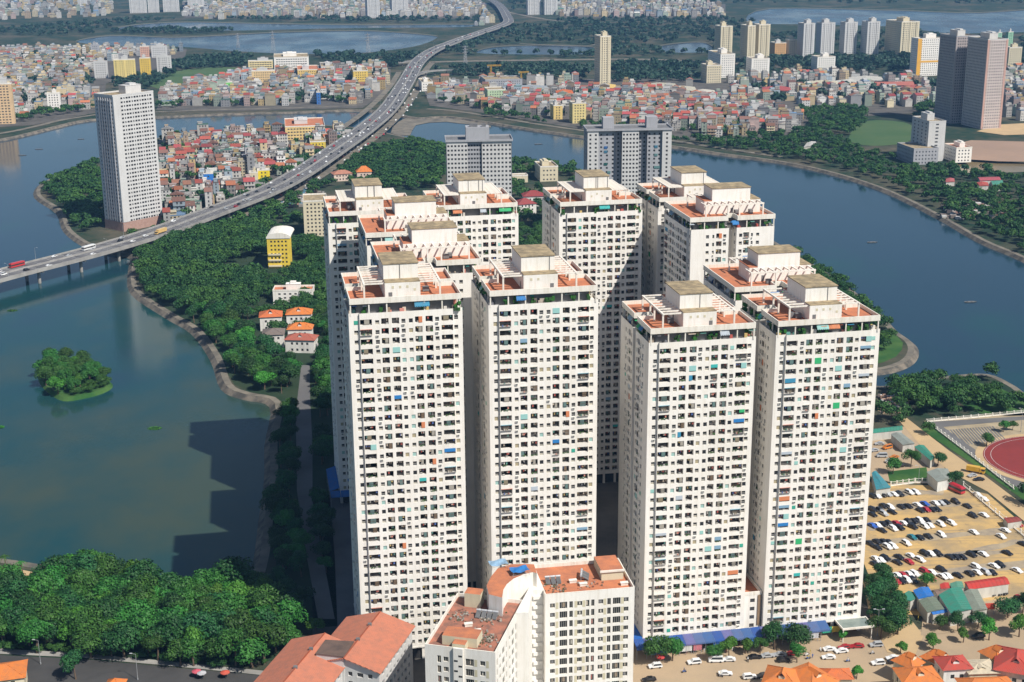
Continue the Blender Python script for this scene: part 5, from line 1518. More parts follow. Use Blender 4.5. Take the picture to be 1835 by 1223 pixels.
# ------------------------------------------------------------------ houses
rh = random.Random(21)
def house_mesh(w, d, fl, seed):
    rr = random.Random(seed)
    mb, gl = MB(), MB()
    h = fl * 3.3
    X, Y = Vector((1, 0, 0)), Vector((0, 1, 0))
    rows = [0.3 + i * 3.3 for i in range(fl)]
    for O, U, N, L in (((-w / 2, -d / 2, 0), X, -Y, w), ((-w / 2, d / 2, 0), -Y, -X, d), ((w / 2, -d / 2, 0), Y, X, d), ((w / 2, d / 2, 0), -X, Y, w)):
        facade(mb, mb, O, U, N, L, rows, gen_cols(L, 2.9, [1.3, 1.7], 0.7, 2.5, 0.25, 0.5), 0, h, 0, 1)
    for i in range(1, fl):
        if rr.random() < 0.7: mb.box(-w / 2 + 0.2, w / 2 - 0.2, -d / 2 - 1.0, -d / 2 - 0.01, i * 3.3 - 0.1, i * 3.3 + 0.75, 0)
    return mb.mesh('wall', [M['obj'], M['glass_far']]), h
def flat_roof_mesh(w, d, seed):
    rr = random.Random(seed)
    mb = MB()
    mb.box(-w / 2 - 0.1, w / 2 + 0.1, -d / 2 - 0.1, d / 2 + 0.1, 0.01, 0.25, 0)
    for qd in ((-w / 2, w / 2, -d / 2, -d / 2 + 0.2), (-w / 2, w / 2, d / 2 - 0.2, d / 2), (-w / 2, -w / 2 + 0.2, -d / 2 + 0.21, d / 2 - 0.21), (w / 2 - 0.2, w / 2, -d / 2 + 0.21, d / 2 - 0.21)):
        mb.box(*qd, 0.252, 1.0, 0)
    return mb.mesh('roof', [M['roofobj']])
def pitch_roof_mesh(w, d, rise):
    mb = MB(); e = 0.5; W, D = w / 2 + e, d / 2 + e
    mb.face([(-W, -D, 0), (W, -D, 0), (W, 0, rise), (-W, 0, rise)]); mb.face([(W, D, 0), (-W, D, 0), (-W, 0, rise), (W, 0, rise)])
    mb.face([(-W, -D, 0), (-W, 0, rise), (-W, D, 0)]); mb.face([(W, -D, 0), (W, D, 0), (W, 0, rise)]); mb.face([(-W, D, 0), (W, D, 0), (W, -D, 0), (-W, -D, 0)])
    mb.tube((-W, 0, rise), (W, 0, rise), 0.15, 0.15, 5)
    return mb.mesh('roof', [M['roofobj']])
def hut_mesh(w, d):
    mb = MB(); mb.box(-w * 0.32, w * 0.32, 0, d * 0.42, 0.26, 2.9, 0); mb.box(-w * 0.38, w * 0.38, -0.2, d * 0.45, 2.9, 3.1, 0)
    return mb.mesh('stair_hut', [M['obj']])
def tank_mesh():
    mb = MB(); mb.tube((-0.9, 0, 1.5), (0.9, 0, 1.5), 0.6, 0.6, 8); mb.box(-0.7, -0.6, -0.4, 0.4, 0.26, 1.0, 0); mb.box(0.6, 0.7, -0.4, 0.4, 0.26, 1.0, 0)
    return mb.mesh('water_tank', [M['steel']])
TANK = tank_mesh()
HP = []
for i, (w, d, fl) in enumerate(((6, 14, 3), (5.5, 13, 4), (8, 12, 3), (10, 12, 3), (7, 15, 2), (6, 12, 5), (12, 14, 2), (9, 10, 4))):
    m_, h_ = house_mesh(w, d, fl, i)
    HP.append((w, d, h_, m_, flat_roof_mesh(w, d, i), pitch_roof_mesh(w, d, 2.6), hut_mesh(w, d)))
HCOL = [('white', (0.62, 0.59, 0.54)), ('grey', (0.34, 0.32, 0.30)), ('white', (0.72, 0.69, 0.63)), ('tan', (0.50, 0.38, 0.26)), ('cream', (0.70, 0.56, 0.34)), ('white', (0.74, 0.73, 0.70)), ('white', (0.68, 0.65, 0.60)), ('cream', (0.72, 0.62, 0.42)), ('grey', (0.44, 0.44, 0.45)), ('pale pink', (0.56, 0.42, 0.38)), ('ochre', (0.62, 0.46, 0.22)), ('pale blue', (0.42, 0.50, 0.56)), ('white', (0.76, 0.72, 0.66)), ('pale green', (0.44, 0.52, 0.42)), ('white', (0.70, 0.67, 0.62))]
RCOLF = [('dark grey', (0.16, 0.15, 0.15)), ('dark grey', (0.20, 0.19, 0.18)), ('grey', (0.30, 0.29, 0.28)), ('grey', (0.36, 0.35, 0.34)), ('grey', (0.46, 0.45, 0.43)), ('brown', (0.24, 0.17, 0.13)), ('green tin', (0.09, 0.20, 0.17)), ('pale', (0.58, 0.56, 0.52)), ('blue tin', (0.16, 0.26, 0.40))]
RCOLP = [('red', (0.46, 0.10, 0.07)), ('orange', (0.50, 0.17, 0.08)), ('red', (0.42, 0.08, 0.08)), ('brown', (0.30, 0.14, 0.09)), ('brown', (0.26, 0.13, 0.10)), ('grey', (0.40, 0.39, 0.38))]
OCC = []          # occupied discs (x, y, r)
for o in list(COL.objects):
    if o.parent is None and 'category' in o and o.type == 'EMPTY' and o['category'] in ('tower', 'building', 'high-rise', 'apartment block', 'house', 'shed', 'warehouse'):
        OCC.append((o.location.x, o.location.y, 14 if o['category'] in ('house', 'shed') else 30))
def occupied(x, y, r):
    return any((x - a) ** 2 + (y - b) ** 2 < (r + c) ** 2 for a, b, c in OCC)
HPTS = [(p.x, p.y) for p in HWY]
def near_hwy(x, y, r):
    return any((x - a) ** 2 + (y - b) ** 2 < r * r for a, b in HPTS) or False
_dense = []
for i in range(len(HWY) - 1):
    n = max(1, int((HWY[i + 1] - HWY[i]).length / 8))
    for k in range(n): _dense.append(tuple(HWY[i].lerp(HWY[i + 1], k / n)[:2]))
HPTS = _dense
LK = [(p.x, p.y) for p in LAKE]
def fields(px, cellx, celly, ang, keep, jit=0.25, clear=18.0, lakegap=14.0):
    P = [(q.x, q.y) for q in GP(px)]
    a = R(ang); c, s_ = math.cos(a), math.sin(a)
    cx = sum(p[0] for p in P) / len(P); cy = sum(p[1] for p in P) / len(P)
    rad = max(math.hypot(p[0] - cx, p[1] - cy) for p in P)
    out = []
    nx, ny = int(rad / cellx) + 1, int(rad / celly) + 1
    for i in range(-nx, nx + 1):
        for j in range(-ny, ny + 1):
            if rh.random() > keep: continue
            u, v = (i + rh.uniform(-jit, jit)) * cellx, (j + rh.uniform(-jit, jit)) * celly
            x, y = cx + u * c - v * s_, cy + u * s_ + v * c
            if not inpoly(x, y, P) or inpoly(x, y, LK) or near_hwy(x, y, clear) or occupied(x, y, 5): continue
            if any(inpoly(x + dx, y + dy, LK) for dx, dy in ((lakegap, 0), (-lakegap, 0), (0, lakegap), (0, -lakegap))): continue
            out.append((x, y, a))
    return out
DIST = [('on the channel spit', [(292, 252), (420, 247), (520, 240), (605, 242), (632, 250), (560, 292), (480, 332), (400, 368), (300, 408), (292, 330)], 9.5, 15, 14, 0.80, 0.45),
        ('north of the narrow channel', [(285, 190), (300, 160), (430, 140), (560, 132), (690, 122), (700, 150), (650, 186), (400, 192)], 10, 17, 4, 0.72, 0.3),
        ('on the north shore', [(770, 178), (780, 158), (900, 166), (1060, 160), (1240, 160), (1320, 180), (1440, 212), (1430, 234), (1300, 248), (1200, 238), (1040, 222), (880, 198)], 10, 16, -6, 0.72, 0.5),
        ('in the dense western quarter', [(-120, 92), (160, 92), (335, 90), (300, 102), (190, 110), (150, 150), (190, 190), (60, 212), (-120, 225)], 11, 18, 10, 0.70, 0.2),
        ('below the slab towers', [(1300, 142), (1450, 135), (1680, 146), (1680, 190), (1480, 196), (1330, 184)], 13, 19, 8, 0.55, 0.3),
        ('around the interchange', [(760, 150), (840, 146), (1050, 148), (1050, 158), (880, 162), (770, 172)], 13, 20, 0, 0.5, 0.4),
        ('near the tallest twins', [(1795, 130), (1900, 128), (1900, 215), (1795, 218)], 12, 18, 12, 0.8, 0.2)]
cand = []
for name, px, cx_, cy_, an, keep, pr in DIST:
    for (x, y, a) in fields(px, cx_, cy_, an, keep):
        cand.append((math.hypot(x, y), x, y, a, name, pr))
cand.sort()
FAR = MB()
def far_house(mb, x, y, a, w, d, h, wc, rc, pitched):
    c, s_ = math.cos(a), math.sin(a)
    tf = lambda p: (x + p[0] * c - p[1] * s_, y + p[0] * s_ + p[1] * c, p[2])
    mb.box(-w / 2, w / 2, -d / 2, d / 2, 0, h, 0, wc, bottom=False, tf=tf)
    if pitched:
        W, D, r = w / 2 + 0.4, d / 2 + 0.4, 2.6
        for q in ([(-W, -D, h), (W, -D, h), (W, 0, h + r), (-W, 0, h + r)], [(W, D, h), (-W, D, h), (-W, 0, h + r), (W, 0, h + r)]):
            mb.face([tf(p) for p in q], 0, rc)
        for W_ in (-W, W): mb.face([tf(p) for p in ((W_, -D, h), (W_, D, h), (W_, 0, h + r))], 0, wc)
    else:
        mb.box(-w / 2 - 0.1, w / 2 + 0.1, -d / 2 - 0.1, d / 2 + 0.1, h + 0.01, h + 0.6, 0, rc, bottom=False, tf=tf)
        mb.box(-w * 0.3, w * 0.3, 0, d * 0.4, h + 0.6, h + 3.0, 0, wc, bottom=False, tf=tf)
    g = (0.07, 0.07, 0.08)
    z = 1.2
    while z < h - 1.5:
        for k in (-0.3, 0.05, 0.33):
            mb.face([tf(p) for p in ((w * k - 0.6, -d / 2 - 0.03, z), (w * k + 0.6, -d / 2 - 0.03, z), (w * k + 0.6, -d / 2 - 0.03, z + 1.3), (w * k - 0.6, -d / 2 - 0.03, z + 1.3))], 0, g)
        z += 3.3
def dim(c, lo, hi):
    k = rh.uniform(lo, hi); return tuple(v * k for v in c)
nind = 0
HOUSES = []
for (dist, x, y, a, name, pr) in cand:
    pitched = rh.random() < pr
    wcn, wc = rh.choice(HCOL); rcn, rc = rh.choice(RCOLP if pitched else RCOLF)
    flip = rh.choice((0, math.pi / 2, 0, 0))
    wc, rc = dim(wc, 0.45, 1.0), dim(rc, 0.55, 1.05)
    if nind < 300:
        w, d, h, wm_, fr, prm, hm = rh.choice(HP)
        t = thing('townhouse', '%s house with a %s %s roof %s' % (wcn, rcn, 'pitched' if pitched else 'flat', name), 'house', (x, y, 0), a + flip, 'houses ' + name)
        k = rh.uniform(0.85, 1.2)
        t.scale = (k, rh.uniform(0.85, 1.1), rh.uniform(0.85, 1.15))
        ob('wall', wm_, t, color=wc)
        if pitched: ob('roof', prm, t, (0, 0, h), color=rc)
        else:
            ob('roof', fr, t, (0, 0, h), color=rc); ob('stair_hut', hm, t, (0, 0, h), color=wc)
            if rh.random() < 0.6: ob('water_tank', TANK, t, (rh.uniform(-1.5, 1.5), -d * 0.25, h), rh.uniform(0, 3))
        nind += 1
    else:
        far_house(FAR, x, y, a + flip, rh.uniform(6, 12), rh.uniform(9, 15), rh.choice((6.5, 9.5, 9.5, 12.5, 15)), wc, rc, pitched)
    OCC.append((x, y, 3))
# thousands more beyond
for px, cx_, cy_, an, keep in (([(330, 7), (860, 3), (875, 30), (600, 32), (330, 30)], 17, 30, 5, 0.75), ([(1000, 6), (1290, 10), (1300, 32), (1000, 30)], 17, 30, 5, 0.7), ([(-100, 2), (200, 2), (200, 30), (-100, 40)], 20, 34, 8, 0.35), ([(380, 30), (420, 22), (420, 34), (360, 36)], 16, 26, 5, 0.7), ([(870, 30), (890, 40), (850, 50), (860, 36)], 16, 26, 5, 0.7)):
    for (x, y, a) in fields(px, cx_, cy_, an, keep):
        wcn, wc = rh.choice(HCOL); rcn, rc = rh.choice(RCOLF + HCOL[:3])
        wc, rc = dim(wc, 0.5, 1.0), dim(rc, 0.5, 1.0)
        far_house(FAR, x, y, a, rh.uniform(8, 15), rh.uniform(10, 18), rh.choice((7, 10, 13, 16)), wc, rc, rh.random() < 0.15)
fo = stuff(FAR.build('far_houses', M['far'], None, True))
tag(fo, 'far mass of small white and red-roofed houses beyond the lakes', 'houses')

# ------------------------------------------------------------------ trees
rt = random.Random(77)
def leaf(mb, c, nrm, s, rr, mat=0):
    n = Vector(nrm)
    a = n.orthogonal().normalized(); b = n.cross(a)
    t = rr.uniform(0, 6.28)
    u = (a * math.cos(t) + b * math.sin(t)) * s; v = (b * math.cos(t) - a * math.sin(t)) * s * rr.uniform(0.55, 0.9)
    k = rr.uniform(-0.25, 0.25)
    mb.face([c - u, c - v * 0.9 + n * s * k, c + u, c + v * 0.9 + n * s * k], mat)
def crown(rad, z0, z1, blobs, nleaf, ls, seed, flat=0.75):
    rr = random.Random(seed)
    mb = MB()
    B = []
    for i in range(blobs):
        t = rr.uniform(0, 6.28); r = rad * 0.66 * math.sqrt(rr.random())
        if i == 0: r = 0
        br = rad * rr.uniform(0.34, 0.55)
        zc = z0 + (z1 - z0) * (0.27 + 0.52 * (1 - (r / rad) ** 2) * rr.uniform(0.7, 1.1))
        B.append((Vector((math.cos(t) * r, math.sin(t) * r, zc)), br))
    tot = sum(b[1] ** 2 for b in B)
    for c, br in B:
        for i in range(int(nleaf * br * br / tot)):
            d = Vector((rr.gauss(0, 1), rr.gauss(0, 1), rr.gauss(0.25, 1))).normalized()
            p = c + Vector((d.x, d.y, d.z * flat)) * br * (rr.uniform(0.72, 1.08) if rr.random() < 0.85 else rr.uniform(0.2, 0.7))
            n = (d + Vector((rr.gauss(0, 0.45), rr.gauss(0, 0.45), rr.gauss(0.25, 0.4)))).normalized()
            leaf(mb, p, n, ls * rr.uniform(0.6, 1.25), rr)
    return mb, B
def trunk(B, h, r, seed):
    rr = random.Random(seed)
    mb = MB()
    zt = h * 0.42
    top = Vector((rr.uniform(-0.3, 0.3), rr.uniform(-0.3, 0.3), zt))
    mb.tube((0, 0, 0), top * 0.5, r, r * 0.8, 8); mb.tube(top * 0.5, top, r * 0.8, r * 0.62, 8)
    for c, br in B[:5]:
        m = top.lerp(c, 0.5) + Vector((0, 0, 0.4))
        mb.tube(top, m, r * 0.5, r * 0.34, 6); mb.tube(m, c, r * 0.34, r * 0.12, 6)
    return mb
PROTO = []
for i, (rad, z0, z1, bl, mat_) in enumerate(((5.2, 2.6, 9.6, 9, 'leafA'), (5.8, 3.0, 9.0, 10, 'leafA'), (4.4, 2.2, 9.8, 8, 'leafB'), (5.0, 2.6, 10.4, 9, 'leafB'), (3.6, 1.8, 8.0, 7, 'leafC'), (4.6, 2.4, 9.4, 8, 'leafC'), (5.4, 2.4, 8.2, 10, 'leafB'))):
    cm, B = crown(rad, z0 * 0.45, z1, bl + 2, 2800, 0.35, 40 + i)
    PROTO.append((cm.mesh('crown', [M[mat_]]), trunk(B, z1, 0.32, i).mesh('trunk', [M['bark']]), rad))
def tree(x, y, s, pi, label, group, z=0.0):
    cm, tm, rad = PROTO[pi]
    t = thing('broadleaf_tree', label, 'tree', (x, y, z), rt.uniform(0, 6.28), group)
    t.scale = (s, s, s * rt.uniform(0.85, 1.15))
    ob('trunk', tm, t); ob('crown', cm, t)
    return t
LODM = []
for i in range(5):
    cm, B = crown(5.0, 1.0, 9.0, 7, 210, 1.0, 90 + i); LODM.append(cm)
LODN = []
for i in range(6):
    cm, B = crown(5.0, 1.0, 9.2, 9, 560, 0.6, 140 + i); LODN.append(cm)
LODF = []
for i in range(5):
    cm, B = crown(5.5, 0.8, 8.5, 4, 46, 2.3, 190 + i); LODF.append(cm)
WOODN, WOODF = MB(), MB()
def lod_tree(x, y, s, far):
    src = rt.choice(LODF if far else (LODN if math.hypot(x, y) < 1150 else LODM))
    a = rt.uniform(0, 6.28); c, sn = math.cos(a) * s, math.sin(a) * s
    (WOODF if far else WOODN).add(src, lambda p: (x + p[0] * c - p[1] * sn, y + p[0] * sn + p[1] * c, p[2] * s))
def scatter(px, sp, keep=1.0, lakegap=5.0, clear=0.0, occ=4.0, seed=0):
    rr = random.Random(seed)
    P = [(q.x, q.y) for q in GP(px)]
    x0, x1 = min(p[0] for p in P), max(p[0] for p in P); y0, y1 = min(p[1] for p in P), max(p[1] for p in P)
    out = []
    j = 0
    y = y0
    while y < y1:
        x = x0 + (sp / 2 if j % 2 else 0)
        while x < x1:
            a, b = x + rr.uniform(-0.38, 0.38) * sp, y + rr.uniform(-0.38, 0.38) * sp
            x += sp
            if rr.random() > keep or not inpoly(a, b, P): continue
            if lakegap and any(inpoly(a + dx, b + dy, LK) for dx, dy in ((lakegap, 0), (-lakegap, 0), (0, lakegap), (0, -lakegap))): continue
            if clear and near_hwy(a, b, clear): continue
            if occ and occupied(a, b, occ): continue
            out.append((a, b))
        y += sp * 0.87; j += 1
    return out
NEARW = [('dark spreading tree in the lakeside park by the road', 'trees of the lakeside park', [(-80, 1082), (50, 1066), (100, 1040), (200, 1050), (330, 1066), (450, 1066), (520, 1108), (540, 1165), (486, 1194), (400, 1204), (300, 1194), (150, 1180), (-80, 1164)], 6.8, (0, 1, 3, 2, 3, 6, 1, 2, 5, 6, 4), 1.26),
         ('shaded tree on the lake edge of the estate lane', 'trees along the estate lane', [(497, 735), (530, 745), (526, 880), (545, 1010), (560, 1105), (515, 1100), (482, 1045), (480, 930), (490, 800)], 7.5, (0, 1, 0, 2), 1.0),
         ('shaded tree between the estate lane and the lakeside towers', 'trees along the estate lane', [(566, 770), (596, 800), (598, 870), (592, 1000), (600, 1050), (582, 1040), (566, 900)], 7.5, (0, 1, 2), 1.0),
         ('tree in the wood between the bridge and the white towers', 'trees of the bridgehead wood', [(246, 470), (330, 432), (430, 408), (472, 420), (472, 490), (462, 545), (458, 615), (505, 640), (532, 680), (524, 722), (480, 705), (425, 680), (398, 640), (375, 600), (330, 572), (258, 524)], 9.2, (0, 1, 3, 2, 6, 0, 5, 6), 1.2),
         ('tree in the shaded wood beside the back lakeside tower', 'trees of the bridgehead wood', [(526, 400), (576, 425), (586, 520), (598, 640), (600, 780), (562, 770), (558, 660), (572, 600), (568, 540), (526, 495)], 9.0, (0, 1, 0, 2), 1.1)]
cand = []
for k, (lab, grp, px, sp, ps, sc) in enumerate(NEARW):
    for (x, y) in scatter(px, sp, 0.97, 4.5, 16 if k >= 3 else 0, 2.5 if k != 4 else 1.0, 30 + k):
        cand.append((math.hypot(x, y), x, y, lab, grp, ps, sc))
cand.sort()
for i, (d, x, y, lab, grp, ps, sc) in enumerate(cand):
    s = sc * rt.uniform(0.8, 1.25)
    if i < 285:
        pi = rt.choice(ps)
        look = ('large ' if s > sc * 1.1 else 'small ' if s < sc * 0.92 else 'medium ') + {0: 'dark domed', 1: 'dark flat-topped', 2: 'mid-green narrow', 3: 'mid-green tall', 4: 'bright small-leaved', 5: 'bright green', 6: 'mid-green flat-topped'}[pi]
        wet = any(inpoly(x + dx, y + dy, LK) for dx, dy in ((14, 0), (-14, 0), (0, 14), (0, -14)))
        pos = ', by water' if wet else (', roadside' if ('park' in lab and PR((x, y, 0))[1] > 1160) else '')
        tree(x, y, s, pi, look + ' ' + lab.replace('dark spreading ', '').replace('shaded ', '') + pos, grp)
    else: lod_tree(x, y, s * 1.05, False)
# far woods, tree belts and shore trees
FARWOODS = [([(-80, 1152), (150, 1168), (300, 1182), (486, 1192), (400, 1200), (300, 1190), (150, 1178), (-80, 1164)], 2.6, 0.85, None), ([(1540, 602), (1590, 598), (1612, 615), (1600, 632), (1545, 640)], 7, 0.45, False), ([(1705, 690), (1790, 690), (1850, 728), (1850, 744), (1720, 740)], 8, 0.4, False), ([(1600, 700), (1850, 730), (1850, 744), (1620, 750)], 8, 0.5, False), ([(465, 430), (540, 425), (575, 500), (580, 640), (500, 640), (462, 600)], 8, 0.9, False), ([(920, 350), (975, 345), (980, 480), (920, 490)], 9, 0.8, False), ([(178, 300), (200, 420), (240, 440), (300, 418), (300, 400), (230, 405)], 9, 0.85, False), ([(292, 400), (470, 345), (560, 296), (640, 248), (640, 242), (540, 290), (420, 350), (292, 385)], 9, 0.7, False), ([(250, 462), (420, 402), (500, 372), (540, 395), (500, 420), (380, 440)], 9, 0.6, False),
            ([(600, 320), (640, 280), (740, 255), (800, 270), (790, 340), (660, 345)], 9, 0.95, False), ([(915, 290), (960, 296), (1036, 306), (1036, 345), (960, 330), (915, 350)], 9, 0.9, False),
            ([(1425, 458), (1500, 503), (1560, 550), (1598, 592), (1560, 600), (1480, 530), (1410, 470)], 8, 1.0, False),
            ([(1590, 700), (1640, 690), (1710, 682), (1720, 715), (1700, 745), (1640, 745), (1600, 725)], 7.5, 0.9, False), ([(1740, 678), (1800, 690), (1850, 718), (1850, 706), (1800, 684), (1770, 676)], 8, 0.7, False),
            ([(75, 335), (140, 305), (172, 292), (190, 380), (200, 420), (175, 432), (130, 410), (112, 375), (78, 350)], 9, 0.95, False),
            ([(1200, 256), (1300, 268), (1420, 288), (1500, 305), (1590, 332), (1680, 376), (1760, 420), (1850, 462), (1850, 330), (1740, 300), (1650, 296), (1560, 280), (1470, 240), (1440, 236), (1300, 254)], 10, 0.72, False),
            ([(0, 222), (50, 218), (130, 205), (180, 196), (160, 188), (110, 195), (60, 200), (0, 228)], 11, 0.8, False),
            ([(870, 210), (960, 222), (1040, 232), (1120, 240), (1200, 250), (1200, 246), (1040, 226), (880, 202)], 10, 0.7, False),
            ([(285, 196), (400, 192), (520, 190), (640, 184), (640, 180), (400, 186), (285, 190)], 11, 0.6, False),
            ([(270, 160), (330, 128), (440, 118), (430, 108), (340, 110), (310, 118), (200, 150), (190, 160)], 15, 0.55, True),
            ([(560, 100), (720, 100), (760, 96), (740, 110), (700, 125), (600, 118)], 16, 0.7, True), ([(790, 96), (860, 62), (920, 48), (1060, 44), (1290, 60), (1290, 100), (1060, 104), (860, 104)], 22, 0.5, True),
            ([(780, 130), (900, 120), (1060, 120), (1060, 146), (840, 142)], 14, 0.5, True), ([(1100, 116), (1250, 118), (1250, 148), (1100, 150)], 14, 0.6, True),
            ([(1300, 110), (1430, 106), (1640, 104), (1640, 132), (1460, 130), (1300, 140)], 15, 0.7, True), ([(1430, 200), (1540, 195), (1560, 215), (1520, 245), (1460, 235)], 10, 0.9, False),
            ([(1640, 196), (1680, 190), (1680, 220), (1640, 225)], 10, 0.7, False), ([(1690, 120), (1850, 90), (1960, 90), (1960, 130), (1795, 132)], 18, 0.7, True),
            ([(300, 118), (420, 100), (450, 108), (440, 120), (330, 126)], 14, 0.8, True), ([(0, 64), (130, 66), (200, 60), (330, 34), (230, 36), (100, 46), (-100, 60)], 26, 0.6, True),
            ([(380, 34), (860, 34), (880, 42), (640, 42), (440, 38)], 26, 0.7, True), ([(190, 60), (290, 63), (380, 61), (420, 57), (300, 55), (200, 57)], 18, 0.9, True),
            ([(1000, 36), (1290, 34), (1350, 40), (1330, 70), (1200, 60), (1000, 44)], 26, 0.5, True), ([(1370, 62), (1640, 62), (1700, 66), (1960, 74), (1960, 92), (1700, 86), (1640, 100), (1400, 80)], 24, 0.6, True),
            ([(290, 250), (620, 244), (560, 290), (310, 405), (292, 330)], 11, 0.55, False), ([(780, 184), (1060, 168), (1300, 190), (1420, 225), (1300, 246), (1040, 226)], 11, 0.5, False), ([(300, 188), (690, 130), (650, 180)], 13, 0.5, True),
            ([(-60, 100), (180, 100), (150, 190), (-60, 215)], 14, 0.45, True), ([(1330, 150), (1680, 150), (1680, 195), (1330, 185)], 22, 0.5, True), ([(300, 432), (420, 385), (560, 320), (600, 300), (610, 330), (560, 350), (520, 380), (420, 410)], 10, 0.65, False),
            ([(1560, 760), (1600, 745), (1640, 760), (1600, 770)], 8, 0.7, False), ([(1660, 765), (1850, 905), (1850, 918), (1650, 780)], 12, 0.3, False), ([(1220, 0), (1835, 0), (1835, 9), (1220, 8)], 40, 0.5, True), ([(900, 2), (1000, 0), (1000, 14), (920, 20)], 30, 0.6, True)]
FWXY = [[(q.x, q.y) for q in fwp] for fwp in FARW]
for k, (px, sp, keep, far) in enumerate(FARWOODS):
    for (x, y) in scatter(px, sp, keep, 6.0 if not far else 10.0, 17, 1.5, 300 + k):
        if any(inpoly(x, y, FWXY[j]) for j in range(len(FARW))): continue
        lod_tree(x, y, rt.uniform(0.22, 0.42) if far is None else rt.uniform(0.7, 1.25) * (1.25 if far else 1.0), bool(far))
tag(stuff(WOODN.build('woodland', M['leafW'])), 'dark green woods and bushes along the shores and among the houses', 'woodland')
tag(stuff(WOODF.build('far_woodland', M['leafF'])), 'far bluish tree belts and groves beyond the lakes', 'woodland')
# street and yard trees, placed one by one
ST_T = [(1178, 1190, 1.0, 3, 'big tree over the parked cars below the left tower shops'), (1205, 1185, 0.9, 2, 'tree beside a red parasol below the left tower shops'), (1224, 1168, 0.6, 4, 'small round tree by the white canopy'), (1280, 1182, 0.65, 3, 'low tree in front of the blue shutters'), (1306, 1178, 0.75, 5, 'bright tree between two darker ones on the shop pavement'),
        (1336, 1172, 0.75, 4, 'compact bright tree before the long awning'), (1362, 1172, 0.6, 3, 'small dark tree along the shop pavement'), (1388, 1165, 0.95, 0, 'large dark tree before the long awning'), (1424, 1162, 1.1, 1, 'widest tree on the shop pavement'),
        (1508, 1148, 0.6, 4, 'small clipped tree on the open forecourt'), (1578, 1146, 0.95, 3, 'tree beside the lamp at the tower corner'), (1428, 1188, 0.7, 2, 'dark tree beside the orange villa roofs'), (1614, 1172, 0.6, 4, 'clipped tree behind the tall orange annexe'), (1672, 1164, 0.7, 5, 'bright round tree among the villa roofs'),
        (1726, 1152, 0.65, 4, 'bright round tree behind the red mansard'), (1772, 1148, 0.85, 5, 'tall bright tree behind the cream balcony house'), (1826, 1142, 0.9, 5, 'bright tree at the right edge above the red roof'), (1535, 1218, 0.6, 4, 'small bright tree by the orange wing'), (1684, 1130, 0.6, 6, 'tree in front of the stall signs'),
        (1716, 1132, 0.7, 0, 'dark tree spreading before the stall signs'), (1752, 1128, 0.7, 1, 'dark tree at the right end of the stall signs'), (1806, 1108, 1.0, 1, 'dark tree shading parked cars right of the market'), (1832, 1102, 0.9, 0, 'dark tree at the picture edge right of the market'), (1660, 1052, 0.7, 6, 'tree behind the blue canopy of the market'),
        (1600, 850, 0.8, 6, 'tree beside the yard lawn'), (1632, 838, 0.8, 3, 'round tree on the yard lawn'), (1680, 836, 0.8, 0, 'dark tree by the bicycle shed'), (1712, 876, 0.9, 0, 'dark tree behind the red coach'), (1596, 752, 0.8, 1, 'tree above the long green shed'),
        (1768, 800, 0.7, 3, 'young tree on the sports ground paving'), (1798, 775, 0.6, 2, 'young tree near the red track'), (1814, 772, 0.6, 2, 'young tree beside the red track'), (136, 1218, 0.95, 0, 'dark tree standing in the riverside road'), (10, 1070, 0.9, 6, 'tree on the lakeside lawn'), (566, 1138, 0.75, 5, 'bright tree behind the salmon roofs')]
for (x, y, s, pi, lab) in ST_T:
    p = G(x, y); tree(p.x, p.y, s, pi, lab, 'trees placed along the streets')
for (x, y) in ((1566, 1060), (1576, 1075), (1563, 1078), (1572, 1092), (1578, 1104), (1606, 1110), (1598, 1094), (1588, 1080), (1580, 1062), (1570, 1118), (1594, 1126),  (1584, 1092), (1592, 1108), (1602, 1124), (1610, 1138), (1572, 1046), (1598, 1140), (1586, 1122)):
    p = G(x, y); tree(p.x + rt.uniform(-1, 1), p.y, rt.uniform(0.75, 1.0), rt.choice((0, 1)), 'dark tree in the hedge-like row beside the car-park tower', 'trees beside the car-park tower')
def palm(px, py, lab):
    p = G(px, py)
    t = thing('palm_tree', lab, 'palm', (p.x, p.y, 0), rt.uniform(0, 6))
    q = MB(); q.tube((0, 0, 0), (0.1, 0, 3.5), 0.22, 0.17, 7); q.tube((0.1, 0, 3.5), (0.25, 0.1, 6.6), 0.17, 0.13, 7); q.build('trunk', M['bark'], t)
    q = MB()
    for k in range(15):
        a = k * 2.4; u = Vector((math.cos(a), math.sin(a), 0)); v = Vector((-u.y, u.x, 0)); b = Vector((0.25, 0.1, 6.6)); up = rt.uniform(0.2, 0.9)
        prev = b
        for j in range(1, 5):
            f = j / 4; c = b + u * 3.0 * f + Vector((0, 0, up * 1.6 * f - 2.2 * f * f)); w = 0.42 * (1.15 - f)
            q.face([prev - v * w, prev + v * w - Vector((0, 0, 0.1)), c + v * w * 0.8, c - v * w * 0.8]); prev = c
    q.build('fronds', M['leafB'], t)
palm(12, 1024, 'palm at the picture edge on the lakeside path'); palm(42, 1036, 'palm right of the other one on the lakeside path')

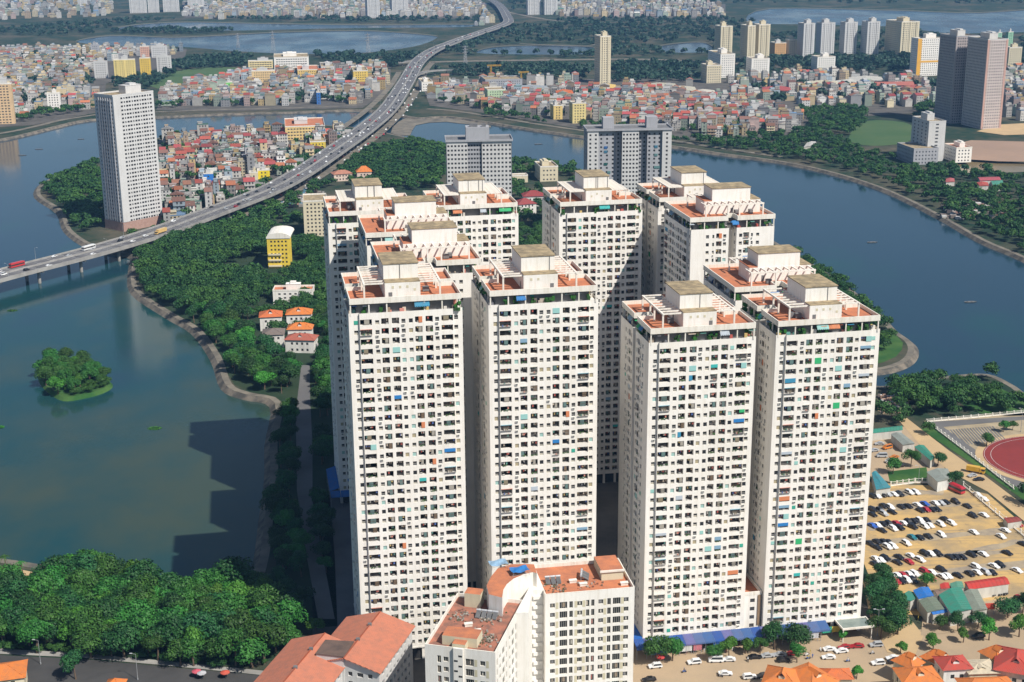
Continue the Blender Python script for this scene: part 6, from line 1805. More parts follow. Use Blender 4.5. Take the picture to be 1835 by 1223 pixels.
# ------------------------------------------------------------------ island
ipx = [(68, 684), (84, 704), (112, 720), (150, 716), (186, 706), (204, 694), (196, 682), (176, 668), (140, 654), (100, 648), (68, 658)]
IS = smooth([Vector((p.x, p.y, 0)) for p in GP(ipx, WZ)], 4, True)
ic = sum(IS, Vector()) / len(IS)
q = MB(); n = len(IS)
ins = [ic + (p - ic) * 0.9 for p in IS]
for i in range(n):
    a, b, c, d = IS[i], IS[(i + 1) % n], ins[(i + 1) % n], ins[i]
    q.face([(a.x, a.y, WZ - 0.5), (b.x, b.y, WZ - 0.5), (c.x, c.y, -0.6), (d.x, d.y, -0.6)])
q.face([(p.x, p.y, -0.6) for p in reversed(ins)] if False else [(p.x, p.y, -0.6) for p in ins])
struct(q.build('island', M['lawn']))
rr = random.Random(4)
ISP = [(p.x, p.y) for p in ins]
k = 0
tries = 0
pts = []
while k < 34 and tries < 4000:
    tries += 1
    a = G(rr.uniform(64, 186), rr.uniform(648, 714), -0.6)
    if inpoly(a.x, a.y, ISP) and all((a.x - x) ** 2 + (a.y - y) ** 2 > 24 for x, y in pts):
        pts.append((a.x, a.y)); k += 1
        tree(a.x, a.y, rr.uniform(0.75, 1.1), rr.choice((2, 3, 6, 5, 3)), rr.choice(('low ', 'tall ', 'spreading ')) + 'green tree on the small lake island' + (' by its grassy tip' if a.x > ic.x + 8 else ' on its bushy side' if a.x < ic.x - 8 else ''), 'trees on the island', -0.6)

q = MB()
for i in range(130):
    a = G(rr.uniform(64, 196), rr.uniform(648, 716), -0.6)
    if inpoly(a.x, a.y, ISP):
        src = rr.choice(LODN); k_ = rr.uniform(0.22, 0.5); q.add(src, lambda p: (a.x + p[0] * k_, a.y + p[1] * k_, -0.7 + p[2] * k_))
tag(stuff(q.build('island_bushes', M['leafB'])), 'low bushes filling the gaps between the island trees', 'bushes')
# ------------------------------------------------------------------ vehicles
def car_mesh(L, W, H, kind):
    b, g = MB(), MB()
    hw = W / 2
    if kind == 'van': prof = [(0, 0.35), (0, 1.0), (0.5, 1.25), (1.2, H), (L - 0.15, H), (L, H - 0.3), (L, 0.4)]; gl = [(0.62, 1.28), (1.2, H - 0.12), (L - 0.3, H - 0.12), (L - 0.2, 1.25)]
    elif kind == 'suv': prof = [(0, 0.4), (0, 0.85), (1.15, 1.02), (1.75, H), (L - 0.5, H), (L, 1.1), (L, 0.45)]; gl = [(1.28, 1.05), (1.85, H - 0.1), (L - 0.58, H - 0.1), (L - 0.2, 1.1)]
    else: prof = [(0, 0.35), (0, 0.72), (1.25, 0.92), (1.95, H), (L - 1.35, H), (L - 0.55, 0.98), (L, 0.92), (L, 0.4)]; gl = [(1.36, 0.95), (2.0, H - 0.08), (L - 1.42, H - 0.08), (L - 0.72, 1.0)]
    def yw(z): return hw if z < 1.0 else hw - (z - 1.0) * 0.32
    P = [(x - L / 2, z) for x, z in prof]
    for s in (-1, 1):
        pts = [(x, s * yw(z), z) for x, z in P]
        b.face(pts if s < 0 else list(reversed(pts)))
    for i in range(len(P)):
        (x0, z0), (x1, z1) = P[i], P[(i + 1) % len(P)]
        b.face([(x0, -yw(z0), z0), (x0, yw(z0), z0), (x1, yw(z1), z1), (x1, -yw(z1), z1)])
    Q = [(x - L / 2, z) for x, z in gl]
    e = 0.015
    for s in (-1, 1):
        pts = [(x, s * (yw(z) + e), z) for x, z in Q]
        g.face(pts if s < 0 else list(reversed(pts)))
    for (i, j) in ((0, 1), (2, 3)):
        (x0, z0), (x1, z1) = Q[i], Q[j]
        dx = -0.06 if i == 0 else 0.06
        g.face([(x0 + dx, -yw(z0) + 0.1, z0), (x0 + dx, yw(z0) - 0.1, z0), (x1 + dx, yw(z1) - 0.1, z1), (x1 + dx, -yw(z1) + 0.1, z1)])
    return b.mesh('body', [M['carpaint']]), g.mesh('glazing', [M['glass']])
CARS = {'sedan': (4.6, 1.8, car_mesh(4.6, 1.8, 1.46, 'sedan')), 'suv': (4.6, 1.9, car_mesh(4.6, 1.9, 1.75, 'suv')), 'van': (4.9, 1.95, car_mesh(4.9, 1.95, 2.1, 'van'))}
wmb = MB(); wmb.tube((0, -0.11, 0.33), (0, 0.11, 0.33), 0.33, 0.33, 10); wmb.tube((0, -0.115, 0.33), (0, -0.111, 0.33), 0.19, 0.19, 8); WHEEL = wmb.mesh('wheel', [M['rubber']])
lmb = MB(); lmb.box(-0.02, 0.03, -0.18, 0.18, 0.62, 0.74, 0); LAMP = lmb.mesh('headlight', [M['steel']])
CC = {'k': ('black', (0.012, 0.012, 0.014)), 'w': ('white', (0.78, 0.78, 0.77)), 's': ('silver', (0.42, 0.43, 0.44)), 'r': ('red', (0.36, 0.02, 0.03)), 'b': ('blue', (0.03, 0.10, 0.40)), 't': ('teal', (0.02, 0.16, 0.20)), 'o': ('orange', (0.62, 0.20, 0.03))}
rc_ = random.Random(9)
KN = {'sedan': 'saloon', 'suv': 'hatchback', 'van': 'van'}
def car(p, rz, c, kind, where, group):
    L, W, (bm, gm) = CARS[kind]
    t = thing('parked_car' if 'park' in where or 'kerb' in where else 'car', '%s %s %s' % (CC[c][0], KN[kind], where), 'car', (p.x, p.y, p.z), rz, group)
    ob('body', bm, t, color=CC[c][1]); ob('glazing', gm, t)
    for sx in (-L * 0.30, L * 0.30):
        for sy in (-W / 2 + 0.1, W / 2 - 0.1): ob('wheel', WHEEL, t, (sx, sy, 0))
    for sy in (-W * 0.34, W * 0.34): ob('headlight', LAMP, t, (-L / 2, sy, 0))
    return t
LOT = '110,150,k 150,150,w 195,140,k 240,135,s 290,135,w 340,135,k 420,120,w 475,120,w 110,265,k 112,305,k 205,232,k 260,245,w 176,272,k 205,300,s 275,285,k 355,240,k 410,235,k 490,225,w 550,215,b 515,270,k 563,264,r 610,264,k 652,262,k 640,210,w 688,208,s 725,200,k 810,198,k 910,235,k 995,138,w 1050,175,w 955,315,k 1050,310,w 110,400,b 155,398,w 200,385,k 250,385,k 190,440,k 285,425,w 312,380,r 340,418,k 372,380,w 415,370,k 460,360,k 510,358,w 565,352,k 450,410,k 548,408,w 595,398,w 685,390,w 720,345,k 775,380,w 1335,390,r 1230,440,w 1195,490,w 965,455,w 445,497,t 510,500,k 580,490,k 690,478,w 85,550,k 150,536,k 150,585,k 205,535,k 248,540,k 235,580,w 282,575,w 395,550,w 1380,555,k 138,680,w 180,690,w 218,675,k 130,725,k 175,730,w 335,665,k 320,710,k 420,705,r 435,655,w 510,690,w 550,635,k 600,635,w 660,637,k 765,665,k 815,665,k 865,665,k 945,645,k 1045,640,w 1245,630,k 215,826,w 270,825,w 325,822,w 365,815,r 420,810,w 465,808,w 250,880,w 305,872,r 350,870,k 400,860,w 455,862,k 550,785,r 600,838,r 612,795,w 690,772,k 700,830,w 745,825,w 830,820,k 930,805,k 992,795,w 982,748,w 1065,795,s 1120,795,k 1135,740,w 1185,732,k 1330,778,w 1100,970,k 1155,965,k 1200,960,k 1350,1022,r'
for tk in LOT.split():
    x, y, c = tk.split(',')
    p = G(1540 + float(x) / 4.705, 860 + float(y) / 4.705, 0.0); p.z = 0.13
    yy = float(y)
    row = 'row along the gate wall' if yy < 180 else 'second row from the gate wall' if yy < 330 else 'third row from the gate wall' if yy < 450 else 'third row from the market' if yy < 600 else 'second row from the market' if yy < 745 else 'row nearest the market roofs' if yy < 900 else 'yard behind the market'
    car(p, R(118 + rc_.uniform(-7, 7)), c, rc_.choice(('sedan', 'sedan', 'suv')), 'parked on sand in the ' + row, 'cars on the sandy car park')
STC = '85,1120,w,s 195,1112,w,v 262,1108,w,s 398,1095,k,s 465,1088,s,s 525,1083,s,s 600,1077,r,s 245,1180,w,s 370,1198,w,u 437,1192,k,s 545,1112,k,s 785,1054,w,s 846,1064,w,s 862,1044,r,s 928,1038,r,s 780,1096,w,s 1026,1032,s,u 1036,1126,w,u 1112,1100,w,s 1118,1120,k,s 1555,988,k,u'
for tk in STC.split():
    x, y, c, k = tk.split(',')
    p = G(1215 + float(x) / 2.892, 800 + float(y) / 2.892 + 2); p.z = 0.1
    car(p, R(8 + rc_.uniform(-8, 8)) + rc_.choice((0, math.pi)), c, {'s': 'sedan', 'u': 'suv', 'v': 'van'}[k], 'at the kerb of the front street', 'cars on the front street')
for (x, y, c, k) in ((1174, 1197, 'w', 'suv'), (1163, 1221, 'k', 'sedan'), (1244, 1190, 'w', 'suv'), (1522, 1106, 'k', 'suv')):
    p = G(x, y); p.z = 0.1; car(p, R(10), c, k, 'at the kerb below the shop awning', 'cars on the front street')
for (x, y) in ((1576, 798), (1590, 805), (1580, 820), (1602, 822), (1566, 810), (1596, 830), (1612, 838), (1742, 855), (1754, 862)):
    p = G(x, y); p.z = 0.2; car(p, R(rc_.uniform(0, 30)), rc_.choice('wwsko'), rc_.choice(('sedan', 'van')), 'parked in the yard by the green shed', 'cars in the yard')
s = 40.0
while s < 2400:
    for d in (-9.6, -6.1, -2.8, 2.8, 6.1, 9.6):
        if rc_.random() < 0.21:
            p, an, _ = at_len(s + rc_.uniform(-8, 8), d); p.z = HZ + 0.02
            car(p, an + (math.pi if d > 0 else 0), rc_.choice('wwwkkssr'), rc_.choice(('sedan', 'suv', 'van', 'sedan')), 'driving along the elevated highway', 'cars on the highway')
    s += 21 if s < 1300 else 26
FR = smooth([G(x, y, 0.0) for x, y in [(395, 404), (470, 372), (560, 325), (625, 280), (680, 240), (720, 200), (748, 160)]], 14)
for i in range(2, len(FR) - 1):
    for d in (-3.6, 3.6, 7.5):
        if rc_.random() < 0.34:
            t_ = FR[i + 1] - FR[i - 1]; an = math.atan2(t_.y, t_.x); p = FR[i] + Vector((t_.y, -t_.x, 0)).normalized() * d; p.z = 0.4
            car(p, an, rc_.choice('wwkksr'), rc_.choice(('sedan', 'suv', 'van')), 'parked beside the frontage road under the highway', 'cars on the frontage road')
def coach(p, rz, L, H, col, label, truck=False):
    t = thing('truck' if truck else 'coach', label, 'truck' if truck else 'bus', p, rz)
    b, g = MB(), MB()
    if truck:
        b.box(-L / 2, -L / 2 + 2.1, -1.15, 1.15, 0.5, 2.7, 0); b.box(-L / 2 + 2.3, L / 2, -1.2, 1.2, 0.9, H, 0); g.box(-L / 2 - 0.02, -L / 2 + 1.4, -1.17, 1.17, 1.6, 2.4, 0)
    else:
        b.box(-L / 2, L / 2, -1.25, 1.25, 0.45, H, 0); b.box(-L / 2 + 1, L / 2 - 1, -0.9, 0.9, H, H + 0.25, 0); g.box(-L / 2 - 0.02, L / 2 - 0.4, -1.27, 1.27, 1.5, 2.45, 0)
    o = b.build('body', M['carpaint'], t); o.color = (*col, 1)
    g.build('glazing', M['glass'], t)
    for sx in (-L * 0.33, L * 0.3):
        for sy in (-1.05, 1.05):
            w = ob('wheel', WHEEL, t, (sx, sy, 0)); w.scale = (1.5, 1.5, 1.5)
def on_hwy(px, py, d):
    g0 = G(px, py, HZ + 1)
    best = min(range(len(HWY)), key=lambda i: (HWY[i] - g0).length)
    return at_len(lens[best], d)
p, an, _ = on_hwy(45, 476, -8.6); p.z = HZ + 0.02; coach(p, an, 12, 3.3, (0.52, 0.04, 0.04), 'red coach crossing the bridge over the lake')
p, an, _ = on_hwy(165, 449, -6.0); p.z = HZ + 0.02; coach(p, an, 12, 3.2, (0.72, 0.72, 0.70), 'white coach crossing the bridge behind the red one')
p, an, _ = on_hwy(292, 414, 6.0); p.z = HZ + 0.02; coach(p, an, 13, 3.6, (0.66, 0.44, 0.16), 'orange-sided truck on the highway beside the brown-based tower', True)
p = G(1712, 881); p.z = 0.15; coach(p, R(118), 9, 3.0, (0.52, 0.03, 0.05), 'red coach parked at the back of the sandy car park')
p = G(1748, 848); p.z = 0.2; coach(p, R(150), 8, 3.0, (0.70, 0.40, 0.04), 'yellow dumper truck on the dirt road', True)

# ------------------------------------------------------------------ shop awning, canopy, signs
aw = thing('shop_awning', 'long blue corrugated awning along the feet of the two shop-front towers', 'awning', loc_pt('T8', 0, -0.7), A0)
AWC = [(0.03, 0.10, 0.36), (0.06, 0.14, 0.34), (0.10, 0.16, 0.34), (0.16, 0.16, 0.36)]
x = -4.0
i = 0
while x < 62:
    q = MB()
    L = 3.4
    q.face([(x, -4.6, 4.3), (x + L, -4.6, 4.3), (x + L, 0.2, 5.5), (x, 0.2, 5.5)]); q.face([(x, -4.6, 4.2), (x, 0.2, 5.4), (x + L, 0.2, 5.4), (x + L, -4.6, 4.2)])
    q.face([(x, -4.6, 4.3), (x, -4.6, 3.7), (x + L, -4.6, 3.7), (x + L, -4.6, 4.3)])
    for k in range(6): q.tube((x + 0.3 + k * 0.56, -4.6, 4.34), (x + 0.3 + k * 0.56, 0.2, 5.54), 0.06, 0.06, 4, cap=False)
    o = q.build('awning_panel', M['roofobj'], aw); o.color = (*AWC[(i * 7) % 4], 1)
    q = MB(); q.tube((x + 0.1, -4.3, 0), (x + 0.1, -4.3, 4.2), 0.09, 0.09, 6); q.build('post', M['metal'], aw)
    x += L + 0.06; i += 1
for j in range(6):
    q = MB(); y = j * 4.1
    q.face([(-4.6, y, 4.2), (0.2 - 0.8, y, 5.4), (-0.6, y + 4, 5.4), (-4.6, y + 4, 4.2)]); q.face([(-4.6, y, 4.1), (-4.6, y + 4, 4.1), (-0.6, y + 4, 5.3), (-0.6, y, 5.3)])
    o = q.build('side_panel', M['roofobj'], aw); o.color = (0.02, 0.15, 0.55, 1)
SHOPS = [(1, 6, 'blue', (0.03, 0.16, 0.55)), (11, 4.5, 'white', (0.74, 0.74, 0.72)), (16, 3, 'pink', (0.62, 0.20, 0.24)), (23, 6, 'deep blue', (0.03, 0.12, 0.48)), (36, 3, 'sky blue', (0.05, 0.22, 0.62)), (57, 4, 'pale', (0.64, 0.66, 0.70)), (63, 4, 'green', (0.02, 0.40, 0.26)), (67, 4, 'yellow', (0.72, 0.56, 0.10))]
for (u, L, cn, c) in SHOPS:
    p = loc_pt('T8', u, -4.9 if u < 60 else -2.2)
    t = thing('shop_sign', '%s shop shutter board under the edge of the long awning' % cn, 'shop front', (p.x, p.y, 0), A0, 'shop fronts under the awning')
    q = MB(); q.box(0, L, -0.08, 0.08, 1.4, 3.6, 0); o = q.build('board', M['roofobj'], t); o.color = (*c, 1)
    for xx in (0.1, L - 0.25):
        q = MB(); q.box(xx, xx + 0.15, -0.06, 0.06, 0, 1.4, 0); q.build('leg', M['metal'], t)
ba = thing('side_awning', 'blue awnings round the foot of the back lakeside tower', 'awning', loc_pt('T4', -4.6, 2), A0)
for j in range(6):
    q = MB(); y = j * 4.4
    q.face([(0, y, 5.2), (4.2, y, 6.4), (4.2, y + 4.2, 6.4), (0, y + 4.2, 5.2)]); q.face([(0, y, 5.1), (0, y + 4.2, 5.1), (4.2, y + 4.2, 6.3), (4.2, y, 6.3)])
    o = q.build('awning_panel', M['roofobj'], ba); o.color = (0.02, 0.14, 0.42, 1)
    q = MB(); q.tube((0.1, y + 0.2, 0), (0.1, y + 0.2, 5.1), 0.1, 0.1, 6); q.build('post', M['metal'], ba)
for j in range(4):
    q = MB(); x = j * 4.4
    q.face([(x, -7.0, 5.0), (x + 4.2, -7.0, 5.0), (x + 4.2, -2.8, 6.3), (x, -2.8, 6.3)]); q.face([(x, -7.0, 4.9), (x, -2.8, 6.2), (x + 4.2, -2.8, 6.2), (x + 4.2, -7.0, 4.9)])
    o = q.build('awning_panel', M['roofobj'], ba); o.color = (0.03, 0.16, 0.46, 1)
    q = MB(); q.tube((x + 0.2, -6.8, 0), (x + 0.2, -6.8, 4.9), 0.1, 0.1, 6); q.build('post', M['metal'], ba)
cp = thing('entrance_canopy', 'white-framed glass canopy at the corner of the car-park tower', 'canopy', loc_pt('T9', 26, -0.6), A0)
q = MB(); q.box(0, 11, -6.5, -0.1, 5.0, 5.15, 0); q.build('glass_roof', surf('canopy_glass', (0.24, 0.28, 0.25), (0.18, 0.22, 0.20), 0.4, 0.15), cp)
for qd in ((-0.3, 11.3, -6.9, -6.5), (-0.3, 11.3, -0.09, 0.25), (-0.3, -0.01, -6.49, -0.1), (11.01, 11.3, -6.49, -0.1)):
    q = MB(); q.box(*qd, 4.8, 5.5, 0); q.build('frame', M['parapet'], cp)
for xx in (0.2, 10.6):
    q = MB(); q.tube((xx, -6.4, 0), (xx, -6.4, 4.8), 0.2, 0.2, 8); q.build('post', M['parapet'], cp)
# white awning canopies and parasols on the pavement
for i, (x, y, w, d, c, lab) in enumerate(((1248, 1151, 7, 3.2, (0.74, 0.70, 0.60), 'cream canvas canopy on the shop pavement'), (1350, 1142, 8, 3, (0.72, 0.66, 0.52), 'long cream canopy before the link block shops'), (1205, 1149, 3, 3, (0.04, 0.40, 0.30), 'green canopy below the left tower shops'), (1216, 1147, 3, 3, (0.60, 0.08, 0.06), 'red canopy next to the green one'), (1386, 1129, 6, 2.5, (0.74, 0.68, 0.56), 'cream canopy beside the sky-blue board'))):
    p = G(x, y); t = thing('canvas_canopy', lab, 'canopy', (p.x, p.y, 0), A0)
    q = MB(); q.face([(-w / 2, -d / 2, 2.4), (w / 2, -d / 2, 2.4), (w / 2, d / 2, 3.0), (-w / 2, d / 2, 3.0)]); q.face([(-w / 2, -d / 2, 2.35), (-w / 2, d / 2, 2.95), (w / 2, d / 2, 2.95), (w / 2, -d / 2, 2.35)]); q.face([(-w / 2, -d / 2, 2.4), (-w / 2, -d / 2, 2.1), (w / 2, -d / 2, 2.1), (w / 2, -d / 2, 2.4)])
    o = q.build('canvas', M['roofobj'], t); o.color = (*c, 1)
    for (sx, sy, h_) in ((-1, -1, 2.35), (1, -1, 2.35), (1, 1, 2.95), (-1, 1, 2.95)):
        q = MB(); q.tube((sx * (w / 2 - 0.1), sy * (d / 2 - 0.1), 0), (sx * (w / 2 - 0.1), sy * (d / 2 - 0.1), h_), 0.05, 0.05, 6); q.build('pole', M['metal'], t)
def parasol(px, py, col, lab):
    p = G(px, py); t = thing('parasol', lab, 'parasol', (p.x, p.y, 0))
    q = MB()
    for k in range(8):
        a0, a1 = k * math.pi / 4, (k + 1) * math.pi / 4
        q.face([(0, 0, 2.9), (1.6 * math.cos(a0), 1.6 * math.sin(a0), 2.3), (1.6 * math.cos(a1), 1.6 * math.sin(a1), 2.3)]); q.face([(1.6 * math.cos(a0), 1.6 * math.sin(a0), 2.3), (1.6 * math.cos(a0), 1.6 * math.sin(a0), 2.1), (1.6 * math.cos(a1), 1.6 * math.sin(a1), 2.1), (1.6 * math.cos(a1), 1.6 * math.sin(a1), 2.3)])
    o = q.build('canopy', M['roofobj'], t); o.color = (*col, 1)
    q = MB(); q.tube((0, 0, 0), (0, 0, 2.9), 0.04, 0.04, 6); q.build('pole', M['metal'], t)
    q = MB(); q.tube((0, 0, 0.0), (0, 0, 0.12), 0.35, 0.3, 10); q.build('base', M['dark_conc'], t)
parasol(1183, 1188, (0.62, 0.05, 0.05), 'red parasol under the big street tree'); parasol(353, 1214, (0.60, 0.10, 0.14), 'red parasol by the park corner'); parasol(362, 1217, (0.5, 0.5, 0.52), 'grey parasol next to the red one by the park'); parasol(404, 1216, (0.62, 0.10, 0.06), 'red parasol beside the sandy park stall')
# lamps
def lamp(px, py, h, lab, rz=0.0, double=False):
    p = G(px, py); t = thing('street_lamp', lab, 'street lamp', (p.x, p.y, 0), rz)
    q = MB(); q.tube((0, 0, 0), (0, 0, h), 0.13, 0.07, 8); q.tube((0, 0, 0), (0, 0, 0.8), 0.22, 0.2, 8); q.build('pole', M['metal'], t)
    for s_ in ((-1, 1) if double else (-1,)):
        q = MB(); q.tube((0, 0, h), (s_ * 1.5, 0, h + 0.35), 0.05, 0.04, 6); q.build('arm', M['metal'], t)
        q = MB(); q.box(s_ * 1.5 - 0.45, s_ * 1.5 + 0.45, -0.16, 0.16, h + 0.27, h + 0.42, 0); q.build('lamp_head', M['steel'], t)
lamp(73, 1191, 9, 'tall street lamp on the riverside pavement near the orange-roofed house'); lamp(247, 1219, 9.5, 'tall street lamp on the riverside pavement before the dark park trees'); lamp(1572, 1140, 10, 'lamp post in front of the hedge-like trees', 0, True); lamp(1829, 775, 12, 'floodlight mast beside the red track'); lamp(1646, 862, 7, 'lamp post on the yard lawn')
# ------------------------------------------------------------------ sports ground: track, fence, paved bays
tc = G(1900, 826); lf = G(1770, 830)
ta = (tc - lf).length; tb_ = ta * 1.0
up_ = G(1835, 783)
tb_ = abs(up_.y - tc.y) / math.sqrt(max(0.05, 1 - ((up_.x - tc.x) / ta) ** 2))
def ell(k, n=64): return [Vector((tc.x + ta * k * math.cos(2 * math.pi * i / n), tc.y + tb_ * k * math.sin(2 * math.pi * i / n), 0)) for i in range(n)]
sheet('track_apron', ell(1.10), 0.22, M['dirt']); sheet('running_track', ell(1.0), 0.27, M['track'])
for i, k in enumerate((0.985, 0.90)):
    q = MB(); A, B = ell(k), ell(k - 0.004)
    for j in range(64): q.face([(A[j].x, A[j].y, 0.31), (A[(j + 1) % 64].x, A[(j + 1) % 64].y, 0.31), (B[(j + 1) % 64].x, B[(j + 1) % 64].y, 0.31), (B[j].x, B[j].y, 0.31)])
    struct(q.build('track_line', M['paint']))
def fence(px, lab, h=1.7, step=4.0):
    path = [G(x, y) for x, y in px]
    t = thing('fence', lab, 'fence', (path[0].x, path[0].y, 0))
    o_ = path[0]
    for a, b in zip(path, path[1:]):
        d = b - a; L = d.length; u = d.normalized(); nrm = Vector((-u.y, u.x, 0)); n = int(L / step)
        for (z0, z1, th) in ((0, 0.6, 0.14), (h - 0.25, h - 0.1, 0.06), (0.95, 1.05, 0.05)):
            q = MB(); q.prism([((a - o_ + nrm * s_ * th + u * f)[:2]) for f, s_ in ((0, -1), (L, -1), (L, 1), (0, 1))], z0 + 0.01, z1); q.build('rail' if z0 else 'plinth', M['parapet'], t)
        for i in range(n + 1):
            p = a + u * min(L, i * step) - o_
            q = MB(); q.box(-0.2, 0.2, -0.2, 0.2, 0, h, 0); q.box(-0.26, 0.26, -0.26, 0.26, h, h + 0.15, 0); q.build('post', M['parapet'], t, loc=(p.x, p.y, 0), rz=math.atan2(u.y, u.x))
fence([(1660, 757), (1740, 750), (1850, 739)], 'white fence along the lake side of the sports ground'); fence([(1660, 757), (1740, 818), (1817, 878)], 'white fence between the dirt road and the sports road')
fence([(1596, 872), (1640, 866), (1664, 866)], 'pale gate wall at the back of the car park', 2.2, 3.0)
fence([(1726, 872), (1790, 926), (1850, 975)], 'dark-shaded wall between the car park and the dirt road', 2.2, 6.0)
q = MB()
for i in range(18):
    a = G(1690 + i * 5, 768 - i * 0.4); 
    q.box(a.x - 0.3, a.x + 0.3, a.y - 24, a.y - 3, 0.12, 0.24, 0)
tag(stuff(q.build('paving_strips', M['dark_conc'])), 'narrow strips dividing the paved bays of the sports ground', 'paving')
# rubble and stones on the bank, clutter of the shanty yard
q = MB(); rr = random.Random(6)
for i in range(170):
    a = G(rr.uniform(1690, 1805), rr.uniform(362, 394)); s_ = rr.uniform(0.8, 2.8)
    q.box(a.x - s_, a.x + s_, a.y - s_ * 0.8, a.y + s_ * 0.8, 0.3, rr.uniform(1, 3), 0, rr.choice([(0.55, 0.53, 0.5), (0.35, 0.2, 0.16), (0.2, 0.16, 0.14), (0.62, 0.6, 0.58), (0.12, 0.1, 0.1)]))
for i in range(120):
    a = G(rr.uniform(1574, 1625), rr.uniform(712, 742)); s_ = rr.uniform(0.4, 1.4)
    q.box(a.x - s_, a.x + s_, a.y - s_ * 0.8, a.y + s_ * 0.8, 0.1, rr.uniform(0.6, 2), 0, rr.choice([(0.5, 0.38, 0.26), (0.4, 0.25, 0.18), (0.2, 0.16, 0.14), (0.62, 0.6, 0.58)]))
for i in range(130):
    a = G(rr.uniform(440, 580), rr.uniform(345, 372)); s_ = rr.uniform(0.8, 3)
    if near_hwy(a.x, a.y, 18): continue
    q.box(a.x - s_, a.x + s_, a.y - s_ * 0.8, a.y + s_ * 0.8, 0.3, rr.uniform(1.5, 4), 0, rr.choice([(0.45, 0.42, 0.4), (0.10, 0.22, 0.3), (0.2, 0.16, 0.14), (0.5, 0.3, 0.22), (0.3, 0.28, 0.25)]))
tag(stuff(q.build('shanty_clutter', M['far'], None, True)), 'jumble of low shacks, scrap and stacked goods on the banks', 'clutter')
# ------------------------------------------------------------------ boats and weed on the lake
def boat(px, py, lab, L=6.0):
    p = G(px, py, WZ); t = thing('rowing_boat', lab, 'boat', (p.x, p.y, WZ), R(8))
    q = MB(); O_ = [(-0.5, 0), (-0.35, -0.13), (0.2, -0.15), (0.5, 0), (0.2, 0.15), (-0.35, 0.13)]
    for i in range(6):
        a, b = O_[i], O_[(i + 1) % 6]
        q.face([(a[0] * L * 0.85, a[1] * L * 0.8, -0.2), (b[0] * L * 0.85, b[1] * L * 0.8, -0.2), (b[0] * L, b[1] * L, 0.5), (a[0] * L, a[1] * L, 0.5)])
    q.face([(a[0] * L * 0.9, a[1] * L * 0.85, 0.1) for a in O_]); q.build('hull', M['dark_conc'], t)
    for x in (-0.2, 0.1):
        q = MB(); q.box(x * L, x * L + 0.3, -0.13 * L, 0.13 * L, 0.38, 0.46, 0); q.build('thwart', M['bark'], t)
boat(1563, 435, 'dark boat in the middle of the eastern lake', 9); boat(1739, 542, 'dark boat out from the cape on the eastern lake', 9); boat(70, 268, 'dark boat on the western lake nearer the shore', 9); boat(40, 279, 'dark boat on the western lake farther from the shore', 9); boat(145, 250, 'dark boat on the western lake near the pale grey tower', 8); boat(965, 259, 'dark boat on the water behind the grey high-rise', 10); boat(375, 227, 'dark boat in the narrow channel', 8)
for (x, y, lab) in ((277, 768, 'green raft of water weed in the near lake'), (22, 557, 'dark green raft of water weed below the bridge'), (-4, 766, 'green raft of water weed at the picture edge')):
    p = G(x, y, WZ); rr = random.Random(int(x)); q = MB()
    for i in range(260):
        a, r_ = rr.uniform(0, 6.28), math.sqrt(rr.random())
        leaf(q, Vector((3.6 * r_ * math.cos(a), 2.6 * r_ * math.sin(a), rr.uniform(0.05, 0.7) * (1.1 - r_))), Vector((rr.gauss(0, 0.4), rr.gauss(0, 0.4), 1)).normalized(), 0.4, rr)
    tag(q.build('weed_raft', M['leafB'], None, loc=(p.x, p.y, WZ)), lab, 'water weed')
# ------------------------------------------------------------------ pylons and cranes
def lattice(q, p0, p1, w0, w1, n, r=0.16):
    p0, p1 = Vector(p0), Vector(p1); d = (p1 - p0).normalized(); a = d.orthogonal().normalized(); b = d.cross(a)
    def C(f, k): c = p0.lerp(p1, f); w = w0 + (w1 - w0) * f; sx, sy = ((-1, -1), (1, -1), (1, 1), (-1, 1))[k % 4]; return c + a * w * sx + b * w * sy
    for k in range(4):
        q.tube(C(0, k), C(1, k), r, r * 0.8, 4, cap=False)
        for i in range(n):
            q.tube(C(i / n, k), C((i + 1) / n, k + 1), r * 0.6, r * 0.6, 4, cap=False); q.tube(C(i / n, k + 1), C((i + 1) / n, k), r * 0.6, r * 0.6, 4, cap=False)
def pylon(px, py, yt, lab):
    p = G(px, py); h = height_for(p, yt); t = thing('power_pylon', lab, 'pylon', (p.x, p.y, 0), 0.5)
    q = MB(); lattice(q, (0, 0, 0), (0, 0, h), h * 0.09, h * 0.015, 8, 0.22); q.build('mast', M['metal'], t)
    for f in (0.66, 0.8, 0.93):
        q = MB(); lattice(q, (-h * 0.15, 0, h * f), (h * 0.15, 0, h * f), 0.5, 0.5, 6, 0.14); q.build('cross_arm', M['metal'], t)
pylon(490, 96, 56, 'steel pylon standing on the far side of the yellow school'); pylon(834, 118, 82, 'steel pylon right of the interchange'); pylon(660, 99, 60, 'steel pylon on the shore of the north lake'); pylon(427, 86, 60, 'steel pylon by the grassy point of the north lake')
for (px, py, yt, L, lab) in ((880, 150, 118, 16, 'yellow tower crane above the factory sheds'), (934, 152, 130, 12, 'shorter yellow tower crane right of the first')):
    p = G(px, py); h = height_for(p, yt); t = thing('tower_crane', lab, 'crane', (p.x, p.y, 0), 0.15)
    for nm, a, b in (('mast', (0, 0, 0), (0, 0, h)), ('jib', (-L * 0.35, 0, h), (L, 0, h))):
        q = MB(); lattice(q, a, b, 0.9, 0.9, 10, 0.2); o = q.build(nm, M['roofobj'], t); o.color = (0.66, 0.40, 0.04, 1)
    q = MB(); q.box(-L * 0.35, -L * 0.2, -0.9, 0.9, h - 2.6, h - 1.0, 0); q.build('counterweight', M['concrete'], t)
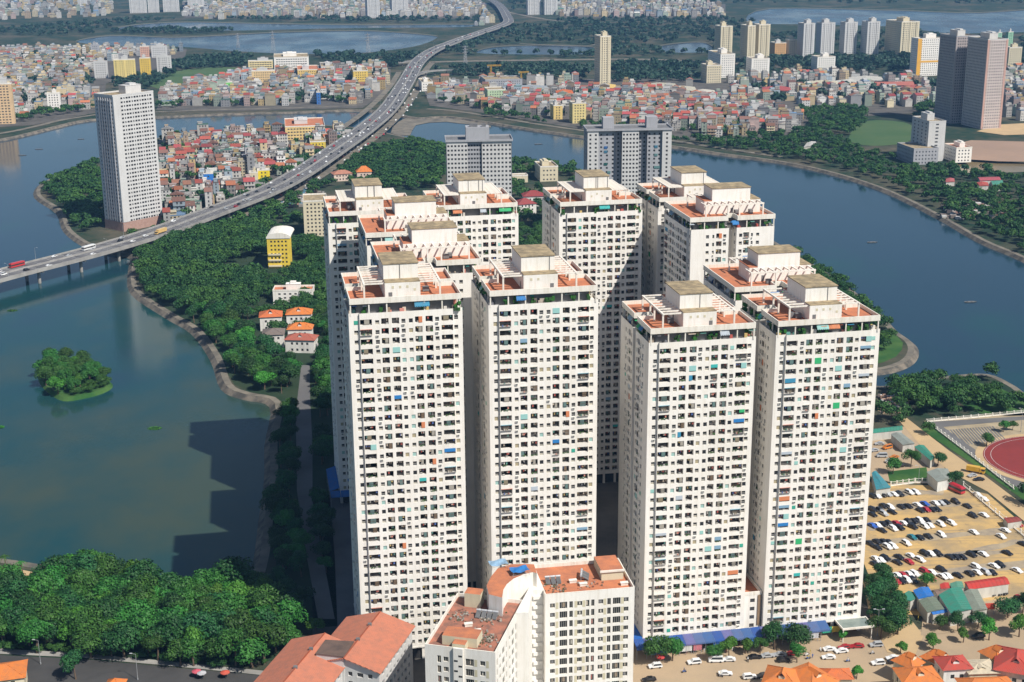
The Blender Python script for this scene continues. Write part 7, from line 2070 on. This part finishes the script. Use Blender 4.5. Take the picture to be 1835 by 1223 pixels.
# ------------------------------------------------------------------ people and motorbikes
def person_mesh(sit):
    if sit: V_ = [(0, 0, 0.85), (0, 0.02, 1.05), (0.08, 0, 1.28), (0.12, 0, 1.42), (0.16, 0, 1.58), (0.16, 0, 1.70), (0.32, 0.13, 0.82), (0.42, 0.15, 0.42), (0.54, 0.15, 0.36), (0.32, -0.13, 0.82), (0.42, -0.15, 0.42), (0.54, -0.15, 0.36), (0.08, 0.2, 1.30), (0.28, 0.26, 1.12), (0.5, 0.25, 1.08), (0.08, -0.2, 1.30), (0.28, -0.26, 1.12), (0.5, -0.25, 1.08)]
    else: V_ = [(0, 0, 0.92), (0, 0, 1.12), (0, 0, 1.36), (0, 0, 1.46), (0.02, 0, 1.58), (0.02, 0, 1.70), (0.02, 0.1, 0.5), (0.0, 0.11, 0.08), (0.16, 0.12, 0.04), (-0.06, -0.1, 0.5), (-0.12, -0.11, 0.08), (0.02, -0.12, 0.04), (0, 0.21, 1.38), (0.0, 0.26, 1.12), (0.1, 0.26, 0.88), (0, -0.21, 1.38), (-0.02, -0.26, 1.12), (0.08, -0.26, 0.88)]
    E_ = [(0, 1), (1, 2), (2, 3), (3, 4), (4, 5), (0, 6), (6, 7), (7, 8), (0, 9), (9, 10), (10, 11), (2, 12), (12, 13), (13, 14), (2, 15), (15, 16), (16, 17)]
    rad = [0.15, 0.14, 0.16, 0.06, 0.10, 0.09, 0.075, 0.05, 0.04, 0.075, 0.05, 0.04, 0.06, 0.045, 0.035, 0.06, 0.045, 0.035]
    me = bpy.data.meshes.new('person'); me.from_pydata(V_, E_, [])
    o = bpy.data.objects.new('person', me); COL.objects.link(o)
    md = o.modifiers.new('skin', 'SKIN'); o.modifiers.new('sub', 'SUBSURF').levels = 1
    for i, d in enumerate(me.skin_vertices[0].data):
        d.radius = (rad[i], rad[i]); d.use_root = (i == 0)
    dg = bpy.context.evaluated_depsgraph_get()
    out = bpy.data.meshes.new_from_object(o.evaluated_get(dg))
    bpy.data.objects.remove(o)
    out.materials.clear(); out.materials.append(M['obj'])
    return out
PSIT, PSTD = person_mesh(True), person_mesh(False)
hm = MB(); hm.tube((0, 0, 0), (0, 0, 0.14), 0.14, 0.12, 8); hm.tube((0, 0, 0.14), (0, 0, 0.2), 0.12, 0.05, 8); HELM = hm.mesh('helmet', [M['carpaint']])
bk = MB(); bk.box(-0.55, 0.45, -0.14, 0.14, 0.42, 0.68, 0); bk.box(-0.65, 0.15, -0.16, 0.16, 0.68, 0.80, 0); bk.tube((0.45, 0, 0.55), (0.62, 0, 1.02), 0.06, 0.05, 6); bk.tube((0.58, -0.3, 1.02), (0.58, 0.3, 1.02), 0.025, 0.025, 5); bk.box(0.40, 0.52, -0.2, 0.2, 0.35, 0.85, 0); BIKE = bk.mesh('frame', [M['carpaint']])
rm_ = random.Random(31)
CL = [('blue', (0.05, 0.12, 0.35)), ('white', (0.7, 0.7, 0.68)), ('red', (0.45, 0.06, 0.05)), ('dark', (0.05, 0.05, 0.06)), ('grey', (0.3, 0.3, 0.32)), ('yellow', (0.66, 0.5, 0.1))]
for i, (x, y, rz) in enumerate(((1226, 1206, 20), (1291, 1214, 160), (1519, 1187, 10), (1563, 1173, 190), (1445, 1176, 200), (1448, 1182, 15), (1470, 1168, 100), (1420, 1176, 12), (1340, 1186, 95), (1664, 1150, 170))):
    p = G(x, y)
    t = thing('motorbike', 'motorbike ridden along the front street', 'motorbike', (p.x, p.y, 0.1), R(rz), 'motorbikes on the front street')
    ob('frame', BIKE, t, color=rm_.choice(CL)[1])
    for sx in (-0.6, 0.62): w_ = ob('wheel', WHEEL, t, (sx, 0, 0)); w_.scale = (0.85, 0.6, 0.85)
    cn, c = rm_.choice(CL)
    pr = tag(ob('person', PSIT, None, (p.x - 0.15 * math.cos(R(rz)), p.y - 0.15 * math.sin(R(rz)), 0.1), R(rz), c), 'rider in %s clothes and helmet on a motorbike' % cn, 'person', 'riders on the front street')
    ob('helmet', HELM, pr, (0.16, 0, 1.62), color=rm_.choice(CL)[1])
for i, (x, y) in enumerate(((1258, 1168), (1262, 1170), (1301, 1170), (1312, 1167), (1376, 1176), (1452, 1172), (1456, 1180), (1230, 1172), (1530, 1116), (1650, 1118), (1645, 1112), (1655, 1125))):
    p = G(x, y); cn, c = rm_.choice(CL)
    tag(ob('person', PSTD, None, (p.x, p.y, 0.1), rm_.uniform(0, 6), c), 'person in %s clothes walking by the shop awning' % cn, 'person', 'people on the shop pavement')

q = MB(); rr = random.Random(19)
for T_, W_, D_, cx_, cy_, n_ in ((TL, LWW, 33, 13, 22, 130), (TL, LWW, 33, 15, 9, 110), (TL, LWW, 33, 4, 20, 60), (TR, RWW, RWD, 4, 5, 60), (TR, RWW, RWD, 15, 6, 25)):
    for i in range(n_):
        x, y = min(W_ - 0.6, max(0.6, rr.gauss(cx_, 1.9))), min(D_ - 0.6, max(0.6, rr.gauss(cy_, 2.2))); s_ = rr.uniform(0.08, 0.32)
        p = T_(x, y, 42.04)
        q.box(p[0] - s_, p[0] + s_, p[1] - s_ * rr.uniform(0.4, 1.4), p[1] + s_, p[2], p[2] + rr.uniform(0.08, 0.5), 0, rr.choice([(0.16, 0.13, 0.10), (0.30, 0.28, 0.25), (0.09, 0.10, 0.05), (0.40, 0.36, 0.30), (0.22, 0.10, 0.07)]))
tag(stuff(q.build('roof_debris', M['clutter'], None, True)), 'scattered rubble and dry plants on the flat terracotta roofs', 'debris')
# ------------------------------------------------------------------ air
q = MB(); q.box(-27000, 27000, -3500, 41000, -12, 262, 0)
m = bpy.data.materials.new('haze_air'); m.use_nodes = True
nt = m.node_tree; nt.nodes.clear()
out = nt.nodes.new('ShaderNodeOutputMaterial'); vol = nt.nodes.new('ShaderNodeVolumePrincipled')
vol.inputs['Color'].default_value = (0.26, 0.56, 1.0, 1); vol.inputs['Density'].default_value = 0.000055; vol.inputs['Anisotropy'].default_value = 0.0
nt.links.new(vol.outputs[0], out.inputs['Volume'])
hz = stuff(q.build('haze', m)); tag(hz, 'thin bluish haze lying over the city and lakes', 'haze')
